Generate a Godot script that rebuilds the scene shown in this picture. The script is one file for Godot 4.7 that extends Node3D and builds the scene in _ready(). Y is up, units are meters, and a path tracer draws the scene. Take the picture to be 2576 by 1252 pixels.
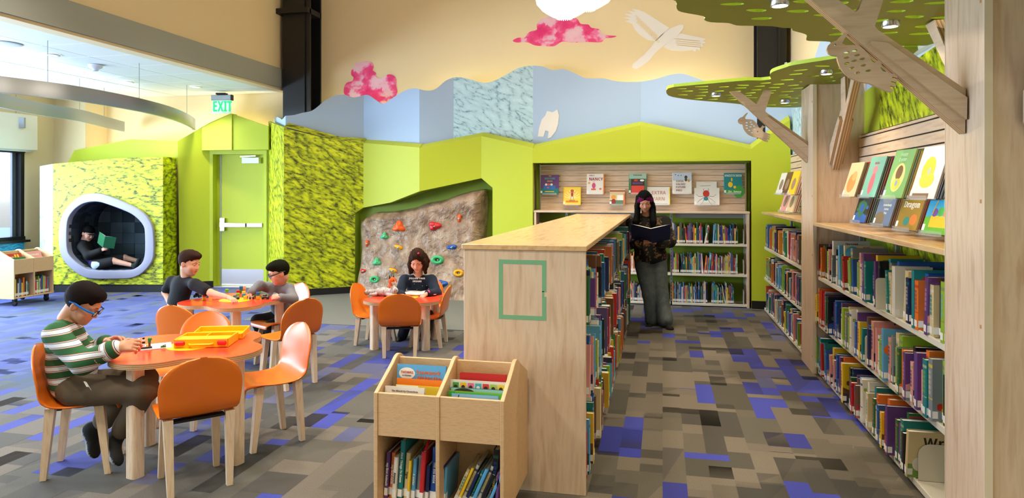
extends Node3D
# A children's library: reading tables, plywood trees over the book aisle, a climbing rock and a reading nook in a wall of green hills.
# Axes: -z runs down the book aisle, x to the right of it, y up; metres; the camera stands at the origin, 1.54 m up.
var M := {}
var taken := {}
var rng := RandomNumberGenerator.new()

func _ready() -> void:
	rng.seed = 7
	# ---- camera, sky, lights, exposure ----
	var cam := Camera3D.new()
	cam.name = "camera"
	cam.projection = Camera3D.PROJECTION_FRUSTUM
	cam.near = 0.05
	cam.far = 100.0
	cam.size = 2.0 * 0.05 * 626.0 / 1717.0
	cam.frustum_offset = Vector2(0, -0.05 * 145.0 / 1717.0)
	cam.position = Vector3(0, 1.54, 0)
	cam.rotation.y = deg_to_rad(12.4475)
	add_child(cam)
	cam.current = true
	var env := Environment.new()
	env.background_mode = Environment.BG_SKY
	var sky := Sky.new()
	var sm := ProceduralSkyMaterial.new()
	sm.sky_top_color = Color(0.62, 0.76, 0.95)
	sm.sky_horizon_color = Color(0.9, 0.94, 1.0)
	sm.ground_horizon_color = Color(0.75, 0.76, 0.76)
	sm.ground_bottom_color = Color(0.5, 0.5, 0.5)
	sm.sky_energy_multiplier = 2.2
	sm.ground_energy_multiplier = 1.6
	sky.sky_material = sm
	env.sky = sky
	env.tonemap_mode = Environment.TONE_MAPPER_LINEAR
	env.tonemap_exposure = 0.8
	env.sdfgi_enabled = true
	env.ssao_enabled = true
	env.ssil_enabled = true
	var we := WorldEnvironment.new()
	we.name = "surroundings"
	we.environment = env
	add_child(we)
	lights()
	make_materials()
	# ---- the room ----
	shell()
	carpet()
	hills()
	nook()
	rock_wall()
	# ---- the fittings and furniture ----
	fittings()
	bookcases()
	trees()
	tables_and_chairs()
	kiosks()
	books()
	toys()
	people()

# ================= helpers =================
func numbered(called: String) -> String:
	if not taken.has(called):
		taken[called] = 0
		return called
	taken[called] += 1
	return "%s_%03d" % [called, taken[called]]

func tag(o: Node3D, label := "", category := "", group := "", kind := "") -> Node3D:
	if label: o.set_meta("label", label)
	if category: o.set_meta("category", category)
	if group: o.set_meta("group", group)
	if kind: o.set_meta("kind", kind)
	return o

func thing(called: String, label: String, category: String, at := Vector3.ZERO, turn := 0.0, group := "") -> Node3D:
	var o := Node3D.new()
	o.name = numbered(called)
	add_child(o)
	o.position = at
	o.rotation.y = turn
	tag(o, label, category, group)
	return o

# one named mesh under parent; at top level it gets a number of its own
func obj(called: String, mesh: Mesh, material: Material, parent: Node3D = self, at := Transform3D.IDENTITY) -> MeshInstance3D:
	var o := MeshInstance3D.new()
	o.name = numbered(called) if parent == self else called
	o.mesh = mesh
	if material: o.material_override = material
	o.transform = at
	parent.add_child(o, true)
	return o

func struct(called: String, mesh: Mesh, material: Material, parent: Node3D = self, at := Transform3D.IDENTITY) -> MeshInstance3D:
	var o := obj(called, mesh, material, parent, at)
	if parent == self: o.set_meta("kind", "structure")
	return o

func sgroup(called: String) -> Node3D:
	var o := Node3D.new()
	o.name = numbered(called)
	o.set_meta("kind", "structure")
	add_child(o)
	return o

func T(at: Vector3, turn := 0.0, tilt := 0.0, roll := 0.0) -> Transform3D:
	return Transform3D(Basis.from_euler(Vector3(tilt, turn, roll)), at)

# Collects flat and smooth faces; corners run counter-clockwise seen from outside and are written clockwise, as Godot wants.
class B:
	var v := PackedVector3Array()
	var n := PackedVector3Array()
	var uv := PackedVector2Array()
	var c := PackedColorArray()
	var ix := PackedInt32Array()
	var tint = null
	func pt(p: Vector3, nn: Vector3, t := Vector2.ZERO) -> int:
		v.push_back(p)
		n.push_back(nn)
		uv.push_back(t)
		if tint != null: c.push_back(tint)
		return v.size() - 1
	func tri(a: Vector3, b: Vector3, d: Vector3, ta := Vector2.ZERO, tb := Vector2.ZERO, td := Vector2.ZERO) -> void:
		var nn := (b - a).cross(d - a).normalized()
		var i := pt(a, nn, ta)
		pt(b, nn, tb)
		pt(d, nn, td)
		ix.append_array([i, i + 2, i + 1])
	func quad(a: Vector3, b: Vector3, d: Vector3, e: Vector3, ta := Vector2(0, 1), tb := Vector2(1, 1), td := Vector2(1, 0), te := Vector2(0, 0)) -> void:
		var nn := (d - a).cross(e - b).normalized()
		var i := pt(a, nn, ta)
		pt(b, nn, tb)
		pt(d, nn, td)
		pt(e, nn, te)
		ix.append_array([i, i + 2, i + 1, i, i + 3, i + 2])
	# a box with chamfered edges
	func box(at: Vector3, s: Vector3, bev := 0.0, xf := Transform3D.IDENTITY) -> void:
		var h := s / 2
		var b := minf(bev, minf(h.x, minf(h.y, h.z)) * 0.9)
		for ax in 3:
			var a1 := (ax + 1) % 3
			var a2 := (ax + 2) % 3
			for sg in [-1.0, 1.0]:
				var p := []
				for q in [[-1, -1], [1, -1], [1, 1], [-1, 1]]:
					var w := Vector3.ZERO
					w[ax] = sg * h[ax]
					w[a1] = q[0] * (h[a1] - b)
					w[a2] = q[1] * (h[a2] - b)
					p.append(xf * (at + w))
				if sg < 0: p.reverse()
				quad(p[0], p[1], p[2], p[3])
		if b <= 0.0: return
		for ax in 3:
			var a1 := (ax + 1) % 3
			var a2 := (ax + 2) % 3
			for s1 in [-1.0, 1.0]:
				for s2 in [-1.0, 1.0]:
					var p := []
					for q in [[-1, 0], [1, 0], [1, 1], [-1, 1]]:
						var w := Vector3.ZERO
						w[ax] = q[0] * (h[ax] - b)
						w[a1] = s1 * (h[a1] - b * q[1])
						w[a2] = s2 * (h[a2] - b * (1 - q[1]))
						p.append(xf * (at + w))
					if s1 * s2 > 0: p.reverse()
					quad(p[0], p[1], p[2], p[3])
		for s0 in [-1.0, 1.0]:
			for s1 in [-1.0, 1.0]:
				for s2 in [-1.0, 1.0]:
					var p: Array[Vector3] = [Vector3(s0 * h.x, s1 * (h.y - b), s2 * (h.z - b)), Vector3(s0 * (h.x - b), s1 * h.y, s2 * (h.z - b)), Vector3(s0 * (h.x - b), s1 * (h.y - b), s2 * h.z)]
					if s0 * s1 * s2 < 0: p.reverse()
					tri(xf * (at + p[0]), xf * (at + p[1]), xf * (at + p[2]))
	# a flat outline in the xy plane given thickness along z; sides may go to a second collector
	func extrude(outline: PackedVector2Array, z0: float, z1: float, xf := Transform3D.IDENTITY, sides: B = null, bev := 0.0) -> void:
		var o := outline.duplicate()
		if Geometry2D.is_polygon_clockwise(o): o.reverse()
		var side: B = sides if sides else self
		var m := o.size()
		var inner := o.duplicate()
		if bev > 0.0:
			for i in m:
				var e0 := (o[i] - o[(i + m - 1) % m]).normalized()
				var e1 := (o[(i + 1) % m] - o[i]).normalized()
				var nn := Vector2(-(e0.y + e1.y), e0.x + e1.x).normalized()
				inner[i] = o[i] + nn * bev
		var f := Geometry2D.triangulate_polygon(inner)
		for i in range(0, f.size(), 3):
			var a := inner[f[i]]
			var b := inner[f[i + 1]]
			var d := inner[f[i + 2]]
			if (b - a).cross(d - a) < 0:
				var q := b
				b = d
				d = q
			tri(xf * Vector3(a.x, a.y, z1), xf * Vector3(b.x, b.y, z1), xf * Vector3(d.x, d.y, z1), a, b, d)
			tri(xf * Vector3(a.x, a.y, z0), xf * Vector3(d.x, d.y, z0), xf * Vector3(b.x, b.y, z0), a, d, b)
		var run := 0.0
		for i in m:
			var a := o[i]
			var b := o[(i + 1) % m]
			var l := a.distance_to(b)
			side.quad(xf * Vector3(a.x, a.y, z0 + bev), xf * Vector3(b.x, b.y, z0 + bev), xf * Vector3(b.x, b.y, z1 - bev), xf * Vector3(a.x, a.y, z1 - bev), Vector2(run, 0), Vector2(run + l, 0), Vector2(run + l, 1), Vector2(run, 1))
			if bev > 0.0:
				var p := inner[i]
				var q := inner[(i + 1) % m]
				side.quad(xf * Vector3(a.x, a.y, z1 - bev), xf * Vector3(b.x, b.y, z1 - bev), xf * Vector3(q.x, q.y, z1), xf * Vector3(p.x, p.y, z1))
				side.quad(xf * Vector3(p.x, p.y, z0), xf * Vector3(q.x, q.y, z0), xf * Vector3(b.x, b.y, z0 + bev), xf * Vector3(a.x, a.y, z0 + bev))
			run += l
	# a smooth sheet of nu x nv points; fn(u, v) gives each point, u and v from 0 to 1
	func sheet(nu: int, nv: int, fn: Callable, flip := false) -> void:
		var base := v.size()
		for j in nv + 1:
			for i in nu + 1:
				var a := float(i) / nu
				var b := float(j) / nv
				pt(fn.call(a, b), Vector3.ZERO, Vector2(a, b))
		for j in nv:
			for i in nu:
				var p := base + j * (nu + 1) + i
				var q := [p, p + 1, p + nu + 2, p + nu + 1]
				var fn2 := (v[q[1]] - v[q[0]]).cross(v[q[3]] - v[q[0]]) + (v[q[3]] - v[q[2]]).cross(v[q[1]] - v[q[2]])
				if flip: fn2 = -fn2
				for k in q: n[k] += fn2
				if flip: ix.append_array([p, p + 1, p + nu + 2, p, p + nu + 2, p + nu + 1])
				else: ix.append_array([p, p + nu + 2, p + 1, p, p + nu + 1, p + nu + 2])
		# seams that close on themselves share their normals
		for j in nv + 1:
			var a := base + j * (nu + 1)
			var b := a + nu
			if v[a].is_equal_approx(v[b]):
				n[a] += n[b]
				n[b] = n[a]
		for i in nu + 1:
			var a := base + i
			var b := base + nv * (nu + 1) + i
			if v[a].is_equal_approx(v[b]):
				n[a] += n[b]
				n[b] = n[a]
		for k in range(base, v.size()): n[k] = n[k].normalized() if n[k].length_squared() > 1e-20 else Vector3.UP
	func lathe(prof: Array, seg: int, xf := Transform3D.IDENTITY) -> void:
		sheet(seg, prof.size() - 1, func(a: float, b: float) -> Vector3:
			var p: Vector2 = prof[roundi(b * (prof.size() - 1))]
			return xf * Vector3(p.x * cos(TAU * a), p.y, -p.x * sin(TAU * a)))
	func tube(path: Array, r0: float, r1: float, seg := 8, squash := 1.0) -> void:
		var m := path.size() - 1
		sheet(seg, m, func(a: float, b: float) -> Vector3:
			var i := roundi(b * m)
			var d: Vector3 = (path[mini(i + 1, m)] - path[maxi(i - 1, 0)]).normalized()
			var s := d.cross(Vector3.UP if absf(d.y) < 0.95 else Vector3.RIGHT).normalized()
			var t := s.cross(d)
			return path[i] + (s * cos(TAU * a) + t * sin(TAU * a) * squash) * lerpf(r0, r1, b))
		for e in [0, m]:
			var d: Vector3 = (path[mini(e + 1, m)] - path[maxi(e - 1, 0)]).normalized()
			var s := d.cross(Vector3.UP if absf(d.y) < 0.95 else Vector3.RIGHT).normalized()
			var t := s.cross(d)
			var r := r0 if e == 0 else r1
			for k in seg:
				var p: Vector3 = path[e] + (s * cos(TAU * k / seg) + t * sin(TAU * k / seg) * squash) * r
				var q: Vector3 = path[e] + (s * cos(TAU * (k + 1) / seg) + t * sin(TAU * (k + 1) / seg) * squash) * r
				if e == 0: tri(path[e], p, q)
				else: tri(path[e], q, p)
	func ball(at: Vector3, r: Vector3, seg := 12, xf := Transform3D.IDENTITY) -> void:
		sheet(seg, seg / 2 + 1, func(a: float, b: float) -> Vector3: return xf * (at + Vector3(sin(PI * (1 - b)) * cos(TAU * a), cos(PI * (1 - b)), -sin(PI * (1 - b)) * sin(TAU * a)) * r))
	func add_to(m: ArrayMesh) -> ArrayMesh:
		if v.is_empty(): return m
		var s := []
		s.resize(Mesh.ARRAY_MAX)
		s[Mesh.ARRAY_VERTEX] = v
		s[Mesh.ARRAY_NORMAL] = n
		s[Mesh.ARRAY_TEX_UV] = uv
		if c.size() == v.size(): s[Mesh.ARRAY_COLOR] = c
		s[Mesh.ARRAY_INDEX] = ix
		m.add_surface_from_arrays(Mesh.PRIMITIVE_TRIANGLES, s)
		return m
	func mesh() -> ArrayMesh:
		return add_to(ArrayMesh.new())

var box_cache := {}
func boxm(s: Vector3, bev := 0.0, at := Vector3.ZERO) -> ArrayMesh:
	var k := [s, bev, at]
	if not box_cache.has(k):
		var b := B.new()
		b.box(at, s, bev)
		box_cache[k] = b.mesh()
	return box_cache[k]

func pbox(called: String, parent: Node3D, m: Material, at: Vector3, s: Vector3, bev := 0.0, turn := 0.0, tilt := 0.0, roll := 0.0) -> MeshInstance3D:
	return struct(called, boxm(s, bev), m, parent, T(at, turn, tilt, roll))

# a solid outline with holes: each hole is joined to the outline by a hair-thin bridge, then the whole is cut into triangles
func bridge(outline: PackedVector2Array, holes: Array) -> PackedVector2Array:
	var o := outline.duplicate()
	if Geometry2D.is_polygon_clockwise(o): o.reverse()
	var left := []
	for h in holes:
		var k: PackedVector2Array = h.duplicate()
		if not Geometry2D.is_polygon_clockwise(k): k.reverse()
		left.append(k)
	left.sort_custom(func(x, y): return far_x(x) > far_x(y))
	for n in left.size():
		var h: PackedVector2Array = left[n]
		var cand := []
		for j in h.size():
			for i in o.size(): cand.append(Vector3(o[i].distance_squared_to(h[j]), i, j))
		cand.sort_custom(func(x, y): return x.x < y.x)
		for c in cand:
			var i := int(c.y)
			var j := int(c.z)
			var p := o[i].lerp(h[j], 0.001)
			var q := o[i].lerp(h[j], 0.999)
			var ok := true
			for poly in [o] + left.slice(n):
				for e in poly.size():
					if Geometry2D.segment_intersects_segment(p, q, poly[e], poly[(e + 1) % poly.size()]) != null:
						ok = false
						break
				if not ok: break
			if not ok: continue
			# stay inside the corner of the outline
			var e0 := o[i] - o[(i + o.size() - 1) % o.size()]
			var e1 := o[(i + 1) % o.size()] - o[i]
			var d := h[j] - o[i]
			var inside := e0.cross(d) > 0 and e1.cross(d) > 0 if e0.cross(e1) > 0 else e0.cross(d) > 0 or e1.cross(d) > 0
			if not inside: continue
			var s := Vector2(-d.y, d.x).normalized() * 2e-5
			var m := PackedVector2Array()
			for k in i: m.append(o[k])
			m.append(o[i] + s)
			m.append(h[j] + s)
			for k in range(1, h.size()): m.append(h[(j + k) % h.size()])
			m.append(h[j] - s)
			m.append(o[i] - s)
			for k in range(i + 1, o.size()): m.append(o[k])
			o = m
			break
	return o

func far_x(p: PackedVector2Array) -> float:
	var x := -1e9
	for q in p: x = maxf(x, q.x)
	return x

func cut_plate(outline: PackedVector2Array, holes: Array, z0: float, z1: float, side_faces := true) -> ArrayMesh:
	var b := B.new()
	var s := B.new()
	var o := bridge(outline, holes)
	var f := Geometry2D.triangulate_polygon(o)
	if f.is_empty(): print("a plate with holes could not be cut")
	for i in range(0, f.size(), 3):
		var p := [o[f[i]], o[f[i + 1]], o[f[i + 2]]]
		if (p[1] - p[0]).cross(p[2] - p[0]) < 0: p.reverse()
		b.tri(Vector3(p[0].x, p[0].y, z1), Vector3(p[1].x, p[1].y, z1), Vector3(p[2].x, p[2].y, z1), p[0], p[1], p[2])
		b.tri(Vector3(p[0].x, p[0].y, z0), Vector3(p[2].x, p[2].y, z0), Vector3(p[1].x, p[1].y, z0), p[0], p[2], p[1])
	for k in holes.size() + 1:
		var r: PackedVector2Array = (outline if k == 0 else holes[k - 1]).duplicate()
		if Geometry2D.is_polygon_clockwise(r) == (k == 0): r.reverse()
		var run := 0.0
		for i in r.size():
			var p := r[i]
			var q := r[(i + 1) % r.size()]
			s.quad(Vector3(p.x, p.y, z0), Vector3(q.x, q.y, z0), Vector3(q.x, q.y, z1), Vector3(p.x, p.y, z1), Vector2(run, 0), Vector2(run + p.distance_to(q), 0), Vector2(run + p.distance_to(q), 1), Vector2(run, 1))
			run += p.distance_to(q)
	return s.add_to(b.mesh())

func smooth_line(pts: Array, n := 6, closed := false) -> PackedVector2Array:
	var out := PackedVector2Array()
	var m := pts.size()
	var last := m if closed else m - 1
	for i in last:
		var p0: Vector2 = pts[(i + m - 1) % m] if closed or i > 0 else pts[i]
		var p1: Vector2 = pts[i]
		var p2: Vector2 = pts[(i + 1) % m]
		var p3: Vector2 = pts[(i + 2) % m] if closed or i + 2 < m else pts[mini(i + 1, m - 1)]
		for k in n: out.append(p1.cubic_interpolate(p2, p0, p3, float(k) / n))
	if not closed: out.append(pts[m - 1])
	return out

func text_mesh(t: String, h: float, bold := true, serif := false, depth := 0.0006) -> TextMesh:
	var f := SystemFont.new()
	f.font_names = ["Droid Serif" if serif else "Droid Sans"]
	f.font_weight = 700 if bold else 400
	var tm := TextMesh.new()
	tm.text = t
	tm.font = f
	tm.font_size = 32
	tm.pixel_size = h / 32.0
	tm.depth = depth
	tm.curve_step = 4.0
	return tm

# ---- materials ----
func mat(key: String, col: Color, rough := 0.6, metal := 0.0) -> StandardMaterial3D:
	if M.has(key): return M[key]
	var m := StandardMaterial3D.new()
	m.resource_name = key
	m.albedo_color = col
	m.roughness = rough
	m.metallic = metal
	M[key] = m
	return m

func noise_tex(seed_: int, freq: float, ramp: Array, size := 512, fractal := FastNoiseLite.FRACTAL_FBM, oct := 4, warp := 0.0) -> NoiseTexture2D:
	var f := FastNoiseLite.new()
	f.seed = seed_
	f.noise_type = FastNoiseLite.TYPE_SIMPLEX_SMOOTH
	f.frequency = freq
	f.fractal_type = fractal
	f.fractal_octaves = oct
	if warp > 0.0:
		f.domain_warp_enabled = true
		f.domain_warp_amplitude = warp
		f.domain_warp_frequency = freq * 1.5
	var t := NoiseTexture2D.new()
	t.width = size
	t.height = size
	t.seamless = true
	t.noise = f
	if ramp:
		var g := Gradient.new()
		var off := PackedFloat32Array()
		var cc := PackedColorArray()
		for r in ramp:
			off.append(r[0])
			cc.append(r[1])
		g.offsets = off
		g.colors = cc
		t.color_ramp = g
	return t

func grained(key: String, col: Color, t: Texture2D, s: Vector3, rough := 0.45) -> StandardMaterial3D:
	var m := mat(key, col, rough)
	m.albedo_texture = t
	m.uv1_triplanar = true
	m.uv1_scale = s
	m.uv1_triplanar_sharpness = 8.0
	return m

func vcol(key: String, rough := 0.6) -> StandardMaterial3D:
	var m := mat(key, Color.WHITE, rough)
	m.vertex_color_use_as_albedo = true
	return m

func lin(c: Color) -> Color:
	return c.srgb_to_linear()

# ================= materials =================
func make_materials() -> void:
	mat("cream", Color(0.92, 0.84, 0.66), 0.75)
	mat("lime", Color(0.74, 0.79, 0.17), 0.55)
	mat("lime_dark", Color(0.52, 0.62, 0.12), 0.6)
	mat("sky_blue", Color(0.68, 0.78, 0.89), 0.6)
	mat("white_paint", Color(0.92, 0.92, 0.9), 0.6)
	mat("tile", Color(0.9, 0.92, 0.88), 0.85)
	mat("grid", Color(0.62, 0.64, 0.6), 0.6)
	mat("steel_black", Color(0.075, 0.075, 0.085), 0.45)
	mat("base_black", Color(0.06, 0.065, 0.075), 0.5)
	mat("window_frame", Color(0.1, 0.1, 0.11), 0.4, 0.3)
	mat("aluminium", Color(0.62, 0.65, 0.69), 0.32, 0.8)
	mat("brushed", Color(0.8, 0.77, 0.76), 0.3, 0.85)
	mat("chrome", Color(0.75, 0.76, 0.78), 0.18, 1.0)
	mat("nook_grey", Color(0.6, 0.6, 0.68), 0.4)
	mat("shelf_metal", Color(0.88, 0.86, 0.8), 0.4)
	mat("upright_grey", Color(0.6, 0.62, 0.62), 0.4, 0.4)
	mat("orange", Color(0.93, 0.47, 0.1), 0.3)
	mat("table_red", Color(0.93, 0.27, 0.15), 0.22)
	mat("table_yellow", Color(0.98, 0.78, 0.1), 0.25)
	mat("black_plastic", Color(0.03, 0.03, 0.035), 0.45)
	mat("canopy_green", Color(0.55, 0.58, 0.16), 0.5)
	mat("canopy_edge", Color(0.72, 0.85, 0.2), 0.45)
	mat("paper", Color(0.93, 0.91, 0.86), 0.8)
	mat("label_white", Color(0.94, 0.94, 0.93), 0.5)
	mat("tape_green", Color(0.47, 0.7, 0.53), 0.6)
	mat("white_plastic", Color(0.93, 0.93, 0.92), 0.35)
	mat("print_white", Color(0.93, 0.91, 0.88), 0.7)
	mat("case_yellow", Color(0.99, 0.75, 0.05), 0.3)
	mat("case_red", Color(0.85, 0.12, 0.17), 0.3)
	mat("wire", Color(0.55, 0.56, 0.56), 0.4, 0.7)
	vcol("painted", 0.5)
	vcol("skin", 0.55).subsurf_scatter_enabled = true
	M["skin"].subsurf_scatter_strength = 0.03
	vcol("cloth", 0.85)
	vcol("hair", 0.8).metallic_specular = 0.25
	var glass := mat("glass", Color(0.9, 0.95, 1.0, 0.06), 0.05)
	glass.transparency = BaseMaterial3D.TRANSPARENCY_ALPHA
	var acrylic := mat("acrylic", Color(0.95, 0.97, 1.0, 0.12), 0.08)
	acrylic.transparency = BaseMaterial3D.TRANSPARENCY_ALPHA
	# maple, with the grain along one axis or another
	var grain := noise_tex(3, 0.012, [[0.0, Color(0.9, 0.86, 0.82)], [0.45, Color(1, 1, 1)], [0.7, Color(0.97, 0.95, 0.93)], [1.0, Color(0.86, 0.8, 0.74)]], 512, FastNoiseLite.FRACTAL_FBM, 5, 30.0)
	var maple := Color(0.88, 0.785, 0.68)
	grained("maple_y", maple, grain, Vector3(2.4, 0.28, 2.4), 0.42)
	grained("maple_x", maple, grain, Vector3(0.28, 2.4, 2.4), 0.42)
	grained("maple_z", maple, grain, Vector3(2.4, 2.4, 0.28), 0.3)
	grained("top_z", Color(0.87, 0.73, 0.54), grain, Vector3(2.2, 2.2, 0.25), 0.22)
	grained("leg_wood", Color(0.9, 0.81, 0.7), grain, Vector3(5.0, 0.6, 5.0), 0.4)
	grained("kiosk_wood", Color(0.87, 0.72, 0.54), noise_tex(9, 0.02, [[0.0, Color(0.93, 0.9, 0.87)], [0.5, Color(1, 1, 1)], [1.0, Color(0.92, 0.88, 0.84)]]), Vector3(1.2, 9.0, 1.2), 0.4)
	var ply := GradientTexture2D.new()
	ply.width = 8
	ply.height = 128
	ply.fill_from = Vector2(0, 0)
	ply.fill_to = Vector2(0, 1)
	var g := Gradient.new()
	g.interpolation_mode = Gradient.GRADIENT_INTERPOLATE_CONSTANT
	var off := PackedFloat32Array()
	var cc := PackedColorArray()
	for i in 9:
		off.append(i / 9.0)
		cc.append([Color(0.84, 0.7, 0.52), Color(0.58, 0.44, 0.3), Color(0.76, 0.62, 0.44)][i % 3])
	g.offsets = off
	g.colors = cc
	ply.gradient = g
	mat("ply_edge", Color.WHITE, 0.5).albedo_texture = ply
	# printed photographs of rock on the wall panels
	var cracks := [[0.0, Color(0.98, 0.98, 0.3)], [0.3, Color(0.9, 0.93, 0.16)], [0.55, Color(0.78, 0.83, 0.1)], [0.76, Color(0.62, 0.66, 0.08)], [0.86, Color(0.34, 0.34, 0.06)], [0.93, Color(0.14, 0.13, 0.05)], [1.0, Color(0.08, 0.07, 0.03)]]
	var rock := noise_tex(21, 0.0075, cracks, 1024, FastNoiseLite.FRACTAL_RIDGED, 6, 55.0)
	var fine := noise_tex(22, 0.045, [[0.0, Color(0.35, 0.33, 0.25)], [0.3, Color(0.8, 0.8, 0.75)], [0.55, Color(1, 1, 1)], [1.0, Color(1, 1, 1)]], 512, FastNoiseLite.FRACTAL_FBM, 5)
	for k in ["rock_green", "rock_sun", "rock_deep"]:
		var m := mat(k, {"rock_green": Color(0.97, 0.98, 0.72), "rock_sun": Color(1, 1, 0.85), "rock_deep": Color(0.93, 0.95, 0.6)}[k], 0.55)
		m.albedo_texture = rock
		m.uv1_scale = Vector3(0.34, 0.85, 1)
		m.detail_enabled = true
		m.detail_blend_mode = BaseMaterial3D.BLEND_MODE_MUL
		m.detail_albedo = fine
		m.detail_uv_layer = BaseMaterial3D.DETAIL_UV_1
	var pale := [[0.0, Color(0.86, 0.93, 0.95)], [0.6, Color(0.76, 0.85, 0.88)], [0.8, Color(0.66, 0.76, 0.8)], [0.92, Color(0.42, 0.51, 0.56)], [1.0, Color(0.3, 0.38, 0.43)]]
	var rb := mat("rock_blue", Color(0.95, 1, 1), 0.6)
	rb.albedo_texture = noise_tex(31, 0.0075, pale, 1024, FastNoiseLite.FRACTAL_RIDGED, 5, 50.0)
	rb.uv1_scale = Vector3(0.45, 0.95, 1)
	var fade := mat("rock_fade", Color(0.97, 1, 0.95), 0.6)
	fade.albedo_texture = noise_tex(35, 0.008, [[0.0, Color(0.9, 0.98, 0.86)], [0.65, Color(0.82, 0.95, 0.8)], [0.88, Color(0.68, 0.82, 0.66)], [1.0, Color(0.45, 0.55, 0.42)]], 512, FastNoiseLite.FRACTAL_RIDGED, 5, 40.0)
	fade.uv1_scale = Vector3(0.5, 0.95, 1)
	# moulded concrete of the climbing wall
	var cr := mat("climb_rock", Color(1, 1, 1), 0.33)
	cr.albedo_texture = noise_tex(41, 0.012, [[0.0, Color(0.42, 0.33, 0.25)], [0.4, Color(0.56, 0.46, 0.37)], [0.65, Color(0.66, 0.56, 0.46)], [1.0, Color(0.76, 0.69, 0.6)]], 512, FastNoiseLite.FRACTAL_FBM, 5, 30.0)
	cr.uv1_triplanar = true
	cr.uv1_scale = Vector3(0.6, 0.6, 0.6)
	cr.heightmap_enabled = true
	cr.heightmap_scale = 2.2
	cr.heightmap_texture = noise_tex(42, 0.02, [], 512, FastNoiseLite.FRACTAL_RIDGED, 6, 40.0)
	# floor coverings
	var cp := mat("carpet", Color.WHITE, 0.95)
	cp.vertex_color_use_as_albedo = true
	cp.albedo_texture = noise_tex(51, 0.22, [[0.0, Color(0.55, 0.55, 0.55)], [0.5, Color(0.86, 0.86, 0.86)], [1.0, Color(1, 1, 1)]], 512, FastNoiseLite.FRACTAL_FBM, 3)
	cp.uv1_scale = Vector3(2.4, 1.1, 1)
	cp.rim_enabled = true
	cp.rim = 0.25
	var rub := mat("speckle", Color.WHITE, 0.8)
	rub.albedo_texture = noise_tex(52, 0.3, [[0.0, Color(0.16, 0.17, 0.16)], [0.42, Color(0.36, 0.37, 0.35)], [0.6, Color(0.5, 0.5, 0.48)], [1.0, Color(0.75, 0.75, 0.72)]], 512, FastNoiseLite.FRACTAL_FBM, 2)
	rub.uv1_triplanar = true
	rub.uv1_scale = Vector3(1.1, 1.1, 1.1)
	# watercolour of the printed clouds
	var pk := mat("pink_cloud", Color.WHITE, 0.7)
	pk.albedo_texture = noise_tex(61, 0.006, [[0.0, Color(0.88, 0.12, 0.42)], [0.4, Color(0.93, 0.3, 0.52)], [0.5, Color(0.95, 0.5, 0.66)], [0.58, Color(0.93, 0.72, 0.78)], [1.0, Color(0.95, 0.8, 0.82)]], 512, FastNoiseLite.FRACTAL_FBM, 4, 60.0)
	pk.uv1_scale = Vector3(0.7, 0.9, 1)
	# carpet lining of the nook
	var nk := mat("nook_lining", Color.WHITE, 0.95)
	nk.vertex_color_use_as_albedo = true

func lights() -> void:
	# the hall's ceiling downlights, high above the picture
	for p in [[-4.5, -4.2, 13.0], [-2.5, -3.3, 13.0], [-3.7, -7.0, 13.0], [-1.7, -6.4, 13.0], [-3.3, -1.0, 12.0], [-0.8, -1.0, 12.0], [0.0, -8.1, 9.0]]:
		var a := SpotLight3D.new()
		a.name = "ceiling_downlight"
		a.spot_angle = 50
		a.spot_angle_attenuation = 0.6
		a.spot_range = 16
		a.spot_attenuation = 2
		a.light_size = 0.22
		a.position = Vector3(p[0], 5.1, p[1])
		a.rotation.x = -PI / 2
		a.light_color = Color(1.0, 0.96, 0.9)
		a.light_energy = p[2]
		a.shadow_enabled = true
		add_child(a, true)
	# a narrow track light above the leaf canopies throws their holes onto the aisle
	var t := SpotLight3D.new()
	t.name = "track_light"
	t.spot_angle = 42
	t.spot_range = 16
	t.spot_attenuation = 2
	t.light_size = 0.05
	t.position = Vector3(1.1, 5.1, -4.9)
	t.rotation.x = -PI / 2
	t.light_color = Color(1.0, 0.93, 0.82)
	t.light_energy = 16.0
	t.shadow_enabled = true
	add_child(t)
	# daylight at the windows of the left wall that lie outside the picture
	for z in [-6.6, -3.2, 0.4]:
		var a := AreaLight3D.new()
		a.name = "window_daylight"
		a.area_size = Vector2(2.6, 1.3)
		a.position = Vector3(-9.85, 1.5, z)
		a.rotation.y = -PI / 2
		a.light_color = Color(0.82, 0.91, 1.0)
		a.light_energy = 42.0
		a.shadow_enabled = true
		add_child(a, true)

# ================= the room =================
func wallbox(called: String, m: Material, lo: Vector3, hi: Vector3, parent: Node3D = self) -> MeshInstance3D:
	var b := B.new()
	b.box((lo + hi) / 2, hi - lo)
	return struct(called, b.mesh(), m, parent)

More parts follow.
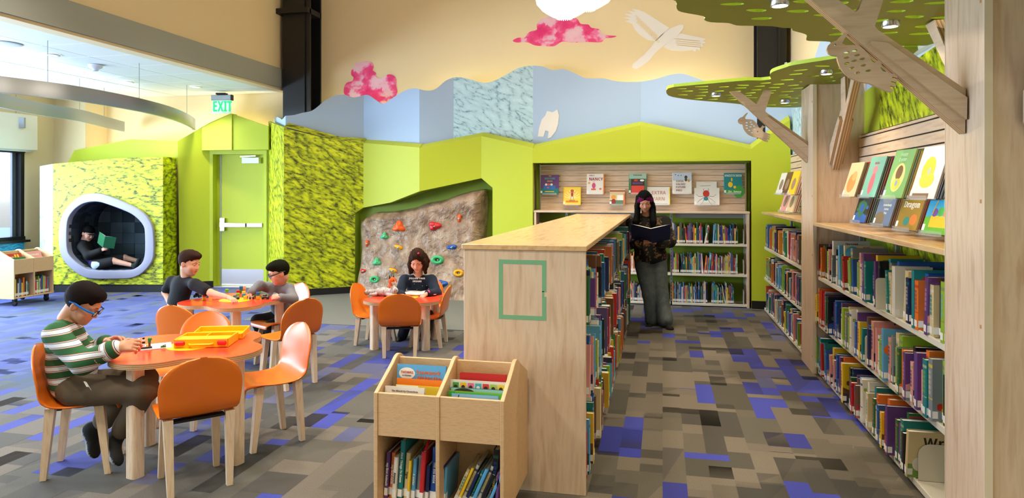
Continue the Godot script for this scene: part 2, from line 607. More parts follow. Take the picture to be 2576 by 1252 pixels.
func shell() -> void:
	wallbox("wall_back", M.cream, Vector3(-10.3, 0, -10.25), Vector3(1.9, 5.3, -9.95))
	wallbox("wall_right", M.cream, Vector3(1.66, 0, -9.95), Vector3(1.9, 5.3, 3.2))
	wallbox("wall_front", M.cream, Vector3(-10.3, 0, 3.2), Vector3(1.9, 5.3, 3.45))
	wallbox("wall_pier", M.cream, Vector3(-9.95, 0, -9.95), Vector3(-9.32, 3.12, -9.5))
	wallbox("ceiling_hall", M.white_paint, Vector3(-5.83, 5.2, -10.25), Vector3(1.9, 5.45, 3.45))
	# the edge of the low ceiling: a deep beam down the room
	wallbox("wall_beam", M.cream, Vector3(-6.0, 3.12, -9.95), Vector3(-5.83, 5.3, 3.2))
	# the window wall
	var w := sgroup("wall_left")
	var zs := [-10.25, -8.97, -5.7, -5.0, -1.6, -0.9, 2.2, 3.45]
	for i in 7:
		if i % 2 == 0:
			wallbox("wall_pier", M.cream, Vector3(-10.2, 0, zs[i]), Vector3(-9.95, 3.4, zs[i + 1]), w)
		else:
			wallbox("wall_below", M.cream, Vector3(-10.2, 0, zs[i]), Vector3(-9.95, 0.765, zs[i + 1]), w)
			wallbox("wall_above", M.cream, Vector3(-10.2, 2.21, zs[i]), Vector3(-9.95, 3.4, zs[i + 1]), w)
	for i in [1, 3, 5]:
		var n := sgroup("window_%d" % ((i + 1) / 2))
		var z0: float = zs[i]
		var z1: float = zs[i + 1]
		for q in [[0.765, 0.825], [2.15, 2.21]]:
			wallbox("frame_rail", M.window_frame, Vector3(-10.12, q[0], z0), Vector3(-9.94, q[1], z1), n)
		for zz in [z0, (z0 + z1) / 2 - 0.03, z1 - 0.06]:
			wallbox("frame_post", M.window_frame, Vector3(-10.12, 0.82, zz), Vector3(-9.96, 2.15, zz + 0.06), n)
		wallbox("sash", M.aluminium, Vector3(-10.1, 0.82, z0 + 0.06), Vector3(-10.06, 2.15, z0 + 0.12), n)
		wallbox("pane", M.glass, Vector3(-10.09, 0.825, z0 + 0.06), Vector3(-10.083, 2.15, z1 - 0.06), n)
		wallbox("sill", M.window_frame, Vector3(-10.0, 0.735, z0 - 0.02), Vector3(-9.86, 0.77, z1 + 0.02), n)
	# pavement outside, so that the windows look onto something
	var out := B.new()
	out.box(Vector3(-25, -0.12, -4), Vector3(29, 0.2, 40))
	struct("ground_outside", out.mesh(), mat("concrete", Color(0.62, 0.62, 0.6), 0.9))
	# the low tiled ceiling
	var c := sgroup("ceiling_low")
	var slab := B.new()
	slab.box(Vector3(-8.05, 3.3, -3.4), Vector3(4.5, 0.3, 13.7))
	struct("ceiling_slab", slab.mesh(), M.grid, c)
	var tm := boxm(Vector3(0.632, 0.02, 0.618), 0.004)
	for i in 7:
		for j in 17:
			var z := -9.63 + j * 0.628
			var o := struct("ceiling_tile", tm, M.tile, c, T(Vector3(-6.3 - i * 0.642, 3.14 + 0.0015 * ((i * 7 + j * 3) % 3), z)))
			if i == 6: o.scale.x = 0.28
			if i == 6: o.position.x = -9.88
	# dark steel columns
	for p in [[-5.53, -9.78, 0.46], [1.41, -9.78, 0.36]]:
		var k := sgroup("column")
		var x: float = p[0]
		var hw: float = p[2] / 2
		wallbox("flange", M.steel_black, Vector3(x - hw, 0, -9.62), Vector3(x + hw, 5.2, -9.585), k)
		wallbox("flange", M.steel_black, Vector3(x - hw, 0, -9.945), Vector3(x + hw, 5.2, -9.91), k)
		wallbox("web", M.steel_black, Vector3(x - 0.02, 0, -9.91), Vector3(x + 0.02, 5.2, -9.62), k)
		wallbox("angle", M.steel_black, Vector3(x + hw - 0.1, 0, -9.585), Vector3(x + hw - 0.075, 5.2, -9.56), k)
	wallbox("trim_bracket", M.steel_black, Vector3(-5.83, 4.28, -9.94), Vector3(-5.3, 4.36, -9.5))

func carpet() -> void:
	var r := RandomNumberGenerator.new()
	r.seed = 11
	var b := B.new()
	var greys := [Color(0.47, 0.43, 0.37), Color(0.44, 0.405, 0.35), Color(0.39, 0.36, 0.31), Color(0.36, 0.34, 0.29)]
	var dark := [Color(0.29, 0.27, 0.225), Color(0.26, 0.245, 0.21)]
	var blues := [Color(0.15, 0.2, 0.68), Color(0.12, 0.16, 0.58), Color(0.2, 0.25, 0.7)]
	var mixed := [Color(0.36, 0.36, 0.5), Color(0.33, 0.34, 0.52)]
	var x := -10.0
	var k := 0
	while x < 1.7:
		var w := 0.125
		var z := -9.95 + r.randf() * 0.3
		var z_first := true
		var run := 0.0
		var bluish := false
		while z < 3.2:
			var l: float = [0.09, 0.12, 0.17, 0.25, 0.33, 0.5][r.randi() % 6]
			if z_first:
				z = -9.95
				z_first = false
			# the blue of the field thickens towards the windows
			var share := clampf(0.17 + maxf(0.0, -x - 3.6) * 0.16 + maxf(0.0, -z - 5.0) * 0.02 * (1.0 if x < -2.5 else 0.0), 0.0, 0.62)
			if run <= 0.0:
				bluish = r.randf() < share * 1.15
				run = 0.4 + r.randf() * 0.9
			run -= l
			var col: Color
			var q := r.randf()
			if bluish: col = blues[r.randi() % 3] if q < 0.55 else mixed[r.randi() % 2] if q < 0.8 else greys[r.randi() % 4]
			else: col = greys[r.randi() % 4] if q < 0.72 else dark[r.randi() % 2] if q < 0.93 else blues[r.randi() % 3]
			# towards the windows the taupes give way to slate blues
			var field := clampf((-x - 3.6) * 0.8, 0.0, 1.0) * clampf((-z - 4.1) * 1.2, 0.0, 1.0) * clampf((z + 9.0) * 1.6, 0.0, 1.0)
			if not bluish: col = col.lerp([Color(0.2, 0.29, 0.42), Color(0.26, 0.34, 0.5), Color(0.18, 0.26, 0.52)][r.randi() % 3], field)
			else: col = col.lerp([Color(0.12, 0.24, 0.66), Color(0.25, 0.33, 0.66)][r.randi() % 2], field * 0.8)
			var z2 := minf(z + l, 3.2)
			var wide := w * (2 if r.randf() < 0.3 else 1)
			var y := 0.0 if wide == w else 0.0004
			var p := [Vector3(x, y, z2), Vector3(x + wide, y, z2), Vector3(x + wide, y, z), Vector3(x, y, z)]
			var t := []
			for e in p: t.append(Vector2(e.x, e.z))
			b.tint = lin(col)
			if r.randf() < 0.16:
				b.tri(p[0], p[1], p[2], t[0], t[1], t[2])
				b.tint = lin(col.darkened(0.16))
				b.tri(p[0], p[2], p[3], t[0], t[2], t[3])
			else:
				b.quad(p[0], p[1], p[2], p[3], t[0], t[1], t[2], t[3])
			z = z2
		x += w
		k += 1
	var m := b.mesh()
	var s := B.new()
	s.tint = lin(Color(0.3, 0.3, 0.3))
	s.box(Vector3(-4.2, -0.1, -3.4), Vector3(12.4, 0.19, 13.7))
	s.add_to(m)
	struct("floor", m, M.carpet)
	var mat_b := B.new()
	var q := PackedVector2Array()
	for e in [Vector3(-5.037, 0, -9.184), Vector3(-4.882, 0, -7.254), Vector3(-1.0, 0, -7.24), Vector3(-1.0, 0, -9.5), Vector3(-4.4, 0, -9.8)]: q.append(Vector2(e.x, -e.z))
	mat_b.extrude(q, 0.001, 0.008, Transform3D(Basis(Vector3.RIGHT, -PI / 2), Vector3.ZERO))
	struct("floor_fall_mat", mat_b.mesh(), M.speckle)

# ================= the wall of folded hills =================
# a flat panel standing on the plan line p0-p1, its outline given by points in the room
func panel(called: String, m: Material, p0: Vector2, p1: Vector2, pts: Array, parent: Node3D, thick := 0.04, turn := 0.0) -> MeshInstance3D:
	var d := (p1 - p0).normalized()
	var xf := Transform3D(Basis(Vector3(d.x, 0, d.y), Vector3.UP, Vector3(-d.y, 0, d.x)), Vector3(p0.x, 0, p0.y))
	var q := PackedVector2Array()
	for p in pts:
		var l: Vector3 = xf.affine_inverse() * p
		q.append(Vector2(l.x, l.y))
	var b := B.new()
	b.extrude(q, -thick, 0.0, xf)
	if turn != 0.0:
		for i in b.uv.size(): b.uv[i] = b.uv[i].rotated(turn)
	return struct(called, b.mesh(), m, parent)

const NA := Vector2(-7.42, -9.36)
const NB := Vector2(-7.06, -9.66)
const NC := Vector2(-6.12, -9.78)
const ND := Vector2(-5.365, -8.953)
const NE := Vector2(-4.442, -9.643)
const NF := Vector2(-3.417, -9.3)
const NG := Vector2(-2.554, -9.52)
const NH := Vector2(-1.783, -9.43)
const NI := Vector2(-0.32, -9.53)
const NJ := Vector2(1.14, -9.43)
const NK := Vector2(1.655, -9.4)

func up(p: Vector2, y: float) -> Vector3:
	return Vector3(p.x, y, p.y)

func hills() -> void:
	var h := sgroup("wall_hills")
	var ga := Vector2(-9.64, -9.44)
	# left of the door, behind the nook
	panel("hill_panel", M.lime, ga, NA, [up(ga, 1.96), up(NA, 1.96), Vector3(-7.458, 2.329, -9.361), Vector3(-8.342, 2.377, -9.393), Vector3(-9.473, 2.215, -9.434)], h)
	panel("hill_panel", M.lime, NA, NB, [up(NA, 0), up(NB, 0), Vector3(-7.091, 2.636, -9.635), Vector3(-7.442, 2.327, -9.342)], h)
	# the wall round the door
	panel("hill_panel", M.lime, NB, NC, [Vector3(-7.105, 0.002, -9.654), Vector3(-7.059, 0.002, -9.66), Vector3(-7.059, 2.184, -9.66), Vector3(-6.152, 2.18, -9.776), Vector3(-6.152, -0.011, -9.776), up(NC, 0), Vector3(-6.133, 2.572, -9.778), Vector3(-6.748, 2.787, -9.7), Vector3(-7.105, 2.638, -9.654)], h)
	# the folded hood over the door
	panel("hill_hood", M.lime, Vector2(-7.17, -9.54), Vector2(-6.66, -9.5), [Vector3(-7.157, 2.191, -9.539), Vector3(-6.592, 2.188, -9.495), Vector3(-6.592, 2.754, -9.495), Vector3(-7.157, 2.564, -9.539)], h, 0.12)
	panel("hill_hood", M.lime, Vector2(-6.66, -9.5), Vector2(-6.05, -9.62), [Vector3(-6.603, 2.189, -9.511), Vector3(-6.035, 2.194, -9.623), Vector3(-6.035, 2.556, -9.623), Vector3(-6.603, 2.756, -9.511)], h, 0.12)
	# printed rock beside the door and the big rock face
	panel("rock_panel", M.rock_sun, NC, ND, [up(NC, 0.1), up(ND, 0.1), Vector3(-5.365, 2.468, -8.954), Vector3(-6.164, 2.66, -9.828)], h, 0.04, 0.9)
	panel("rock_panel", M.rock_green, ND, NE, [up(ND, 0.1), Vector3(-4.543, 0.079, -9.567), Vector3(-4.543, 1.209, -9.567), Vector3(-4.442, 1.292, -9.643), Vector3(-4.442, 2.289, -9.643), Vector3(-4.771, 2.301, -9.397), Vector3(-5.365, 2.457, -8.953)], h, 0.05, 0.42)
	# over the climbing rock
	panel("hill_panel", M.lime, NE, NF, [Vector3(-4.443, 1.292, -9.643), Vector3(-3.927, 1.375, -9.471), Vector3(-3.417, 1.54, -9.3), Vector3(-3.417, 2.169, -9.3), Vector3(-4.443, 2.277, -9.643)], h, 0.05)
	panel("hill_panel", M.lime, NF, NG, [Vector3(-3.417, 1.54, -9.3), Vector3(-2.554, 1.729, -9.52), Vector3(-2.554, 2.337, -9.52), Vector3(-3.417, 2.158, -9.3)], h, 0.05)
	panel("hill_panel", M.lime, NG, NH, [Vector3(-2.554, 1.729, -9.52), Vector3(-2.383, 1.591, -9.5), Vector3(-2.383, -0.051, -9.5), up(NH, 0), Vector3(-1.784, 2.155, -9.43), Vector3(-2.554, 2.337, -9.52)], h, 0.05)
	# over the bookcase at the end of the aisle
	panel("hill_panel", M.lime, NH, NI, [Vector3(-1.784, 1.937, -9.43), Vector3(-0.298, 1.944, -9.531), Vector3(-0.298, 2.446, -9.531), Vector3(-1.784, 2.143, -9.43)], h)
	panel("hill_panel", M.lime, NI, NJ, [Vector3(-0.298, 1.944, -9.529), Vector3(1.137, 1.945, -9.43), Vector3(1.137, 2.099, -9.43), Vector3(-0.298, 2.446, -9.529)], h)
	panel("hill_panel", M.lime, NJ, NK, [up(NJ, 0), up(NK, 0), Vector3(1.608, 2.471, -9.403), Vector3(1.137, 2.099, -9.43)], h)
	# bright sloped caps that close the gap between the green fronts and the blue ridge behind
	var caps := [[Vector3(-5.365, 2.48, -8.953), Vector3(-4.771, 2.301, -9.397), M.rock_sun], [Vector3(-4.771, 2.301, -9.397), Vector3(-4.442, 2.289, -9.643), M.rock_sun],
		[Vector3(-4.443, 2.277, -9.643), Vector3(-3.417, 2.169, -9.3), M.lime], [Vector3(-3.417, 2.158, -9.3), Vector3(-2.554, 2.337, -9.52), M.lime], [Vector3(-2.554, 2.337, -9.52), Vector3(-1.784, 2.155, -9.43), M.lime],
		[Vector3(-1.784, 2.143, -9.43), Vector3(-0.298, 2.446, -9.531), M.lime], [Vector3(-0.298, 2.446, -9.529), Vector3(1.137, 2.099, -9.43), M.lime], [Vector3(1.137, 2.099, -9.43), Vector3(1.608, 2.471, -9.403), M.lime]]
	for k in caps:
		var b := B.new()
		var back := Vector3(0, 0.065, -0.13)
		var a0: Vector3 = k[0]
		var a1: Vector3 = k[1]
		b.quad(a0, a1, a1 + back, a0 + back, Vector2(a0.x, 0), Vector2(a1.x, 0), Vector2(a1.x, 0.1), Vector2(a0.x, 0.1))
		b.quad(a1 + back, a1, a1 + Vector3(0, -0.03, -0.13), a1 + Vector3(0, -0.03, -0.131))
		struct("hill_cap", b.mesh(), k[2], h)
	# blue mountain ridge: the same folds, set back, with a wavy top
	var ridge := [Vector2(718, 291), Vector2(739, 289), Vector2(758, 284), Vector2(782, 279), Vector2(799, 268), Vector2(817, 253), Vector2(845, 239), Vector2(866, 238), Vector2(890, 245), Vector2(915, 239), Vector2(926, 239), Vector2(940, 248), Vector2(964, 261), Vector2(988, 246), Vector2(1012, 231), Vector2(1029, 224), Vector2(1044, 222), Vector2(1055, 224), Vector2(1077, 228), Vector2(1097, 223), Vector2(1121, 203), Vector2(1141, 195), Vector2(1157, 194), Vector2(1181, 199), Vector2(1205, 206), Vector2(1224, 208), Vector2(1248, 201), Vector2(1277, 186), Vector2(1301, 172), Vector2(1325, 166), Vector2(1341, 165), Vector2(1364, 167), Vector2(1390, 176), Vector2(1417, 174), Vector2(1446, 184), Vector2(1469, 195), Vector2(1492, 197), Vector2(1518, 197), Vector2(1544, 203), Vector2(1573, 206), Vector2(1612, 205.5), Vector2(1648, 199), Vector2(1682, 189), Vector2(1708, 185), Vector2(1725, 187), Vector2(1751, 196), Vector2(1785, 208), Vector2(1830, 222), Vector2(1890, 238), Vector2(1940, 246), Vector2(1990, 262)]
	var folds := [[718, Vector2(-5.42, -9.1)], [845, Vector2(-4.838, -9.53)], [915, Vector2(-4.495, -9.77)], [1055, Vector2(-3.491, -9.5)], [1141, Vector2(-3.016, -9.66)], [1341, Vector2(-1.833, -9.72)], [1612, Vector2(-0.303, -9.84)], [1890, Vector2(1.16, -9.62)], [1990, Vector2(1.655, -9.52)]]
	for i in folds.size() - 1:
		var u0: float = folds[i][0]
		var u1: float = folds[i + 1][0]
		var p0: Vector2 = folds[i][1]
		var p1: Vector2 = folds[i + 1][1]
		var pts := [up(p0, 1.95), up(p1, 1.95)]
		var crest := []
		for q in ridge:
			if q.x >= u0 - 0.5 and q.x <= u1 + 0.5: crest.append(q)
		var sm := smooth_line(crest, 4)
		for j in range(sm.size() - 1, -1, -1):
			# heights measured where the sight line meets the panel
			var f := clampf((sm[j].x - u0) / (u1 - u0), 0.0, 1.0)
			var w0 := 0.2155 * -p0.x + 0.9765 * -p0.y
			var w1 := 0.2155 * -p1.x + 0.9765 * -p1.y
			var t := f * w0 / (f * w0 + (1.0 - f) * w1)
			var p := p0.lerp(p1, t)
			pts.append(up(p, 1.54 + (481.0 - sm[j].y) / 1717.0 * lerpf(w0, w1, t)))
		panel("rock_ridge_panel" if i == 4 else "ridge_panel", M.rock_blue if i == 4 else M.sky_blue, p0, p1, pts, h, 0.03, 0.5)
	# its end, turning back to the wall
	panel("ridge_panel", M.sky_blue, Vector2(-6.1, -9.9), Vector2(-5.42, -9.1), [Vector3(-6.376, 2.605, -10.224), Vector3(-5.445, 2.398, -9.129), Vector3(-5.445, 2.656, -9.129), Vector3(-5.646, 2.626, -9.366), Vector3(-5.762, 2.668, -9.503), Vector3(-5.907, 2.707, -9.673), Vector3(-6.109, 2.712, -9.91), Vector3(-6.267, 2.689, -10.096)], h, 0.03)
	# right-hand wall: more of the landscape, flat
	var rp := func(n: String, m: Material, pts: Array, off: float, turn: float):
		var b := B.new()
		var q := PackedVector2Array()
		for p in pts: q.append(Vector2(p.z, p.y))
		b.extrude(q, 0, 0.006, Transform3D(Basis(Vector3(0, 0, 1), Vector3.UP, Vector3(-1, 0, 0)), Vector3(off, 0, 0)))
		for i in b.uv.size(): b.uv[i] = b.uv[i].rotated(turn)
		struct(n, b.mesh(), m, h)
	rp.call("ridge_panel", M.sky_blue, [Vector3(1.65, 1.545, -9.563), Vector3(1.65, 1.542, -4.531), Vector3(1.65, 2.68, -4.531), Vector3(1.65, 3.017, -5.549), Vector3(1.65, 3.222, -7.071), Vector3(1.65, 3.23, -7.593), Vector3(1.65, 3.153, -7.886), Vector3(1.65, 2.973, -8.287), Vector3(1.65, 2.848, -8.549), Vector3(1.65, 2.722, -9.563)], 1.66, 0.0)
	rp.call("rock_ridge_panel", M.rock_blue, [Vector3(1.64, 1.857, -9.505), Vector3(1.64, 1.826, -8.611), Vector3(1.64, 2.788, -8.611), Vector3(1.64, 2.679, -9.505)], 1.652, 0.9)
	rp.call("hill_panel", M.lime, [Vector3(1.63, 1.855, -9.447), Vector3(1.63, 1.679, -8.229), Vector3(1.63, 2.149, -8.229), Vector3(1.63, 1.933, -9.447)], 1.645, 0.0)
	rp.call("hill_panel", M.lime, [Vector3(1.63, 1.82, -6.437), Vector3(1.63, 1.789, -5.775), Vector3(1.63, 2.39, -5.775), Vector3(1.63, 2.352, -6.437)], 1.645, 0.0)
	rp.call("rock_panel", M.rock_green, [Vector3(1.63, 1.789, -5.775), Vector3(1.63, 1.732, -4.523), Vector3(1.63, 2.442, -4.523), Vector3(1.63, 2.413, -4.997), Vector3(1.63, 2.39, -5.775)], 1.645, 0.9)
	rp.call("hill_panel", M.lime, [Vector3(1.63, 1.732, -4.523), Vector3(1.63, 1.726, -4.408), Vector3(1.63, 2.44, -4.408), Vector3(1.63, 2.442, -4.523)], 1.645, 0.0)
	# behind the shelves the wall is rock and green too
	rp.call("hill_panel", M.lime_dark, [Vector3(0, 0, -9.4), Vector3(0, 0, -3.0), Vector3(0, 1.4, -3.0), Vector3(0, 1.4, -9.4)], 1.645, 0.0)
	rp.call("rock_panel", M.rock_deep, [Vector3(0, 0.9, -5.6), Vector3(0, 0.9, -3.2), Vector3(0, 1.3, -3.2), Vector3(0, 1.3, -5.6)], 1.638, 0.9)
	# dark baseboards
	var bb := func(n: String, p0: Vector2, p1: Vector2):
		panel(n, M.base_black, p0, p1, [up(p0, 0), up(p1, 0), up(p1, 0.105), up(p0, 0.105)], self, 0.05)
	bb.call("baseboard_hills", NA + Vector2(0.02, 0.01), NB + Vector2(0.03, 0.012))
	bb.call("baseboard_hills", NC + Vector2(0.02, 0.012), ND + Vector2(0.0, 0.012))
	bb.call("baseboard_hills", ND + Vector2(0.0, 0.012), Vector2(-4.535, -9.56))
	bb.call("baseboard_hills", NJ + Vector2(0.0, 0.012), NK + Vector2(0.0, 0.012))
	# hidden strip lights behind the ridges wash the cream wall
	for s in [[-5.2, -3.5, 2.62, -9.88], [-3.4, -1.8, 2.85, -9.88], [-1.7, 0.0, 2.8, -9.9], [0.0, 1.2, 2.75, -9.88], [-9.2, -7.6, 2.1, -9.7], [-7.3, -6.2, 2.3, -9.85]]:
		var l: float = s[1] - s[0]
		var n := thing("strip_light", "slim strip light hidden behind the %s" % {-5.2: "blue ridge below the stacked pink cloud", -3.4: "grey rock part of the blue ridge", -1.7: "blue ridge above the bear", 0.0: "blue ridge below the hawk", -9.2: "green hill above the nook", -7.3: "green hill above the door"}[s[0]], "light", Vector3((s[0] + s[1]) / 2, s[2], s[3]), 0.0, "strip lights behind the ridges")
		obj("strip_diffuser", boxm(Vector3(l, 0.02, 0.03)), glow_mat("strip_glow", Color(1, 0.92, 0.7), 2.0), n)
		var a := AreaLight3D.new()
		a.name = "strip_glow_light"
		a.area_size = Vector2(l, 0.03)
		a.light_color = Color(1.0, 0.92, 0.74)
		a.light_energy = 0.8
		a.shadow_enabled = true
		a.position = Vector3(0, 0.014, 0)
		a.rotation.x = PI / 2 - 0.15
		n.add_child(a)

func glow_mat(key: String, col: Color, e: float) -> StandardMaterial3D:
	var m := mat(key, col, 0.6)
	m.emission_enabled = true
	m.emission = col
	m.emission_energy_multiplier = e
	return m

# ================= the reading nook =================
func nook() -> void:
	var front := -10.41
	var o := sgroup("wall_nook")
	o.position = Vector3(0, 0, 0)
	o.rotation.y = deg_to_rad(12.4475)
	var outer := smooth_line([Vector2(-6.33, 1.51), Vector2(-6.166, 1.485), Vector2(-5.833, 1.352), Vector2(-5.62, 1.231), Vector2(-5.505, 1.097), Vector2(-5.451, 0.952), Vector2(-5.438, 0.637), Vector2(-5.469, 0.473), Vector2(-5.59, 0.321), Vector2(-5.736, 0.236), Vector2(-5.917, 0.212), Vector2(-6.378, 0.212), Vector2(-6.56, 0.267), Vector2(-6.724, 0.388), Vector2(-6.839, 0.54), Vector2(-6.881, 0.722), Vector2(-6.881, 1), Vector2(-6.809, 1.231), Vector2(-6.657, 1.401), Vector2(-6.512, 1.485)], 4, true)
	var inner := smooth_line([Vector2(-6.318, 1.382), Vector2(-6.19, 1.358), Vector2(-5.851, 1.231), Vector2(-5.705, 1.14), Vector2(-5.602, 1.019), Vector2(-5.578, 0.897), Vector2(-5.578, 0.606), Vector2(-5.62, 0.455), Vector2(-5.736, 0.364), Vector2(-5.869, 0.34), Vector2(-6.36, 0.34), Vector2(-6.524, 0.4), Vector2(-6.675, 0.521), Vector2(-6.754, 0.667), Vector2(-6.754, 1.049), Vector2(-6.687, 1.213), Vector2(-6.56, 1.328), Vector2(-6.439, 1.373)], 4, true)
	var face := PackedVector2Array([Vector2(Vector2(-7.003, 0).x, 0.12), Vector2(Vector2(-5.323, 0).x, 0.12), Vector2(-5.323, 2.067), Vector2(-6.051, 2.043), Vector2(-7.003, 1.958)])
	var mid := PackedVector2Array()
	for i in inner.size(): mid.append(inner[i] * 1.0)
	var fm := cut_plate(face, [mid], front - 0.06, front)
	var fo := struct("rock_panel", fm, M.rock_sun, o)
	# grey padded ring round the opening
	struct("nook_ring", ring_mesh(outer, inner, front, 0.05), M.nook_grey, o)
	# carpet-lined barrel
	var r := RandomNumberGenerator.new()
	r.seed = 5
	var b := B.new()
	var depth := 0.74
	var m := inner.size()
	var cols := [Color(0.16, 0.2, 0.23), Color(0.2, 0.24, 0.28), Color(0.25, 0.29, 0.32), Color(0.13, 0.16, 0.19)]
	for i in m:
		for k in 6:
			b.tint = lin(cols[(i / 5 * 7 + k * 3 + r.randi() % 2) % 4])
			var z0 := front - depth * k / 6.0
			var z1 := front - depth * (k + 1) / 6.0
			var a := inner[i]
			var c := inner[(i + 1) % m]
			b.quad(Vector3(a.x, a.y, z0), Vector3(a.x, a.y, z1), Vector3(c.x, c.y, z1), Vector3(c.x, c.y, z0))
	# back of the nook: square carpet tiles of several slate tones
	var lo := Vector2(1e9, 1e9)
	var hi := -lo
	for p in inner:
		lo = lo.min(p)
		hi = hi.max(p)
	b.tint = lin(cols[1])
	struct("nook_barrel", b.mesh(), M.nook_lining, o)
	var nx := 6
	var ny := 6
	var back := [Color(0.15, 0.19, 0.22), Color(0.2, 0.25, 0.29), Color(0.27, 0.33, 0.36), Color(0.32, 0.37, 0.4), Color(0.23, 0.28, 0.3)]
	for i in nx:
		for j in ny:
			var c0 := lo + (hi - lo) * Vector2(float(i) / nx, float(j) / ny)
			var c1 := lo + (hi - lo) * Vector2(float(i + 1) / nx, float(j + 1) / ny)
			var cell := PackedVector2Array([c0, Vector2(c1.x, c0.y), c1, Vector2(c0.x, c1.y)])
			var t := B.new()
			t.tint = lin(back[r.randi() % 5])
			t.box(Vector3((c0.x + c1.x) / 2, (c0.y + c1.y) / 2, front - depth - 0.01 - 0.003 * (r.randi() % 3)), Vector3(c1.x - c0.x - 0.002, c1.y - c0.y - 0.002, 0.02), 0.003)
			struct("carpet_tile", t.mesh(), M.nook_lining, o)
	# sides and top of the block
	var xl := Vector2(-7.003, 1.958)
	var xr := Vector2(-5.323, 2.067)
	var xe := Vector2(-7.445, 1.935)
	var s := B.new()
	s.quad(Vector3(xe.x, 0.12, -10.76), Vector3(xl.x, 0.12, front), Vector3(xl.x, xl.y, front), Vector3(xe.x, xe.y, -10.76), Vector2(0, 0), Vector2(0.5, 0), Vector2(0.5, 1.9), Vector2(0, 1.9))
	struct("rock_fade_panel", s.mesh(), M.rock_fade, o)
	s = B.new()
	s.quad(Vector3(xr.x, 0.12, front), Vector3(xr.x + 0.03, 0.12, -10.78), Vector3(xr.x + 0.03, 2.07, -10.78), Vector3(xr.x, xr.y, front), Vector2(5, 0), Vector2(5.4, 0), Vector2(5.4, 1.9), Vector2(5, 1.9))
	struct("rock_panel", s.mesh(), M.rock_deep, o)
	s = B.new()
	var xm := Vector2(-6.051, 2.043)
	for q in [[xl, xm], [xm, xr]]: s.quad(Vector3(q[0].x, q[0].y, front), Vector3(q[1].x, q[1].y, front), Vector3(q[1].x, q[1].y - 0.02, -11.3), Vector3(q[0].x, q[0].y - 0.02, -11.3))
	struct("nook_lid", s.mesh(), M.lime, o)
	s = B.new()
	s.box(Vector3((xl.x + xr.x) / 2, 0.06, front - 0.22), Vector3(xr.x - xl.x - 0.02, 0.12, 0.4))
	s.box(Vector3(xe.x + 0.16, 0.06, front - 0.3), Vector3(0.25, 0.12, 0.3))
	struct("nook_plinth", s.mesh(), M.base_black, o)
	# a dark box behind, so that no daylight leaks into the barrel
	s = B.new()
	s.box(Vector3((lo.x + hi.x) / 2, (lo.y + hi.y) / 2, front - depth - 0.06), Vector3(hi.x - lo.x + 0.1, hi.y - lo.y + 0.1, 0.05))
	struct("nook_back", s.mesh(), M.base_black, o)

# a raised band between two outlines of any point count
func ring_mesh(outer: PackedVector2Array, inner: PackedVector2Array, z: float, t: float) -> ArrayMesh:
	var c := Vector2.ZERO
	for p in inner: c += p
	c /= inner.size()
	var b := B.new()
	var n := 72
	var hit := func(poly: PackedVector2Array, a: float) -> Vector2:
		var far := c + Vector2(cos(a), sin(a)) * 5.0
		for i in poly.size():
			var q = Geometry2D.segment_intersects_segment(c, far, poly[i], poly[(i + 1) % poly.size()])
			if q != null: return q
		return c
	b.sheet(n, 5, func(a: float, k: float) -> Vector3:
		var o: Vector2 = hit.call(outer, a * TAU + 0.001)
		var i: Vector2 = hit.call(inner, a * TAU + 0.001)
		var e := (o - i).normalized() * 0.012
		match roundi(k * 5):
			0: return Vector3(i.x, i.y, z - 0.06)
			1: return Vector3(i.x, i.y, z + t - 0.012)
			2: return Vector3(i.x + e.x, i.y + e.y, z + t)
			3: return Vector3(o.x - e.x, o.y - e.y, z + t)
			4: return Vector3(o.x, o.y, z + t - 0.012)
		return Vector3(o.x, o.y, z - 0.005), true)
	return b.mesh()

# ================= the climbing rock =================
var rock_noise := FastNoiseLite.new()
var rock_ridge := FastNoiseLite.new()
const ROCK_TOP := [Vector3(-4.411, 1.095, -9.45), Vector3(-4.341, 1.179, -9.45), Vector3(-4.233, 1.221, -9.45), Vector3(-3.956, 1.241, -9.45), Vector3(-3.608, 1.301, -9.45), Vector3(-3.436, 1.366, -9.45), Vector3(-3.131, 1.425, -9.45), Vector3(-2.963, 1.494, -9.45), Vector3(-2.712, 1.557, -9.45), Vector3(-2.547, 1.568, -9.45), Vector3(-2.482, 1.523, -9.45), Vector3(-2.464, 1.432, -9.45)]

func rock_z(x: float, h: float, y: float) -> float:
	# h: share of the height; the foot swells into the room
	var w := clampf((x + 4.47) / 1.95, 0.0, 1.0)
	var edge := minf(minf(w, 1.0 - w) * 1.95, (1.0 - h) * 1.6) / 0.16
	var round := sqrt(clampf(1.0 - pow(1.0 - clampf(edge, 0.0, 1.0), 2.0), 0.0, 1.0))
	var bulge := 0.26 + 0.4 * pow(1.0 - h, 1.6) * (0.55 + 0.45 * w) + 0.08 * sin(w * 5.0) * (1.0 - h) + 0.07 * exp(-pow((h - 0.9) / 0.12, 2.0)) * w
	bulge += 0.035 * rock_noise.get_noise_2d(x * 100, y * 100) - 0.03 * maxf(0.0, rock_ridge.get_noise_2d(x * 100, y * 100 + x * 60))
	return -9.74 + bulge * round

func rock_top(x: float) -> float:
	for i in ROCK_TOP.size() - 1:
		if x <= ROCK_TOP[i + 1].x: return lerpf(ROCK_TOP[i].y, ROCK_TOP[i + 1].y, clampf((x - ROCK_TOP[i].x) / (ROCK_TOP[i + 1].x - ROCK_TOP[i].x), 0.0, 1.0))
	return ROCK_TOP[-1].y

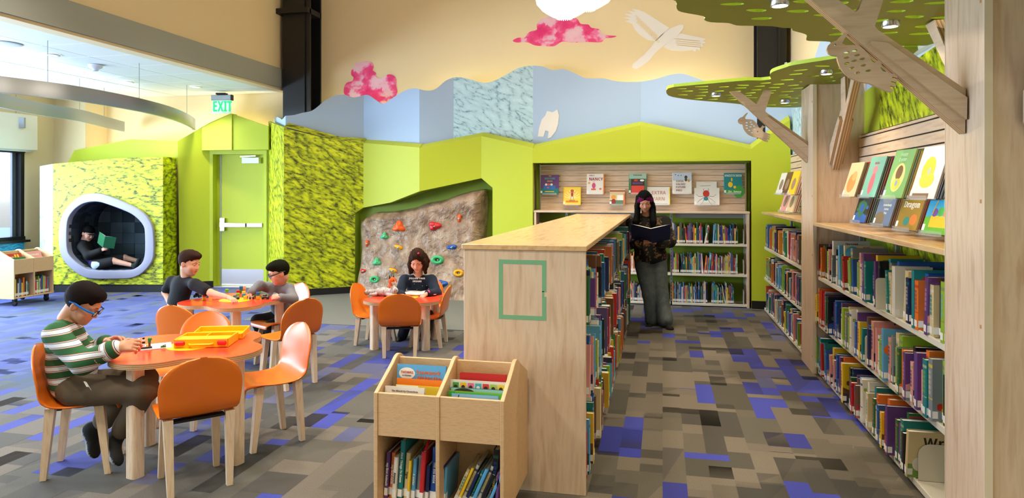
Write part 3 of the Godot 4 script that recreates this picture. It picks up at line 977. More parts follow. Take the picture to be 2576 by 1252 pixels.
func rock_wall() -> void:
	rock_noise.seed = 4
	rock_noise.frequency = 0.018
	rock_noise.fractal_octaves = 4
	rock_ridge.seed = 9
	rock_ridge.frequency = 0.012
	rock_ridge.fractal_type = FastNoiseLite.FRACTAL_RIDGED
	rock_ridge.domain_warp_enabled = true
	# the green alcove behind it
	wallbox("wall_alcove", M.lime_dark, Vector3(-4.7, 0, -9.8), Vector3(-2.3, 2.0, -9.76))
	var j := B.new()
	for e in [[Vector3(-4.543, 0.079, -9.567), Vector3(-4.543, 1.209, -9.567)], [Vector3(-4.543, 1.209, -9.567), Vector3(-4.442, 1.292, -9.643)], [Vector3(-4.443, 1.292, -9.643), Vector3(-3.927, 1.375, -9.471)], [Vector3(-3.927, 1.375, -9.471), Vector3(-3.417, 1.54, -9.3)], [Vector3(-3.417, 1.54, -9.3), Vector3(-2.554, 1.729, -9.52)], [Vector3(-2.554, 1.729, -9.52), Vector3(-2.383, 1.591, -9.5)], [Vector3(-2.383, 1.591, -9.5), Vector3(-2.383, -0.051, -9.5)]]:
		var a: Vector3 = e[0]
		var b: Vector3 = e[1]
		j.quad(a, b, Vector3(b.x, b.y, -9.77), Vector3(a.x, a.y, -9.77))
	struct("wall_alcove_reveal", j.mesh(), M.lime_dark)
	var t := thing("climbing_rock", "moulded brown climbing rock set in the green alcove", "climbing wall")
	var s := B.new()
	s.sheet(110, 100, func(a: float, h: float) -> Vector3:
		var x := -4.47 + 1.95 * a
		var y := rock_top(x) * h + 0.012 * rock_noise.get_noise_1d(x * 90) * h
		return Vector3(x - 0.03 * sin(h * 9.0) * (0.5 - a), y, rock_z(x, h, y)))
	obj("rock_face", s.mesh(), M.climb_rock, t)
	var hold_cols := {"orange": Color(0.93, 0.36, 0.07), "red": Color(0.8, 0.1, 0.12), "green": Color(0.25, 0.72, 0.45), "yellow": Color(0.95, 0.68, 0.05), "blue": Color(0.05, 0.33, 0.68)}
	var list := [[Vector3(-3.721, 1.028, -9.3), "orange", "tri", 0.085, "large orange shark-fin climbing hold near the top of the rock"], [Vector3(-3.183, 1.045, -9.3), "red", "lump", 0.085, "red three-lobed climbing hold high on the rock"], [Vector3(-2.816, 1.156, -9.3), "orange", "pill", 0.062, "upright orange climbing hold at the top right of the rock"], [Vector3(-3.949, 0.892, -9.3), "green", "tri", 0.05, "small green climbing hold below the orange shark-fin hold"], [Vector3(-4.222, 0.778, -9.3), "orange", "pill", 0.058, "upright orange climbing hold at the left edge of the rock"], [Vector3(-3.713, 0.738, -9.25), "yellow", "bar", 0.068, "yellow oblong climbing hold left of the girl's head"], [Vector3(-2.912, 0.752, -9.25), "blue", "bar", 0.075, "blue wedge climbing hold beside the bookcase end, the upper blue one"], [Vector3(-3.107, 0.573, -9.2), "green", "ring", 0.085, "green ring climbing hold right of the girl's head"], [Vector3(-4.022, 0.525, -9.2), "green", "tri", 0.058, "green triangular climbing hold above the small red one"], [Vector3(-4.239, 0.387, -9.2), "red", "lump", 0.042, "small red climbing hold at the left edge of the rock"], [Vector3(-3.758, 0.416, -9.15), "yellow", "bar", 0.064, "yellow oblong climbing hold above the fox toy"], [Vector3(-4.015, 0.285, -9.1), "green", "ring", 0.068, "green ring climbing hold above the left orange chair"], [Vector3(-2.782, 0.402, -9.15), "yellow", "ring", 0.068, "yellow ring climbing hold beside the bookcase end"], [Vector3(-2.987, 0.259, -9.05), "blue", "lump", 0.07, "low blue climbing hold beside the girl's elbow"]]
	var eye := Vector3(0, 1.54, 0)
	for d in list:
		var p: Vector3 = d[0]
		for k in 4:
			var z := rock_z(p.x, p.y / rock_top(p.x), p.y)
			p = eye + (p - eye) * (z / p.z)
		var kind: String = d[2]
		var r: float = d[3]
		var h := thing("climbing_hold", d[4], "climbing hold", p + Vector3(0, 0, 0.01), 0.12, "climbing holds on the rock")
		var m := mat("hold_" + d[1], hold_cols[d[1]], 0.4)
		var b := B.new()
		var seg := 20
		match kind:
			"ring":
				b.sheet(seg, 10, func(a: float, k: float) -> Vector3:
					var q := TAU * k
					var rr := r * (0.66 + 0.34 * cos(q)) * (1.0 + 0.12 * cos(TAU * a * 2.0))
					return Vector3(rr * cos(TAU * a), rr * sin(TAU * a) * 0.85, r * 0.42 * sin(q)), true)
			"tri":
				b.sheet(seg, 8, func(a: float, k: float) -> Vector3:
					var f := 1.0 + 0.28 * cos(3.0 * TAU * a + PI / 2)
					var rr := r * f * cos(k * PI / 2)
					return Vector3(rr * cos(TAU * a) * 1.05, rr * sin(TAU * a) * 0.9 - r * 0.25 * k, r * 0.75 * sin(k * PI / 2)))
			"lump":
				b.sheet(seg, 8, func(a: float, k: float) -> Vector3:
					var f := 1.0 + 0.16 * cos(3.0 * TAU * a - 0.4) + 0.08 * cos(2.0 * TAU * a)
					var rr := r * f * cos(k * PI / 2)
					return Vector3(rr * cos(TAU * a), rr * sin(TAU * a) * 0.8, r * 0.6 * sin(k * PI / 2) * (1.0 + 0.2 * cos(3.0 * TAU * a))))
			_:
				var tall := kind == "pill"
				b.sheet(seg, 8, func(a: float, k: float) -> Vector3:
					var rr := r * cos(k * PI / 2)
					var q := Vector2(rr * cos(TAU * a), rr * sin(TAU * a) * (0.46 + 0.1 * cos(TAU * a)))
					q = q.rotated(PI / 2 if tall else -0.35 if d[1] == "yellow" else 0.1)
					return Vector3(q.x, q.y, r * 0.55 * sin(k * PI / 2)))
		obj("grip", b.mesh(), m, h)
		var w := B.new()
		w.lathe([Vector2(0.0, 0.006), Vector2(0.007, 0.006), Vector2(0.014, 0.004), Vector2(0.016, 0.0)], 12, T(Vector3(r * 0.1, -r * 0.05, r * (0.1 if kind == "ring" else 0.62)), 0.0, PI / 2))
		obj("bolt", w.mesh(), M.chrome, h)

# ================= door, sign, ceiling fittings, wall graphics =================
func decal(called: String, label: String, cat: String, m: Material, pts: Array, smooth := true) -> Node3D:
	var q := []
	var c := Vector3.ZERO
	for p in pts: c += p
	c /= pts.size()
	for p in pts: q.append(Vector2(p.x - c.x, p.y - c.y))
	var b := B.new()
	b.extrude(smooth_line(q, 4, true) if smooth else PackedVector2Array(q), 0.0, 0.006)
	var o := obj(called, b.mesh(), m)
	o.position = Vector3(c.x, c.y, -9.949)
	tag(o, label, cat)
	return o

func fittings() -> void:
	# door
	var d := sgroup("door_1")
	var p0 := Vector2(-7.074, -9.769)
	var p1 := Vector2(-6.134, -9.889)
	var fr := func(n: String, m: Material, a: Array, out: float, thick: float):
		var nn := Vector2(0.1266, 0.992)
		panel(n, m, NB + nn * out, NC + nn * out, a, d, thick)
	var Wp := func(u0: float, v0: float, u1: float, v1: float) -> Array: return []
	fr.call("door_frame", M.lime, [Vector3(-7.105, 0.002, -9.654), Vector3(-7.039, 0.003, -9.663), Vector3(-7.039, 2.133, -9.663), Vector3(-7.105, 2.197, -9.654)], 0.02, 0.14)
	fr.call("door_frame", M.lime, [Vector3(-7.105, 2.197, -9.654), Vector3(-7.039, 2.133, -9.663), Vector3(-6.204, 2.129, -9.769), Vector3(-6.152, 2.192, -9.776)], 0.02, 0.14)
	fr.call("door_frame", M.lime, [Vector3(-6.204, 2.129, -9.769), Vector3(-6.204, -0.006, -9.769), Vector3(-6.152, -0.005, -9.776), Vector3(-6.152, 2.192, -9.776)], 0.02, 0.14)
	panel("door_leaf", M.lime, p0, p1, [Vector3(-7.093, 0.006, -9.767), Vector3(-6.164, -0.008, -9.885), Vector3(-6.164, 2.148, -9.885), Vector3(-7.093, 2.152, -9.767)], d, 0.05)
	var leaf := func(n: String, m: Material, a: Array, out: float, thick: float):
		var nn := Vector2(0.1266, 0.992)
		panel(n, m, p0 + nn * out, p1 + nn * out, a, d, thick)
	leaf.call("kick_plate", M.brushed, [Vector3(-6.972, 0.027, -9.782), Vector3(-6.27, 0.016, -9.872), Vector3(-6.27, 0.285, -9.872), Vector3(-6.972, 0.284, -9.782)], 0.004, 0.004)
	leaf.call("edge_strip", M.upright_grey, [Vector3(-6.999, 0.007, -9.779), Vector3(-6.979, 0.008, -9.781), Vector3(-6.979, 2.126, -9.781), Vector3(-6.999, 2.126, -9.779)], 0.006, 0.006)
	leaf.call("push_bar", M.brushed, [Vector3(-6.972, 0.967, -9.782), Vector3(-6.547, 0.969, -9.836), Vector3(-6.547, 1.027, -9.836), Vector3(-6.972, 1.031, -9.782)], 0.075, 0.035)
	leaf.call("push_bar_end", M.brushed, [Vector3(-6.521, 0.969, -9.84), Vector3(-6.27, 0.97, -9.872), Vector3(-6.27, 1.028, -9.872), Vector3(-6.521, 1.027, -9.84)], 0.07, 0.06)
	leaf.call("push_bar_joint", M.black_plastic, [Vector3(-6.547, 0.975, -9.836), Vector3(-6.521, 0.976, -9.84), Vector3(-6.521, 1.02, -9.84), Vector3(-6.547, 1.02, -9.836)], 0.06, 0.05)
	leaf.call("latch", M.chrome, [Vector3(-6.979, 0.903, -9.781), Vector3(-6.906, 0.903, -9.79), Vector3(-6.906, 1.109, -9.79), Vector3(-6.979, 1.109, -9.781)], 0.05, 0.045)
	leaf.call("closer", M.white_plastic, [Vector3(-6.593, 1.989, -9.83), Vector3(-6.316, 1.988, -9.866), Vector3(-6.316, 2.078, -9.866), Vector3(-6.593, 2.079, -9.83)], 0.09, 0.085)
	leaf.call("closer_arm", M.brushed, [Vector3(-6.633, 2.086, -9.825), Vector3(-6.375, 2.097, -9.858), Vector3(-6.375, 2.117, -9.858), Vector3(-6.633, 2.105, -9.825)], 0.07, 0.02)
	leaf.call("threshold", M.brushed, [Vector3(-7.093, -0.026, -9.767), Vector3(-6.217, -0.04, -9.878), Vector3(-6.217, 0.011, -9.878), Vector3(-7.093, 0.019, -9.767)], 0.12, 0.12)
	# exit sign
	var e := thing("exit_sign", "green-lettered clear exit sign hanging from the low ceiling over the door", "sign", Vector3(-6.843, 3.082, -9.601), deg_to_rad(9))
	obj("mount", boxm(Vector3(0.16, 0.028, 0.1), 0.006), M.black_plastic, e, T(Vector3(0, 0.005, 0)))
	obj("housing", boxm(Vector3(0.33, 0.085, 0.06), 0.006), M.aluminium, e, T(Vector3(0, -0.055, 0)))
	obj("battery_cap", boxm(Vector3(0.03, 0.09, 0.064), 0.006), M.black_plastic, e, T(Vector3(0.165, -0.055, 0)))
	var pn := mat("sign_panel", Color(0.88, 0.97, 0.95), 0.3)
	pn.emission_enabled = true
	pn.emission = Color(0.8, 0.95, 0.9)
	pn.emission_energy_multiplier = 0.25
	obj("panel", boxm(Vector3(0.31, 0.21, 0.008), 0.002), pn, e, T(Vector3(0, -0.2, 0)))
	var et := mat("exit_green", Color(0.0, 0.75, 0.4), 0.4)
	et.emission_enabled = true
	et.emission = Color(0.0, 0.85, 0.45)
	et.emission_energy_multiplier = 0.8
	obj("lettering", text_mesh("EXIT", 0.205, true, false, 0.004), et, e, T(Vector3(0.01, -0.195, 0.007)).scaled_local(Vector3(0.74, 1.12, 1)))
	# recessed downlights, smoke detector, speaker in the low ceiling
	var where := [[Vector3(-6.934, 3.128, -6.593), "round recessed ceiling downlight beside the smoke detector, nearest of three"], [Vector3(-7.579, 3.128, -8.466), "round recessed ceiling downlight above the curved metal band"], [Vector3(-6.913, 3.128, -9.078), "round recessed ceiling downlight just left of the exit sign"]]
	for w in where:
		var t := thing("downlight", w[1], "ceiling light", w[0], 0.0, "downlights in the low ceiling")
		var b := B.new()
		b.lathe([Vector2(0.06, -0.012), Vector2(0.085, -0.012), Vector2(0.09, 0.0)], 28)
		obj("rim", b.mesh(), M.white_plastic, t)
		b = B.new()
		b.lathe([Vector2(0.0, -0.009), Vector2(0.062, -0.008)], 28)
		obj("lamp", b.mesh(), glow_mat("downlight_glow", Color(1, 0.98, 0.92), 6.0), t)
		var s := SpotLight3D.new()
		s.name = "downlight_beam"
		s.spot_angle = 58
		s.spot_range = 12
		s.spot_attenuation = 2
		s.light_size = 0.06
		s.light_color = Color(1, 0.96, 0.88)
		s.light_energy = 2.6
		s.shadow_enabled = true
		s.position = Vector3(0, -0.03, 0)
		s.rotation.x = -PI / 2
		t.add_child(s)
	var sm := thing("smoke_detector", "white domed smoke detector on the low ceiling", "smoke detector", Vector3(-6.967, 3.128, -7.254))
	var b := B.new()
	b.lathe([Vector2(0.028, -0.075), Vector2(0.036, -0.07), Vector2(0.04, -0.055), Vector2(0.075, -0.035), Vector2(0.085, -0.012), Vector2(0.085, 0.0)], 28)
	obj("cover", b.mesh(), M.white_plastic, sm)
	b = B.new()
	b.lathe([Vector2(0.0, -0.078), Vector2(0.028, -0.075)], 20)
	obj("sensor", b.mesh(), M.upright_grey, sm)
	var sp := thing("ceiling_speaker", "round flat speaker grille in the low ceiling", "speaker", Vector3(-6.907, 3.128, -6.0))
	b = B.new()
	b.lathe([Vector2(0.0, -0.014), Vector2(0.12, -0.013), Vector2(0.15, -0.006), Vector2(0.155, 0.0)], 32)
	obj("grille", b.mesh(), mat("speaker_grey", Color(0.8, 0.83, 0.8), 0.7), sp)
	# curved aluminium bands hung on wires under the low ceiling
	var bands := [["long grey curved metal band hung on wires under the low ceiling, the upper one", [Vector3(-6.482, 2.674, -5.328), Vector3(-6.475, 2.69, -5.565), Vector3(-6.335, 2.689, -5.975), Vector3(-6.271, 2.689, -6.419), Vector3(-6.344, 2.689, -7.274), Vector3(-6.585, 2.69, -8.132), Vector3(-6.944, 2.675, -8.913), Vector3(-7.199, 2.662, -9.369), Vector3(-7.376, 2.642, -9.637)], [2, 4, 6]], ["short silver curved metal band hung under the low ceiling, the lower one", [Vector3(-7.465, 2.669, -6.135), Vector3(-7.613, 2.69, -6.543), Vector3(-7.905, 2.708, -7.339), Vector3(-8.034, 2.695, -8.088), Vector3(-8.39, 2.69, -8.901), Vector3(-8.721, 2.672, -9.647)], [3, 4]], ["blue-grey end of a curved metal band hung by the window blind", [Vector3(-9.929, 2.688, -8.664), Vector3(-9.827, 2.689, -8.707), Vector3(-9.736, 2.689, -8.767)], [1]]]
	for q in bands:
		var t := thing("suspended_band", q[0], "ceiling fixture", Vector3(0, 2.61, 0), 0.0, "curved bands under the low ceiling")
		var path := []
		var pl := []
		for p in q[1]: pl.append(Vector2(p.x, p.z))
		var sl := smooth_line(pl, 6)
		for p in sl: path.append(Vector3(p.x, 0, p.y))
		var m := path.size() - 1
		b = B.new()
		b.sheet(8, m, func(a: float, k: float) -> Vector3:
			var i := roundi(k * m)
			var dd: Vector3 = (path[mini(i + 1, m)] - path[maxi(i - 1, 0)]).normalized()
			var s := dd.cross(Vector3.UP)
			var c: Vector2 = [Vector2(-1, -1), Vector2(-0.6, -1), Vector2(0.6, -1), Vector2(1, -1), Vector2(1, 1), Vector2(0.6, 1), Vector2(-0.6, 1), Vector2(-1, 1), Vector2(-1, -1)][roundi(a * 8)]
			return path[i] + s * c.x * 0.022 + Vector3(0, c.y * 0.081, 0))
		obj("band", b.mesh(), M.aluminium, t)
		for ends in [path[0], path[m]]: obj("end_cap", boxm(Vector3(0.03, 0.16, 0.03), 0.004), M.aluminium, t, T(ends))
		for i in q[2]:
			var p: Vector3 = q[1][i]
			b = B.new()
			b.tube([Vector3(p.x, 0.08, p.z), Vector3(p.x, 0.52, p.z)], 0.003, 0.003, 6)
			obj("wire", b.mesh(), M.wire, t)
	# roller blind housing over the window
	var rb := thing("roller_blind", "cream roller blind with its box above the window", "blind", Vector3(-9.86, 2.45, -7.4))
	obj("housing", boxm(Vector3(0.16, 0.56, 3.3), 0.012), mat("blind_cream", Color(0.95, 0.93, 0.86), 0.7), rb, T(Vector3(0, 0.02, 0)))
	obj("bottom_rail", boxm(Vector3(0.05, 0.03, 3.2), 0.008), M.white_plastic, rb, T(Vector3(0, -0.27, 0)))
	# saucer pendants of pleated white film
	for q in [[Vector3(-1.011, 3.372, -7.15), 0.31, "white pleated saucer pendant lamp above the pink cloud"], [Vector3(-0.688, 3.251, -6.402), 0.27, "white pleated saucer pendant lamp overlapping the other, further right"]]:
		var at: Vector3 = q[0]
		var R: float = q[1]
		var t := thing("pendant_lamp", q[2], "pendant lamp", at, 0.0, "saucer pendants")
		b = B.new()
		var prof := [Vector2(0.27, 0.0), Vector2(0.45, 0.06), Vector2(0.75, 0.24), Vector2(0.96, 0.48), Vector2(1.0, 0.66), Vector2(0.86, 0.86), Vector2(0.5, 1.02), Vector2(0.2, 1.08)]
		b.sheet(96, 7, func(a: float, k: float) -> Vector3:
			var p: Vector2 = prof[roundi(k * 7)] * R
			var r := p.x * (1.0 - 0.035 * absf(sin(a * TAU * 8)))
			return Vector3(r * cos(TAU * a), p.y, -r * sin(TAU * a)))
		var sh := mat("pendant_shade", Color(0.97, 0.93, 0.9), 0.6)
		sh.emission_enabled = true
		sh.emission = Color(1, 0.9, 0.82)
		sh.emission_energy_multiplier = 0.62
		obj("shade", b.mesh(), sh, t)
		b = B.new()
		b.lathe([Vector2(0.0, 0.004), Vector2(0.26 * R, 0.002)], 28)
		obj("lamp_disc", b.mesh(), glow_mat("pendant_glow", Color(1, 0.95, 0.86), 4.0), t)
		for k in 24:
			var a := TAU * k / 24
			obj("tab", boxm(Vector3(0.006, 0.016, 0.003)), sh, t, T(Vector3(cos(a) * 0.265 * R, -0.004, -sin(a) * 0.265 * R), a + PI / 2))
		b = B.new()
		b.tube([Vector3(0, 1.05 * R, 0), Vector3(0, 5.2 - at.y, 0)], 0.004, 0.004, 6)
		obj("cord", b.mesh(), M.white_plastic, t)
		var l := OmniLight3D.new()
		l.name = "pendant_light"
		l.light_size = 0.08
		l.light_color = Color(1, 0.9, 0.78)
		l.light_energy = 1.6
		l.omni_range = 14
		l.omni_attenuation = 2
		l.shadow_enabled = true
		l.position = Vector3(0, -0.1, 0)
		t.add_child(l)
	# printed clouds, hawk and bear
	decal("cloud_graphic", "stacked pink watercolour cloud printed on the wall left of the ridge peak", "wall graphic", M.pink_cloud, [Vector3(-4.888, 3.052, -9.95), Vector3(-4.908, 3.171, -9.95), Vector3(-4.861, 3.251, -9.95), Vector3(-4.773, 3.273, -9.95), Vector3(-4.746, 3.329, -9.95), Vector3(-4.786, 3.374, -9.95), Vector3(-4.779, 3.449, -9.95), Vector3(-4.732, 3.485, -9.95), Vector3(-4.725, 3.547, -9.95), Vector3(-4.638, 3.562, -9.95), Vector3(-4.53, 3.576, -9.95), Vector3(-4.437, 3.548, -9.95), Vector3(-4.41, 3.484, -9.95), Vector3(-4.424, 3.429, -9.95), Vector3(-4.37, 3.384, -9.95), Vector3(-4.377, 3.334, -9.95), Vector3(-4.311, 3.295, -9.95), Vector3(-4.231, 3.317, -9.95), Vector3(-4.165, 3.357, -9.95), Vector3(-4.079, 3.336, -9.95), Vector3(-4.034, 3.272, -9.95), Vector3(-4.034, 3.174, -9.95), Vector3(-4.02, 3.062, -9.95), Vector3(-4.112, 2.892, -9.95), Vector3(-4.251, 2.834, -9.95), Vector3(-4.41, 2.901, -9.95), Vector3(-4.678, 2.908, -9.95)])
	decal("cloud_graphic", "wide pink watercolour cloud printed under the pendant lamps", "wall graphic", M.pink_cloud, [Vector3(-2.184, 3.789, -9.95), Vector3(-2.099, 3.826, -9.95), Vector3(-2.003, 3.827, -9.95), Vector3(-1.936, 3.901, -9.95), Vector3(-1.822, 3.93, -9.95), Vector3(-1.817, 4.007, -9.95), Vector3(-1.751, 4.085, -9.95), Vector3(-1.614, 4.113, -9.95), Vector3(-1.407, 4.113, -9.95), Vector3(-1.232, 4.069, -9.95), Vector3(-1.168, 3.984, -9.95), Vector3(-1.058, 3.967, -9.95), Vector3(-1.011, 3.918, -9.95), Vector3(-0.896, 3.889, -9.95), Vector3(-0.862, 3.824, -9.95), Vector3(-0.77, 3.796, -9.95), Vector3(-0.65, 3.779, -9.95), Vector3(-0.713, 3.759, -9.95), Vector3(-0.816, 3.752, -9.95), Vector3(-0.873, 3.703, -9.95), Vector3(-1.058, 3.712, -9.95), Vector3(-1.29, 3.717, -9.95), Vector3(-1.443, 3.736, -9.95), Vector3(-1.555, 3.677, -9.95), Vector3(-1.703, 3.683, -9.95), Vector3(-1.852, 3.702, -9.95), Vector3(-1.973, 3.755, -9.95), Vector3(-2.123, 3.756, -9.95)])
	hawk()
	# small white fixture on the wall above the far canopy
	var wf := thing("wall_fixture", "small white angled fixture on the wall above the far leaf canopy", "fixture", Vector3(1.72, 3.223, -9.6), 0.5)
	obj("body", boxm(Vector3(0.13, 0.07, 0.09), 0.008), M.white_plastic, wf, T(Vector3.ZERO, 0.0, 0.2))
	obj("bracket", boxm(Vector3(0.03, 0.13, 0.09), 0.004), M.white_plastic, wf, T(Vector3(0.07, 0.02, -0.04)))
	obj("arm", boxm(Vector3(0.03, 0.03, 0.36), 0.004), M.white_plastic, wf, T(Vector3(-0.06, 0.0, -0.17), -0.5))

func hawk() -> void:
	var t := thing("hawk_graphic", "white cut-out hawk with spread wings printed on the cream wall", "wall graphic", Vector3(0, 0, -9.949))
	var parts := [["body", [Vector3(-0.43, 3.317, -9.95), Vector3(-0.418, 3.368, -9.95), Vector3(-0.261, 3.492, -9.95), Vector3(-0.161, 3.601, -9.95), Vector3(-0.094, 3.7, -9.95), Vector3(0.006, 3.786, -9.95), Vector3(0.099, 3.849, -9.95), Vector3(0.182, 3.879, -9.95), Vector3(0.247, 3.898, -9.95), Vector3(0.291, 3.884, -9.95), Vector3(0.28, 3.829, -9.95), Vector3(0.214, 3.753, -9.95), Vector3(0.127, 3.684, -9.95), Vector3(0.006, 3.6, -9.95), Vector3(-0.094, 3.519, -9.95), Vector3(-0.194, 3.398, -9.95), Vector3(-0.306, 3.323, -9.95), Vector3(-0.373, 3.292, -9.95)]],
		["wing", [Vector3(0.094, 3.861, -9.95), Vector3(-0.039, 3.953, -9.95), Vector3(-0.15, 4.032, -9.95), Vector3(-0.25, 4.101, -9.95), Vector3(-0.34, 4.14, -9.95), Vector3(-0.441, 4.163, -9.95), Vector3(-0.373, 4.113, -9.95), Vector3(-0.497, 4.137, -9.95), Vector3(-0.418, 4.082, -9.95), Vector3(-0.542, 4.094, -9.95), Vector3(-0.441, 4.043, -9.95), Vector3(-0.554, 4.043, -9.95), Vector3(-0.452, 4.003, -9.95), Vector3(-0.531, 3.99, -9.95), Vector3(-0.43, 3.945, -9.95), Vector3(-0.385, 3.851, -9.95), Vector3(-0.306, 3.768, -9.95), Vector3(-0.205, 3.7, -9.95), Vector3(-0.094, 3.678, -9.95)]],
		["wing", [Vector3(0.247, 3.774, -9.95), Vector3(0.373, 3.74, -9.95), Vector3(0.481, 3.712, -9.95), Vector3(0.594, 3.679, -9.95), Vector3(0.551, 3.653, -9.95), Vector3(0.6, 3.623, -9.95), Vector3(0.54, 3.614, -9.95), Vector3(0.562, 3.569, -9.95), Vector3(0.508, 3.577, -9.95), Vector3(0.519, 3.515, -9.95), Vector3(0.465, 3.545, -9.95), Vector3(0.449, 3.501, -9.95), Vector3(0.411, 3.531, -9.95), Vector3(0.264, 3.526, -9.95), Vector3(0.127, 3.538, -9.95), Vector3(0.006, 3.594, -9.95), Vector3(0.127, 3.69, -9.95)]]]
	for q in parts:
		var o := PackedVector2Array()
		for p in q[1]: o.append(Vector2(p.x, p.y))
		var b := B.new()
		b.extrude(o, 0.0, 0.005)
		obj(q[0], b.mesh(), M.print_white, t)
	# rows of small feather marks in the wall colour
	var marks := B.new()
	var r := RandomNumberGenerator.new()
	r.seed = 3
	for w in [[Vector3(-0.373, 4.056, -9.95), Vector3(-0.066, 3.745, -9.95), 5, 0.0, Vector3(-0.34, 3.906, -9.95) - Vector3(-0.373, 4.056, -9.95)], [Vector3(0.182, 3.699, -9.95), Vector3(0.519, 3.649, -9.95), 4, 0.0, Vector3(0.214, 3.562, -9.95) - Vector3(0.182, 3.699, -9.95)]]:
		var a: Vector3 = w[0]
		var c: Vector3 = w[1]
		for row in w[2]:
			for k in 15:
				var f: float = (k + 0.5 * (row % 2)) / 15.0
				var p: Vector3 = a.lerp(c, f) + w[4] * (row / float(w[2])) * 0.85
				var dir := (c - a).normalized()
				var nn := Vector3(-dir.y, dir.x, 0)
				marks.box(Vector3(p.x, p.y, 0.005), Vector3(0.028 + 0.014 * r.randf(), 0.009, 0.003), 0.0, Transform3D(Basis(Vector3(0, 0, 1), 0.0), Vector3.ZERO))
	obj("feather_marks", marks.mesh(), M.cream, t).set_meta("kind", "stuff")
	var nn := Vector2(0.08, 0.997) * 0.008
	var o := panel("bear_graphic", M.print_white, Vector2(-1.833, -9.72) + nn, Vector2(-0.303, -9.84) + nn, [Vector3(-1.762, 2.333, -9.716), Vector3(-1.745, 2.453, -9.717), Vector3(-1.705, 2.579, -9.72), Vector3(-1.653, 2.636, -9.724), Vector3(-1.63, 2.699, -9.726), Vector3(-1.55, 2.68, -9.732), Vector3(-1.481, 2.719, -9.738), Vector3(-1.458, 2.633, -9.739), Vector3(-1.47, 2.507, -9.738), Vector3(-1.504, 2.405, -9.736), Vector3(-1.573, 2.314, -9.73), Vector3(-1.618, 2.303, -9.727), Vector3(-1.607, 2.406, -9.728), Vector3(-1.653, 2.418, -9.724), Vector3(-1.682, 2.326, -9.722)], self, 0.005)
	o.remove_meta("kind")
	tag(o, "small white cut-out bear printed low on the blue ridge", "wall graphic")

# ================= bookcases =================
# boards of slatwall: planks with recessed grooves, on a plane; along = direction of the boards
func slatwall(t: Node3D, a: Vector3, b: Vector3, y0: float, y1: float, normal: Vector3, m: Material, inserts: Material) -> void:
	var l := a.distance_to(b)
	var d := (b - a).normalized()
	var basis := Basis(d, Vector3.UP, normal)
	var mid := (a + b) / 2
	var pitch := 0.0775
	var y := y0
	obj("slatwall_backing", boxm(Vector3(l, y1 - y0, 0.006)), mat("groove", Color(0.2, 0.17, 0.14), 0.8), t, Transform3D(basis, Vector3(mid.x, (y0 + y1) / 2, mid.z) - normal * 0.012))
	while y < y1 - 0.02:
		var h := minf(pitch, y1 - y) - 0.009
		obj("slat", boxm(Vector3(l, h, 0.016), 0.002), m, t, Transform3D(basis, Vector3(mid.x, y + h / 2, mid.z)))
		if inserts: obj("groove_insert", boxm(Vector3(l, 0.007, 0.008)), inserts, t, Transform3D(basis, Vector3(mid.x, y + h + 0.0045, mid.z) - normal * 0.004))
		y += pitch

func bracket(t: Node3D, at: Vector3, len: float, dir: float) -> void:
	var b := B.new()
	b.extrude(PackedVector2Array([Vector2(0, 0), Vector2(len, 0), Vector2(len, -0.012), Vector2(0.03, -0.07), Vector2(0, -0.07)]), -0.002, 0.002)
	obj("bracket", b.mesh(), M.upright_grey, t, Transform3D(Basis(Vector3(dir, 0, 0), Vector3.UP, Vector3(0, 0, dir)), at))

func side_case(label: String, z0: float, z1: float) -> Node3D:
	var t := thing("bookcase", label, "bookcase", Vector3(1.44, 0, (z0 + z1) / 2), 0.0, "bookcases along the right wall")
	var l := z1 - z0
	obj("top", boxm(Vector3(0.37, 0.03, l), 0.003), M.top_z, t, T(Vector3(-0.015, 1.264, 0)))
	for y in [0.815, 0.425, 0.032]:
		var s := obj("shelf", boxm(Vector3(0.35, 0.014, l - 0.03), 0.002), M.shelf_metal, t, T(Vector3(0.02, y + 0.006, 0)))
		obj("lip", boxm(Vector3(0.012, 0.034, l - 0.03), 0.002), M.shelf_metal, s, T(Vector3(-0.178, -0.006, 0)))
	obj("kick", boxm(Vector3(0.3, 0.03, l - 0.03)), M.base_black, t, T(Vector3(0.05, 0.015, 0)))
	obj("back_rail", boxm(Vector3(0.02, 0.05, l - 0.02)), M.upright_grey, t, T(Vector3(0.17, 1.2, 0)))
	var n := 4
	for i in n:
		var z := lerpf(-l / 2 + 0.02, l / 2 - 0.02, float(i) / (n - 1))
		var u := obj("upright", boxm(Vector3(0.03, 1.22, 0.028), 0.002), M.upright_grey, t, T(Vector3(0.165, 0.64, z)))
		for k in 14: obj("slot", boxm(Vector3(0.003, 0.014, 0.006)), M.base_black, u, T(Vector3(-0.0155, -0.56 + k * 0.085, 0)))
		bracket(t, Vector3(0.155, 1.246, z), 0.3, -1.0)
	slatwall(t, Vector3(0.163, 0, -l / 2), Vector3(0.163, 0, l / 2), 1.285, 2.01, Vector3(-1, 0, 0), M.maple_x, null)
	return t

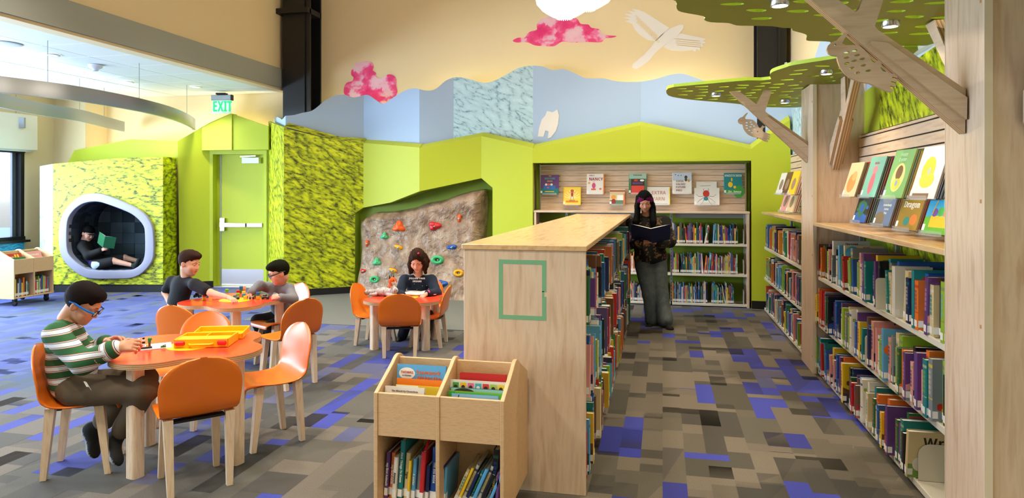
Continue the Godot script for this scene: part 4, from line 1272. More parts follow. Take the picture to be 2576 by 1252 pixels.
func bookcases() -> void:
	side_case("low maple bookcase between the two plywood trees, picture books on three shelves", -6.165, -3.43)
	side_case("low maple bookcase beyond the far plywood tree, by the green wall", -9.28, -6.68)
	# double-faced case standing free: the aisle side is seen at a slant
	var t := thing("bookcase", "free-standing maple bookcase with a green tape frame on its end", "bookcase", Vector3(-0.7, 0, -5.9))
	obj("top", boxm(Vector3(0.655, 0.028, 4.92), 0.003), M.top_z, t, T(Vector3(-0.003, 1.25, 0)))
	obj("end_panel", boxm(Vector3(0.64, 1.236, 0.03), 0.002), M.maple_y, t, T(Vector3(0, 0.618, 2.437)))
	obj("end_panel", boxm(Vector3(0.64, 1.236, 0.03), 0.002), M.maple_y, t, T(Vector3(0, 0.618, -2.437)))
	obj("centre_panel", boxm(Vector3(0.03, 1.2, 4.84)), M.upright_grey, t, T(Vector3(0, 0.63, 0)))
	for s in [1.0, -1.0]:
		for y in [0.83, 0.44, 0.045]:
			var sh := obj("shelf", boxm(Vector3(0.27, 0.014, 4.84), 0.002), M.shelf_metal, t, T(Vector3(s * 0.152, y, 0)))
			obj("lip", boxm(Vector3(0.012, 0.03, 4.84), 0.002), M.shelf_metal, sh, T(Vector3(s * 0.138, -0.006, 0)))
	obj("kick", boxm(Vector3(0.5, 0.035, 4.8)), M.base_black, t, T(Vector3(0, 0.0176, 0)))
	# green masking-tape frame on the end panel, with a nick in its right side
	var f := thing("tape_frame", "green tape rectangle stuck on the end of the free-standing bookcase", "tape", Vector3(-0.7065, 1.0325, -3.4475))
	obj("strip", boxm(Vector3(0.25, 0.022, 0.0012)), M.tape_green, f, T(Vector3(0, 0.143, 0)))
	obj("strip", boxm(Vector3(0.25, 0.022, 0.0012)), M.tape_green, f, T(Vector3(0, -0.143, 0)))
	obj("strip", boxm(Vector3(0.022, 0.264, 0.0012)), M.tape_green, f, T(Vector3(-0.114, 0, 0)))
	obj("strip", boxm(Vector3(0.022, 0.14, 0.0012)), M.tape_green, f, T(Vector3(0.114, 0.062, 0)))
	obj("strip", boxm(Vector3(0.022, 0.1, 0.0012)), M.tape_green, f, T(Vector3(0.114, -0.082, 0)))
	obj("strip", boxm(Vector3(0.011, 0.03, 0.0012)), M.tape_green, f, T(Vector3(0.1085, -0.018, 0)))
	# the case across the end of the aisle
	var e := thing("bookcase", "maple bookcase across the end of the aisle in a green alcove", "bookcase", Vector3(-0.325, 0, -9.6))
	var W := 2.89
	obj("top", boxm(Vector3(W, 0.028, 0.34), 0.003), M.maple_x, e, T(Vector3(0, 1.258, 0)))
	obj("end_panel", boxm(Vector3(0.03, 1.243, 0.33), 0.002), M.maple_y, e, T(Vector3(-W / 2 + 0.02, 0.622, 0)))
	obj("end_panel", boxm(Vector3(0.03, 1.243, 0.33), 0.002), M.maple_y, e, T(Vector3(W / 2 - 0.02, 0.622, 0)))
	for x in [-1.0, 0.44]:
		var post := obj("upright", boxm(Vector3(0.034, 1.2, 0.03), 0.002), M.upright_grey, e, T(Vector3(x, 0.64, 0.0)))
		for k in 26: obj("slot", boxm(Vector3(0.007, 0.015, 0.003)), M.base_black, post, T(Vector3(0, -0.57 + k * 0.045, 0.0155)))
		obj("top_rail", boxm(Vector3(0.9, 0.06, 0.012)), M.upright_grey, e, T(Vector3(x + 0.5, 1.205, -0.06)))
	for k in [-1.41, 1.4]: obj("side_upright", boxm(Vector3(0.02, 1.2, 0.03), 0.002), M.upright_grey, e, T(Vector3(k, 0.64, -0.05)))
	for y in [0.83, 0.43, 0.035]:
		for q in [[-1.42, 0.43], [0.45, 1.42]]:
			var s := obj("shelf", boxm(Vector3(q[1] - q[0], 0.014, 0.3), 0.002), M.shelf_metal, e, T(Vector3((q[0] + q[1]) / 2, y, 0.0)))
			obj("lip", boxm(Vector3(q[1] - q[0], 0.03, 0.012), 0.002), M.shelf_metal, s, T(Vector3(0, -0.006, 0.148)))
	for y in [0.9, 0.5, 0.1]: obj("bookend", bookend_mesh(), M.shelf_metal, e, T(Vector3(1.375, y - 0.06, 0.03), 0.0))
	obj("kick", boxm(Vector3(W - 0.06, 0.028, 0.25)), M.base_black, e, T(Vector3(0, 0.0145, 0)))
	slatwall(e, Vector3(-1.4, 0, -0.17), Vector3(1.42, 0, -0.17), 1.3, 1.925, Vector3(0, 0, 1), M.maple_x, M.chrome)
	obj("slatwall_base", boxm(Vector3(2.82, 0.03, 0.016)), M.maple_x, e, T(Vector3(0.01, 1.286, -0.17)))
	obj("slatwall_side", boxm(Vector3(0.02, 0.66, 0.02)), M.chrome, e, T(Vector3(1.43, 1.6, -0.165)))
	obj("slatwall_side", boxm(Vector3(0.02, 0.66, 0.02)), M.chrome, e, T(Vector3(-1.41, 1.6, -0.165)))
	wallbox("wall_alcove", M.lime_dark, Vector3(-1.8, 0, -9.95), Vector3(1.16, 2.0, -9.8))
	wallbox("wall_alcove_reveal", M.lime, Vector3(-1.79, 1.945, -9.8), Vector3(1.15, 1.975, -9.47))

func bookend_mesh() -> ArrayMesh:
	var b := B.new()
	var o := PackedVector2Array([Vector2(-0.09, 0), Vector2(0.09, 0)])
	for i in 9: o.append(Vector2(0.07 + 0.02 * cos(PI * i / 16) , 0.17 + 0.02 * sin(PI * i / 16)))
	for i in 9: o.append(Vector2(-0.03 - 0.06 * sin(PI * i / 16), 0.13 + 0.06 * cos(PI * i / 16)))
	b.extrude(o, -0.001, 0.001, Transform3D(Basis(Vector3.UP, PI / 2), Vector3.ZERO))
	b.box(Vector3(-0.05, 0.001, 0), Vector3(0.1, 0.002, 0.14))
	return b.mesh()

# ================= plywood trees =================
func leaf_hole(c: Vector2, a: float, l: float, w: float) -> PackedVector2Array:
	var o := PackedVector2Array()
	for i in 10:
		var t := TAU * i / 10
		o.append(c + Vector2(cos(t) * l, sin(t) * w * (1.0 + 0.25 * cos(t))).rotated(a))
	return o

func canopy(t: Node3D, pts: Array, y: float, seed_: int, keep_clear: Array, step := 0.19) -> void:
	var o := []
	for p in pts: o.append(Vector2(p.x, -p.z))
	var outline := smooth_line(o, 3, true)
	var r := RandomNumberGenerator.new()
	r.seed = seed_
	var lo := Vector2(1e9, 1e9)
	var hi := -lo
	for p in outline:
		lo = lo.min(p)
		hi = hi.max(p)
	var holes := []
	var inset := Geometry2D.offset_polygon(outline, -0.1)
	var gx := lo.x
	var row := 0
	while gx < hi.x:
		var gy := lo.y + (0.5 * step if row % 2 else 0.0)
		while gy < hi.y:
			var c := Vector2(gx + r.randf_range(-0.035, 0.035), gy + r.randf_range(-0.035, 0.035))
			var ok := false
			for i in inset: ok = ok or Geometry2D.is_point_in_polygon(c, i)
			for k in keep_clear: ok = ok and c.distance_to(Vector2(k.x, -k.z)) > 0.12
			if ok: holes.append(leaf_hole(c, r.randf_range(-0.5, 0.5), r.randf_range(0.045, 0.062), r.randf_range(0.022, 0.032)))
			gy += step
		gx += step * 0.8
		row += 1
	var m := cut_plate(outline, holes, 0.0, 0.026)
	var c := obj("leaf_canopy", m, null, t, Transform3D(Basis(Vector3.RIGHT, -PI / 2), Vector3(0, y, 0) - t.position))
	c.set_surface_override_material(0, M.canopy_green)
	c.set_surface_override_material(1, M.canopy_edge)

func branch(t: Node3D, core: Array, cheek: Array, plane: Transform3D, half: float) -> void:
	var inv := plane.affine_inverse()
	var q := PackedVector2Array()
	for p in core: q.append(Vector2((inv * p).x, (inv * p).y))
	var f := B.new()
	var s := B.new()
	var place := Transform3D(plane.basis, plane.origin - t.position)
	f.extrude(q, -half, half, Transform3D.IDENTITY, s)
	var c := obj("branch", s.add_to(f.mesh()), null, t, place)
	c.set_surface_override_material(0, M.maple_x)
	c.set_surface_override_material(1, M.ply_edge)
	q = PackedVector2Array()
	for p in cheek: q.append(Vector2((inv * p).x, (inv * p).y))
	for e in [1.0, -1.0]:
		f = B.new()
		s = B.new()
		f.extrude(q, minf(e * half, e * (half + 0.024)), maxf(e * half, e * (half + 0.024)), Transform3D.IDENTITY, s, 0.001)
		var k := obj("branch_cheek", s.add_to(f.mesh()), null, t, place)
		k.set_surface_override_material(0, M.maple_x)
		k.set_surface_override_material(1, M.ply_edge)

func puck(t: Node3D, at: Vector3) -> void:
	var p := Node3D.new()
	p.name = "puck_light"
	t.add_child(p, true)
	p.position = at - t.position
	var b := B.new()
	b.lathe([Vector2(0.036, -0.03), Vector2(0.044, -0.028), Vector2(0.046, 0.0)], 24)
	obj("rim", b.mesh(), M.chrome, p)
	b = B.new()
	b.lathe([Vector2(0.0, -0.031), Vector2(0.037, -0.029)], 24)
	obj("lamp", b.mesh(), glow_mat("puck_glow", Color(1, 0.93, 0.8), 9.0), p)
	var s := SpotLight3D.new()
	s.name = "puck_beam"
	s.spot_angle = 62
	s.spot_range = 8
	s.spot_attenuation = 2
	s.light_size = 0.035
	s.light_color = Color(1, 0.88, 0.7)
	s.light_energy = 1.1
	s.shadow_enabled = true
	s.position = Vector3(0, -0.045, 0)
	s.rotation.x = -PI / 2
	p.add_child(s)

func trunk(t: Node3D, z0: float, z1: float, top: float) -> void:
	var zc := t.position.z
	obj("trunk_panel", boxm(Vector3(0.028, top, z1 - z0), 0.002), M.maple_y, t, T(Vector3(1.254 - t.position.x, top / 2, (z0 + z1) / 2 - zc)))
	for z in [z0 + 0.02, z1 - 0.02]: obj("trunk_panel", boxm(Vector3(0.385, top, 0.026), 0.001), M.maple_y, t, T(Vector3(1.46 - t.position.x, top / 2, z - zc)))
	for y in [0.14, 1.0, 1.5, 2.3]: obj("plug", boxm(Vector3(0.003, 0.016, 0.012), 0.001), mat("plug", Color(0.75, 0.56, 0.36), 0.5), t, T(Vector3(1.2395 - t.position.x, y, z1 - 0.03 - zc)))
	for e in [z0, z1]: obj("panel_edge", boxm(Vector3(0.03, top, 0.004)), mat("ply_pale", Color(0.9, 0.84, 0.73), 0.6), t, T(Vector3(1.254 - t.position.x, top / 2, e + (0.0022 if e == z1 else -0.0022) - zc)))

func trees() -> void:
	var far := thing("plywood_tree", "far plywood tree trunk with branching arms and green cut-out leaf canopies", "tree", Vector3(1.45, 0, -6.42))
	trunk(far, -6.66, -6.18, 2.46)
	branch(far, [Vector3(1.237, 1.79, -6.39), Vector3(0.587, 2.435, -6.39), Vector3(0.669, 2.433, -6.39), Vector3(0.814, 2.313, -6.39), Vector3(0.877, 2.435, -6.39), Vector3(0.944, 2.433, -6.39), Vector3(0.887, 2.248, -6.39), Vector3(1.241, 1.975, -6.39)], [Vector3(1.241, 1.836, -6.39), Vector3(0.869, 2.186, -6.39), Vector3(0.897, 2.209, -6.39), Vector3(1.24, 1.94, -6.39)], Transform3D(Basis.IDENTITY, Vector3(0, 0, -6.42)), 0.028)
	var px := Transform3D(Basis(Vector3(0, 0, -1), Vector3.UP, Vector3(1, 0, 0)), Vector3(1.42, 0, 0))
	branch(far, [Vector3(0, 1.72, -6.17), Vector3(0, 2.44, -5.45), Vector3(0, 2.44, -5.56), Vector3(0, 2.22, -5.75), Vector3(0, 2.44, -5.78), Vector3(0, 2.44, -5.9), Vector3(0, 2.2, -5.9), Vector3(0, 1.95, -6.17)], [Vector3(0, 1.77, -6.17), Vector3(0, 2.1, -5.84), Vector3(0, 2.14, -5.88), Vector3(0, 1.92, -6.17)], px, 0.028)
	canopy(far, [Vector3(0.049, 2.47, -6.325), Vector3(0.225, 2.47, -6.197), Vector3(0.367, 2.47, -6.137), Vector3(0.507, 2.47, -6.08), Vector3(0.693, 2.47, -6.014), Vector3(0.866, 2.47, -6.011), Vector3(1.1, 2.47, -5.5), Vector3(1.5, 2.47, -5.6), Vector3(1.62, 2.47, -6.1), Vector3(1.62, 2.47, -7.2), Vector3(1.526, 2.47, -8.014), Vector3(1.261, 2.47, -8.028), Vector3(0.993, 2.47, -7.897), Vector3(0.845, 2.47, -7.757), Vector3(0.809, 2.47, -7.645), Vector3(0.58, 2.47, -7.428), Vector3(0.378, 2.47, -7.256), Vector3(0.195, 2.47, -7.061), Vector3(0.053, 2.47, -6.797)], 2.47, 3, [Vector3(0.497, 2.47, -6.784), Vector3(1.228, 2.47, -7.475)], 0.2)
	puck(far, Vector3(0.493, 2.47, -6.729))
	puck(far, Vector3(1.217, 2.47, -7.41))
	canopy(far, [Vector3(0.81, 2.44, -5.58), Vector3(0.812, 2.44, -5.437), Vector3(0.87, 2.44, -5.281), Vector3(0.898, 2.44, -5.206), Vector3(0.988, 2.44, -5.117), Vector3(1.077, 2.44, -5.048), Vector3(1.149, 2.44, -4.978), Vector3(1.292, 2.44, -4.82), Vector3(1.55, 2.44, -4.7), Vector3(1.62, 2.44, -5.2), Vector3(1.62, 2.44, -6.16), Vector3(1.24, 2.44, -6.16), Vector3(1.17, 2.44, -6.141), Vector3(1.132, 2.44, -6.025), Vector3(1.032, 2.44, -5.839), Vector3(0.869, 2.44, -5.804), Vector3(0.839, 2.44, -5.738)], 2.44, 5, [Vector3(1.195, 2.44, -5.487)], 0.2)
	puck(far, Vector3(1.191, 2.44, -5.468))
	var near := thing("plywood_tree", "near plywood tree trunk at the bookcase end with a thick forked arm overhead", "tree", Vector3(1.45, 0, -3.22))
	trunk(near, -3.414, -3.034, 2.46)
	branch(near, [Vector3(1.233, 1.782, -3.19), Vector3(0.596, 2.411, -3.19), Vector3(0.7, 2.405, -3.19), Vector3(0.811, 2.312, -3.19), Vector3(0.824, 2.322, -3.19), Vector3(0.852, 2.395, -3.19), Vector3(0.93, 2.39, -3.19), Vector3(0.888, 2.247, -3.19), Vector3(0.902, 2.229, -3.19), Vector3(1.236, 1.965, -3.19)], [Vector3(1.231, 1.838, -3.17), Vector3(0.862, 2.172, -3.17), Vector3(0.87, 2.18, -3.17), Vector3(0.93, 2.172, -3.17), Vector3(1.233, 1.929, -3.17)], Transform3D(Basis.IDENTITY, Vector3(0, 0, -3.22)), 0.03)
	branch(near, [Vector3(0, 1.74, -3.42), Vector3(0, 2.44, -4.1), Vector3(0, 2.44, -3.98), Vector3(0, 2.2, -3.78), Vector3(0, 2.44, -3.76), Vector3(0, 2.44, -3.64), Vector3(0, 2.2, -3.66), Vector3(0, 1.96, -3.42)], [Vector3(0, 1.8, -3.42), Vector3(0, 2.13, -3.75), Vector3(0, 2.16, -3.71), Vector3(0, 1.93, -3.42)], px, 0.028)
	branch(near, [Vector3(0, 1.76, -3.02), Vector3(0, 2.44, -2.35), Vector3(0, 2.44, -2.48), Vector3(0, 2.2, -2.66), Vector3(0, 2.44, -2.68), Vector3(0, 2.44, -2.8), Vector3(0, 2.2, -2.78), Vector3(0, 1.96, -3.02)], [Vector3(0, 1.8, -3.02), Vector3(0, 2.13, -2.69), Vector3(0, 2.16, -2.73), Vector3(0, 1.93, -3.02)], px, 0.028)
	canopy(near, [Vector3(0.061, 2.45, -3.361), Vector3(0.067, 2.45, -3.478), Vector3(0.091, 2.45, -3.568), Vector3(0.208, 2.45, -3.682), Vector3(0.216, 2.45, -3.76), Vector3(0.255, 2.45, -3.821), Vector3(0.347, 2.45, -3.859), Vector3(0.398, 2.45, -3.925), Vector3(0.481, 2.45, -3.952), Vector3(0.587, 2.45, -3.985), Vector3(0.651, 2.45, -4.037), Vector3(0.704, 2.45, -4.058), Vector3(0.721, 2.45, -4.12), Vector3(0.814, 2.45, -4.241), Vector3(0.838, 2.45, -4.363), Vector3(0.867, 2.45, -4.424), Vector3(0.993, 2.45, -4.475), Vector3(1.036, 2.45, -4.577), Vector3(1.256, 2.45, -4.685), Vector3(1.466, 2.45, -4.696), Vector3(1.551, 2.45, -4.714), Vector3(1.632, 2.45, -4.661), Vector3(1.62, 2.45, -4.1), Vector3(1.62, 2.45, -2.2), Vector3(1.0, 2.45, -1.9), Vector3(0.35, 2.45, -2.2), Vector3(0.05, 2.45, -2.7), Vector3(0.0, 2.45, -3.2)], 2.45, 8, [Vector3(1.209, 2.45, -4.068), Vector3(0.547, 2.45, -3.461)], 0.2)
	puck(near, Vector3(1.192, 2.45, -4.01))
	puck(near, Vector3(0.545, 2.45, -3.447))
	# birds sawn from plywood, clinging under the arms
	var bo := []
	for p in [Vector2(-443, 27.54), Vector2(-478, 32.54), Vector2(-518, -7.46), Vector2(-573, -67.46), Vector2(-628, -85.46), Vector2(-670, -123.46), Vector2(-685, -167.46), Vector2(-668, -215.46), Vector2(-628, -242.46), Vector2(-573, -252.46), Vector2(-566, -307.46), Vector2(-543, -377.46), Vector2(-498, -447.46), Vector2(-438, -507.46), Vector2(-338, -557.46), Vector2(-228, -582.46), Vector2(-138, -627.46), Vector2(-58, -672.46), Vector2(7, -689.46), Vector2(24, -667.46), Vector2(-16, -633.46), Vector2(-10, -617.46), Vector2(42, -629.46), Vector2(54, -609.46), Vector2(-4, -579.46), Vector2(2, -563.46), Vector2(57, -583.46), Vector2(64, -561.46), Vector2(8, -527.46), Vector2(14, -513.46), Vector2(64, -531.46), Vector2(64, -507.46), Vector2(37, -485.46), Vector2(-28, -467.46), Vector2(-88, -447.46), Vector2(-112, -407.46), Vector2(-98, -349.46), Vector2(-53, -320.46), Vector2(-116, -285.46), Vector2(-138, -322.46), Vector2(-168, -349.46), Vector2(-203, -329.46), Vector2(-228, -267.46), Vector2(-278, -197.46), Vector2(-328, -149.46), Vector2(-398, -131.46), Vector2(-488, -127.46), Vector2(-520, -107.46), Vector2(-496, -57.46)]: bo.append((p - Vector2(-288, -317.46)) * 3.36 / 1717.0 / 5.216)
	var holes := [leaf_hole((Vector2(-595, -119.46) - Vector2(-288, -317.46)) * 3.36 / 1717.0 / 5.216, 0.3, 0.0045, 0.0045)]
	for p in [Vector2(-473, -212.46), Vector2(-388, -197.46), Vector2(-360, -252.46), Vector2(-476, -277.46), Vector2(-306, -297.46), Vector2(-393, -314.46), Vector2(-473, -342.46), Vector2(-293, -372.46), Vector2(-418, -397.46), Vector2(-243, -435.46), Vector2(-358, -455.46)]: holes.append(leaf_hole((p - Vector2(-288, -317.46)) * 3.36 / 1717.0 / 5.216, 0.12, 0.0115, 0.0052))
	var bm := cut_plate(PackedVector2Array(bo), holes, -0.009, 0.009)
	for q in [[Vector3(0.85, 2.105, -3.22), "pale plywood cut-out bird under the near tree's arm", 1.0], [Vector3(0.804, 2.115, -6.42), "plywood cut-out bird under the far tree's arm", 0.98]]:
		var b := thing("wooden_bird", q[1], "bird ornament", q[0], 0.0, "plywood birds on the trees")
		var o := obj("body", bm, null, b, T(Vector3.ZERO).scaled_local(Vector3(q[2], q[2], 1)))
		o.set_surface_override_material(0, M.maple_x)
		o.set_surface_override_material(1, M.ply_edge)

# ================= tables, chairs, book kiosks =================
func shell_mesh() -> ArrayMesh:
	# moulded plywood seat and back in one sheet; origin at seat height, front towards -z
	var prof := smooth_line([Vector2(-0.2, -0.04), Vector2(-0.188, -0.012), Vector2(-0.14, 0.0), Vector2(-0.03, -0.012), Vector2(0.07, -0.013), Vector2(0.125, 0.0), Vector2(0.16, 0.032), Vector2(0.182, 0.09), Vector2(0.2, 0.17), Vector2(0.218, 0.25), Vector2(0.232, 0.31)], 4)
	var n := prof.size() - 1
	var b := B.new()
	var K := 14
	b.sheet(2 * K + 2, n, func(a: float, s: float) -> Vector3:
		var i := roundi(s * n)
		var p := prof[i]
		var d := (prof[mini(i + 1, n)] - prof[maxi(i - 1, 0)]).normalized()
		var nn := Vector2(-d.y, d.x)
		var w := 0.185
		if p.x < -0.12: w = 0.185 - 0.05 * pow(clampf((-0.12 - p.x) / 0.08, 0.0, 1.0), 2.2)
		elif p.y > 0.02 and p.x > 0.1: w = lerpf(0.188, 0.2, clampf(p.y / 0.12, 0.0, 1.0))
		if p.y > 0.14: w = 0.2 * pow(maxf(0.0, 1.0 - pow((p.y - 0.14) / 0.1705, 2.4)), 0.5)
		var k := roundi(a * (2 * K + 2)) % (2 * K + 2)
		var top := k <= K
		var t := (float(k) / K * 2 - 1) if top else (1 - float(k - K - 1) / K * 2)
		var th := 0.0048
		var bend := 0.022 * t * t * (w / 0.2) * clampf(p.y / 0.12, 0.0, 1.0)
		var dish := 0.01 * t * t * (1.0 - clampf(p.y / 0.08, 0.0, 1.0)) * clampf((p.x + 0.2) / 0.08, 0.0, 1.0)
		var q := p + nn * (th if top else -th)
		return Vector3(t * w, q.y + dish, q.x - bend))
	return b.mesh()

func leg_mesh(top: Vector3, foot: Vector3, wt: float, wf: float) -> ArrayMesh:
	var b := B.new()
	var c := []
	for e in [[foot, wf], [top, wt]]:
		for q in [Vector2(-1, -1), Vector2(1, -1), Vector2(1, 1), Vector2(-1, 1)]: c.append(e[0] + Vector3(q.x * e[1] * 0.5, 0, q.y * e[1] * 0.5))
	for i in 4: b.quad(c[(i + 1) % 4], c[i], c[i + 4], c[(i + 1) % 4 + 4])
	b.quad(c[0], c[1], c[2], c[3])
	b.quad(c[7], c[6], c[5], c[4])
	return b.mesh()

func make_chair(seat: float) -> Node3D:
	var t := thing("child_chair", "orange chair", "chair")
	obj("shell", shell_mesh(), M.orange, t, T(Vector3(0, seat, 0)))
	for s in [-1.0, 1.0]:
		obj("leg", leg_mesh(Vector3(s * 0.125, seat - 0.012, -0.105), Vector3(s * 0.14, 0, -0.15), 0.046, 0.03), M.leg_wood, t)
		obj("leg", leg_mesh(Vector3(s * 0.148, seat - 0.006, 0.118), Vector3(s * 0.14, 0, 0.155), 0.046, 0.03), M.leg_wood, t)
	obj("under_frame", boxm(Vector3(0.25, 0.014, 0.05), 0.003), M.black_plastic, t, T(Vector3(0, seat - 0.026, 0.1)))
	obj("under_frame", boxm(Vector3(0.24, 0.014, 0.05), 0.003), M.black_plastic, t, T(Vector3(0, seat - 0.024, -0.1)))
	return t

func seat_chair(src: Node3D, first: bool, x: float, z: float, fx: float, fz: float, label: String, group: String) -> void:
	var c := src
	if not first:
		c = src.duplicate()
		c.name = numbered("child_chair")
		add_child(c)
	c.position = Vector3(x, 0.002, z)
	c.rotation.y = atan2(-fx, -fz)
	tag(c, label, "chair", group)

func clover_table(label: String, at: Vector3, h: float, phi: float, k0 := 1.0) -> void:
	var t := thing("clover_table", label, "table", at, 0.0, "four-lobed play tables")
	var raw := []
	var n := 96
	for i in n:
		var a := TAU * i / n
		var r := 0.0
		for k in 4:
			var c := Vector2(cos(phi + k * PI / 2), sin(phi + k * PI / 2)) * 0.235 * k0
			var d := Vector2(cos(a), sin(a))
			var q := c.dot(d)
			var disc := 0.215 * 0.215 * k0 * k0 - (c.length_squared() - q * q)
			if disc > 0: r = maxf(r, q + sqrt(disc))
		raw.append(r)
	var o := PackedVector2Array()
	for i in n:
		var r := 0.0
		for k in range(-2, 3): r += raw[(i + k + n) % n]
		r /= 5.0
		o.append(Vector2(cos(TAU * i / n), -sin(TAU * i / n)) * r)
	var up_x := Transform3D(Basis(Vector3.RIGHT, -PI / 2), Vector3.ZERO)
	var f := B.new()
	var s := B.new()
	f.extrude(o, h - 0.03, h - 0.0015, up_x, s)
	var top := obj("tabletop", s.add_to(f.mesh()), null, t)
	top.set_surface_override_material(0, M.leg_wood)
	top.set_surface_override_material(1, M.ply_edge)
	f = B.new()
	f.extrude(o, h - 0.0015, h, up_x)
	obj("red_surface", f.mesh(), M.table_red, top)
	f = B.new()
	f.lathe([Vector2(0.0, h + 0.0012), Vector2(0.13, h + 0.0012), Vector2(0.131, h)], 36)
	obj("yellow_disc", f.mesh(), M.table_yellow, top)
	for k in 4:
		var a := phi + k * PI / 2
		f = B.new()
		var sq := PackedVector2Array()
		for i in 20:
			var b := TAU * i / 20
			var e := Vector2(cos(b), sin(b))
			sq.append(Vector2(signf(e.x) * pow(absf(e.x), 0.5), signf(e.y) * pow(absf(e.y), 0.5)) * 0.037)
		f.extrude(sq, 0.0, h - 0.03, up_x)
		obj("leg", f.mesh(), M.leg_wood, t, T(Vector3(cos(a) * 0.357, 0, sin(a) * 0.357), -a))

func tables_and_chairs() -> void:
	clover_table("near red clover-shaped table with the yellow toy case on it", Vector3(-2.71, 0, -3.51), 0.635, atan2(0.35, -0.07), 1.04)
	clover_table("red clover-shaped table with toy blocks between the two youngest boys", Vector3(-3.577, 0.606, -5.201) * Vector3(1, 0, 1), 0.61, atan2(0.81, 0.58))
	clover_table("low red clover-shaped table where the girl reads", Vector3(-2.535, 0, -6.5), 0.475, atan2(0.285, -0.21))
	var c := make_chair(0.39)
	var g := "orange chairs at the play tables"
	seat_chair(c, true, -2.43, -3.18, -0.74, -0.67, "orange moulded chair with its back to the camera at the near table", g)
	seat_chair(c, false, -3.158, -3.212, 0.865, -0.5, "orange chair the boy in the striped shirt sits on", g)
	seat_chair(c, false, -2.381, -3.797, -0.58, 0.81, "empty orange chair at the right of the near table, seat towards the window", g)
	seat_chair(c, false, -3.09, -3.99, 0.02, 1.0, "orange chair on the far side of the near table, behind the yellow case", g)
	seat_chair(c, false, -3.505, -4.594, 0.117, -0.993, "orange chair behind the boy in the black T-shirt", g)
	seat_chair(c, false, -3.34, -5.5, -0.5, 0.87, "orange chair the boy in glasses sits on", g)
	seat_chair(c, false, -2.93, -4.95, -0.93, -0.35, "empty orange chair at the right of the block table, back to the aisle", g)
	var l := make_chair(0.29)
	seat_chair(l, true, -2.846, -6.47, 1.0, -0.02, "low orange chair at the left of the girl's table", g)
	seat_chair(l, false, -2.417, -6.087, -0.274, -0.962, "low orange chair with its back to the camera at the girl's table", g)
	seat_chair(l, false, -2.3, -6.52, -0.994, 0.111, "low orange chair at the right of the girl's table, seen edge on", g)
	seat_chair(l, false, -2.53, -6.9, -0.05, 0.995, "low orange chair the girl sits on", g)

func kiosk(label: String, at: Vector3, turn: float) -> Node3D:
	var t := thing("book_kiosk", label, "book display", at, turn, "two-bin book kiosks")
	var o := [Vector2(0.0, 0.1), Vector2(0.0, 0.625)]
	var crest := smooth_line([Vector2(-0.2, 0.718), Vector2(-0.235, 0.738), Vector2(-0.265, 0.744), Vector2(-0.295, 0.738), Vector2(-0.33, 0.718)], 5)
	for p in crest: o.append(p)
	o.append_array([Vector2(-0.53, 0.625), Vector2(-0.53, 0.1)])
	var side := B.new()
	var edge := B.new()
	side.extrude(PackedVector2Array(o), -0.009, 0.009, Transform3D(Basis(Vector3(0, 0, 1), Vector3.UP, Vector3(-1, 0, 0)), Vector3.ZERO), null, 0.002)
	var sm := side.mesh()
	for x in [-0.295, 0.0, 0.295]: obj("side_panel", sm, M.kiosk_wood, t, T(Vector3(x, 0, 0)))
	for x in [-0.1475, 0.1475]:
		for z in [-0.006, -0.524]:
			obj("bin_front", boxm(Vector3(0.277, 0.195, 0.016), 0.002), M.kiosk_wood, t, T(Vector3(x, 0.528, z - (0.006 if z > -0.3 else -0.006))))
		obj("bin_back", boxm(Vector3(0.277, 0.6, 0.014), 0.002), M.kiosk_wood, t, T(Vector3(x, 0.428, -0.27)))
		obj("bin_floor", boxm(Vector3(0.277, 0.012, 0.25)), M.kiosk_wood, t, T(Vector3(x, 0.442, -0.14)))
		obj("shelf_board", boxm(Vector3(0.277, 0.016, 0.52), 0.002), M.kiosk_wood, t, T(Vector3(x, 0.11, -0.265)))
	for x in [-0.24, 0.24]:
		for z in [-0.06, -0.47]:
			var k := B.new()
			k.lathe([Vector2(0.0, -0.015), Vector2(0.034, -0.015), Vector2(0.036, -0.01), Vector2(0.036, 0.01), Vector2(0.034, 0.015), Vector2(0.0, 0.015)], 18, Transform3D(Basis(Vector3(0, 0, 1), PI / 2), Vector3(0, 0.037, 0)))
			k.box(Vector3(0, 0.078, 0), Vector3(0.045, 0.045, 0.05), 0.005)
			obj("caster", k.mesh(), M.black_plastic, t, T(Vector3(x, 0, z)))
	return t

func kiosks() -> void:
	kiosk("maple two-bin book kiosk in front of the free-standing bookcase", Vector3(-0.978, 0, -2.893), 0.0)
	kiosk("maple two-bin book kiosk on casters under the window", Vector3(-8.43, 0, -7.745), PI / 2)

# ================= books =================
const TONES := [["teal", Color(0.1, 0.5, 0.52)], ["navy", Color(0.1, 0.15, 0.34)], ["sky-blue", Color(0.36, 0.66, 0.87)], ["lime", Color(0.58, 0.72, 0.2)], ["orange", Color(0.9, 0.47, 0.14)], ["red", Color(0.76, 0.14, 0.15)], ["pink", Color(0.9, 0.62, 0.62)], ["purple", Color(0.4, 0.25, 0.52)], ["white", Color(0.9, 0.89, 0.86)], ["cream", Color(0.85, 0.78, 0.6)], ["brown", Color(0.45, 0.3, 0.2)], ["yellow", Color(0.93, 0.78, 0.15)], ["black", Color(0.08, 0.08, 0.1)], ["green", Color(0.15, 0.42, 0.26)], ["grey", Color(0.5, 0.53, 0.55)], ["blue", Color(0.13, 0.33, 0.66)]]
var art := []

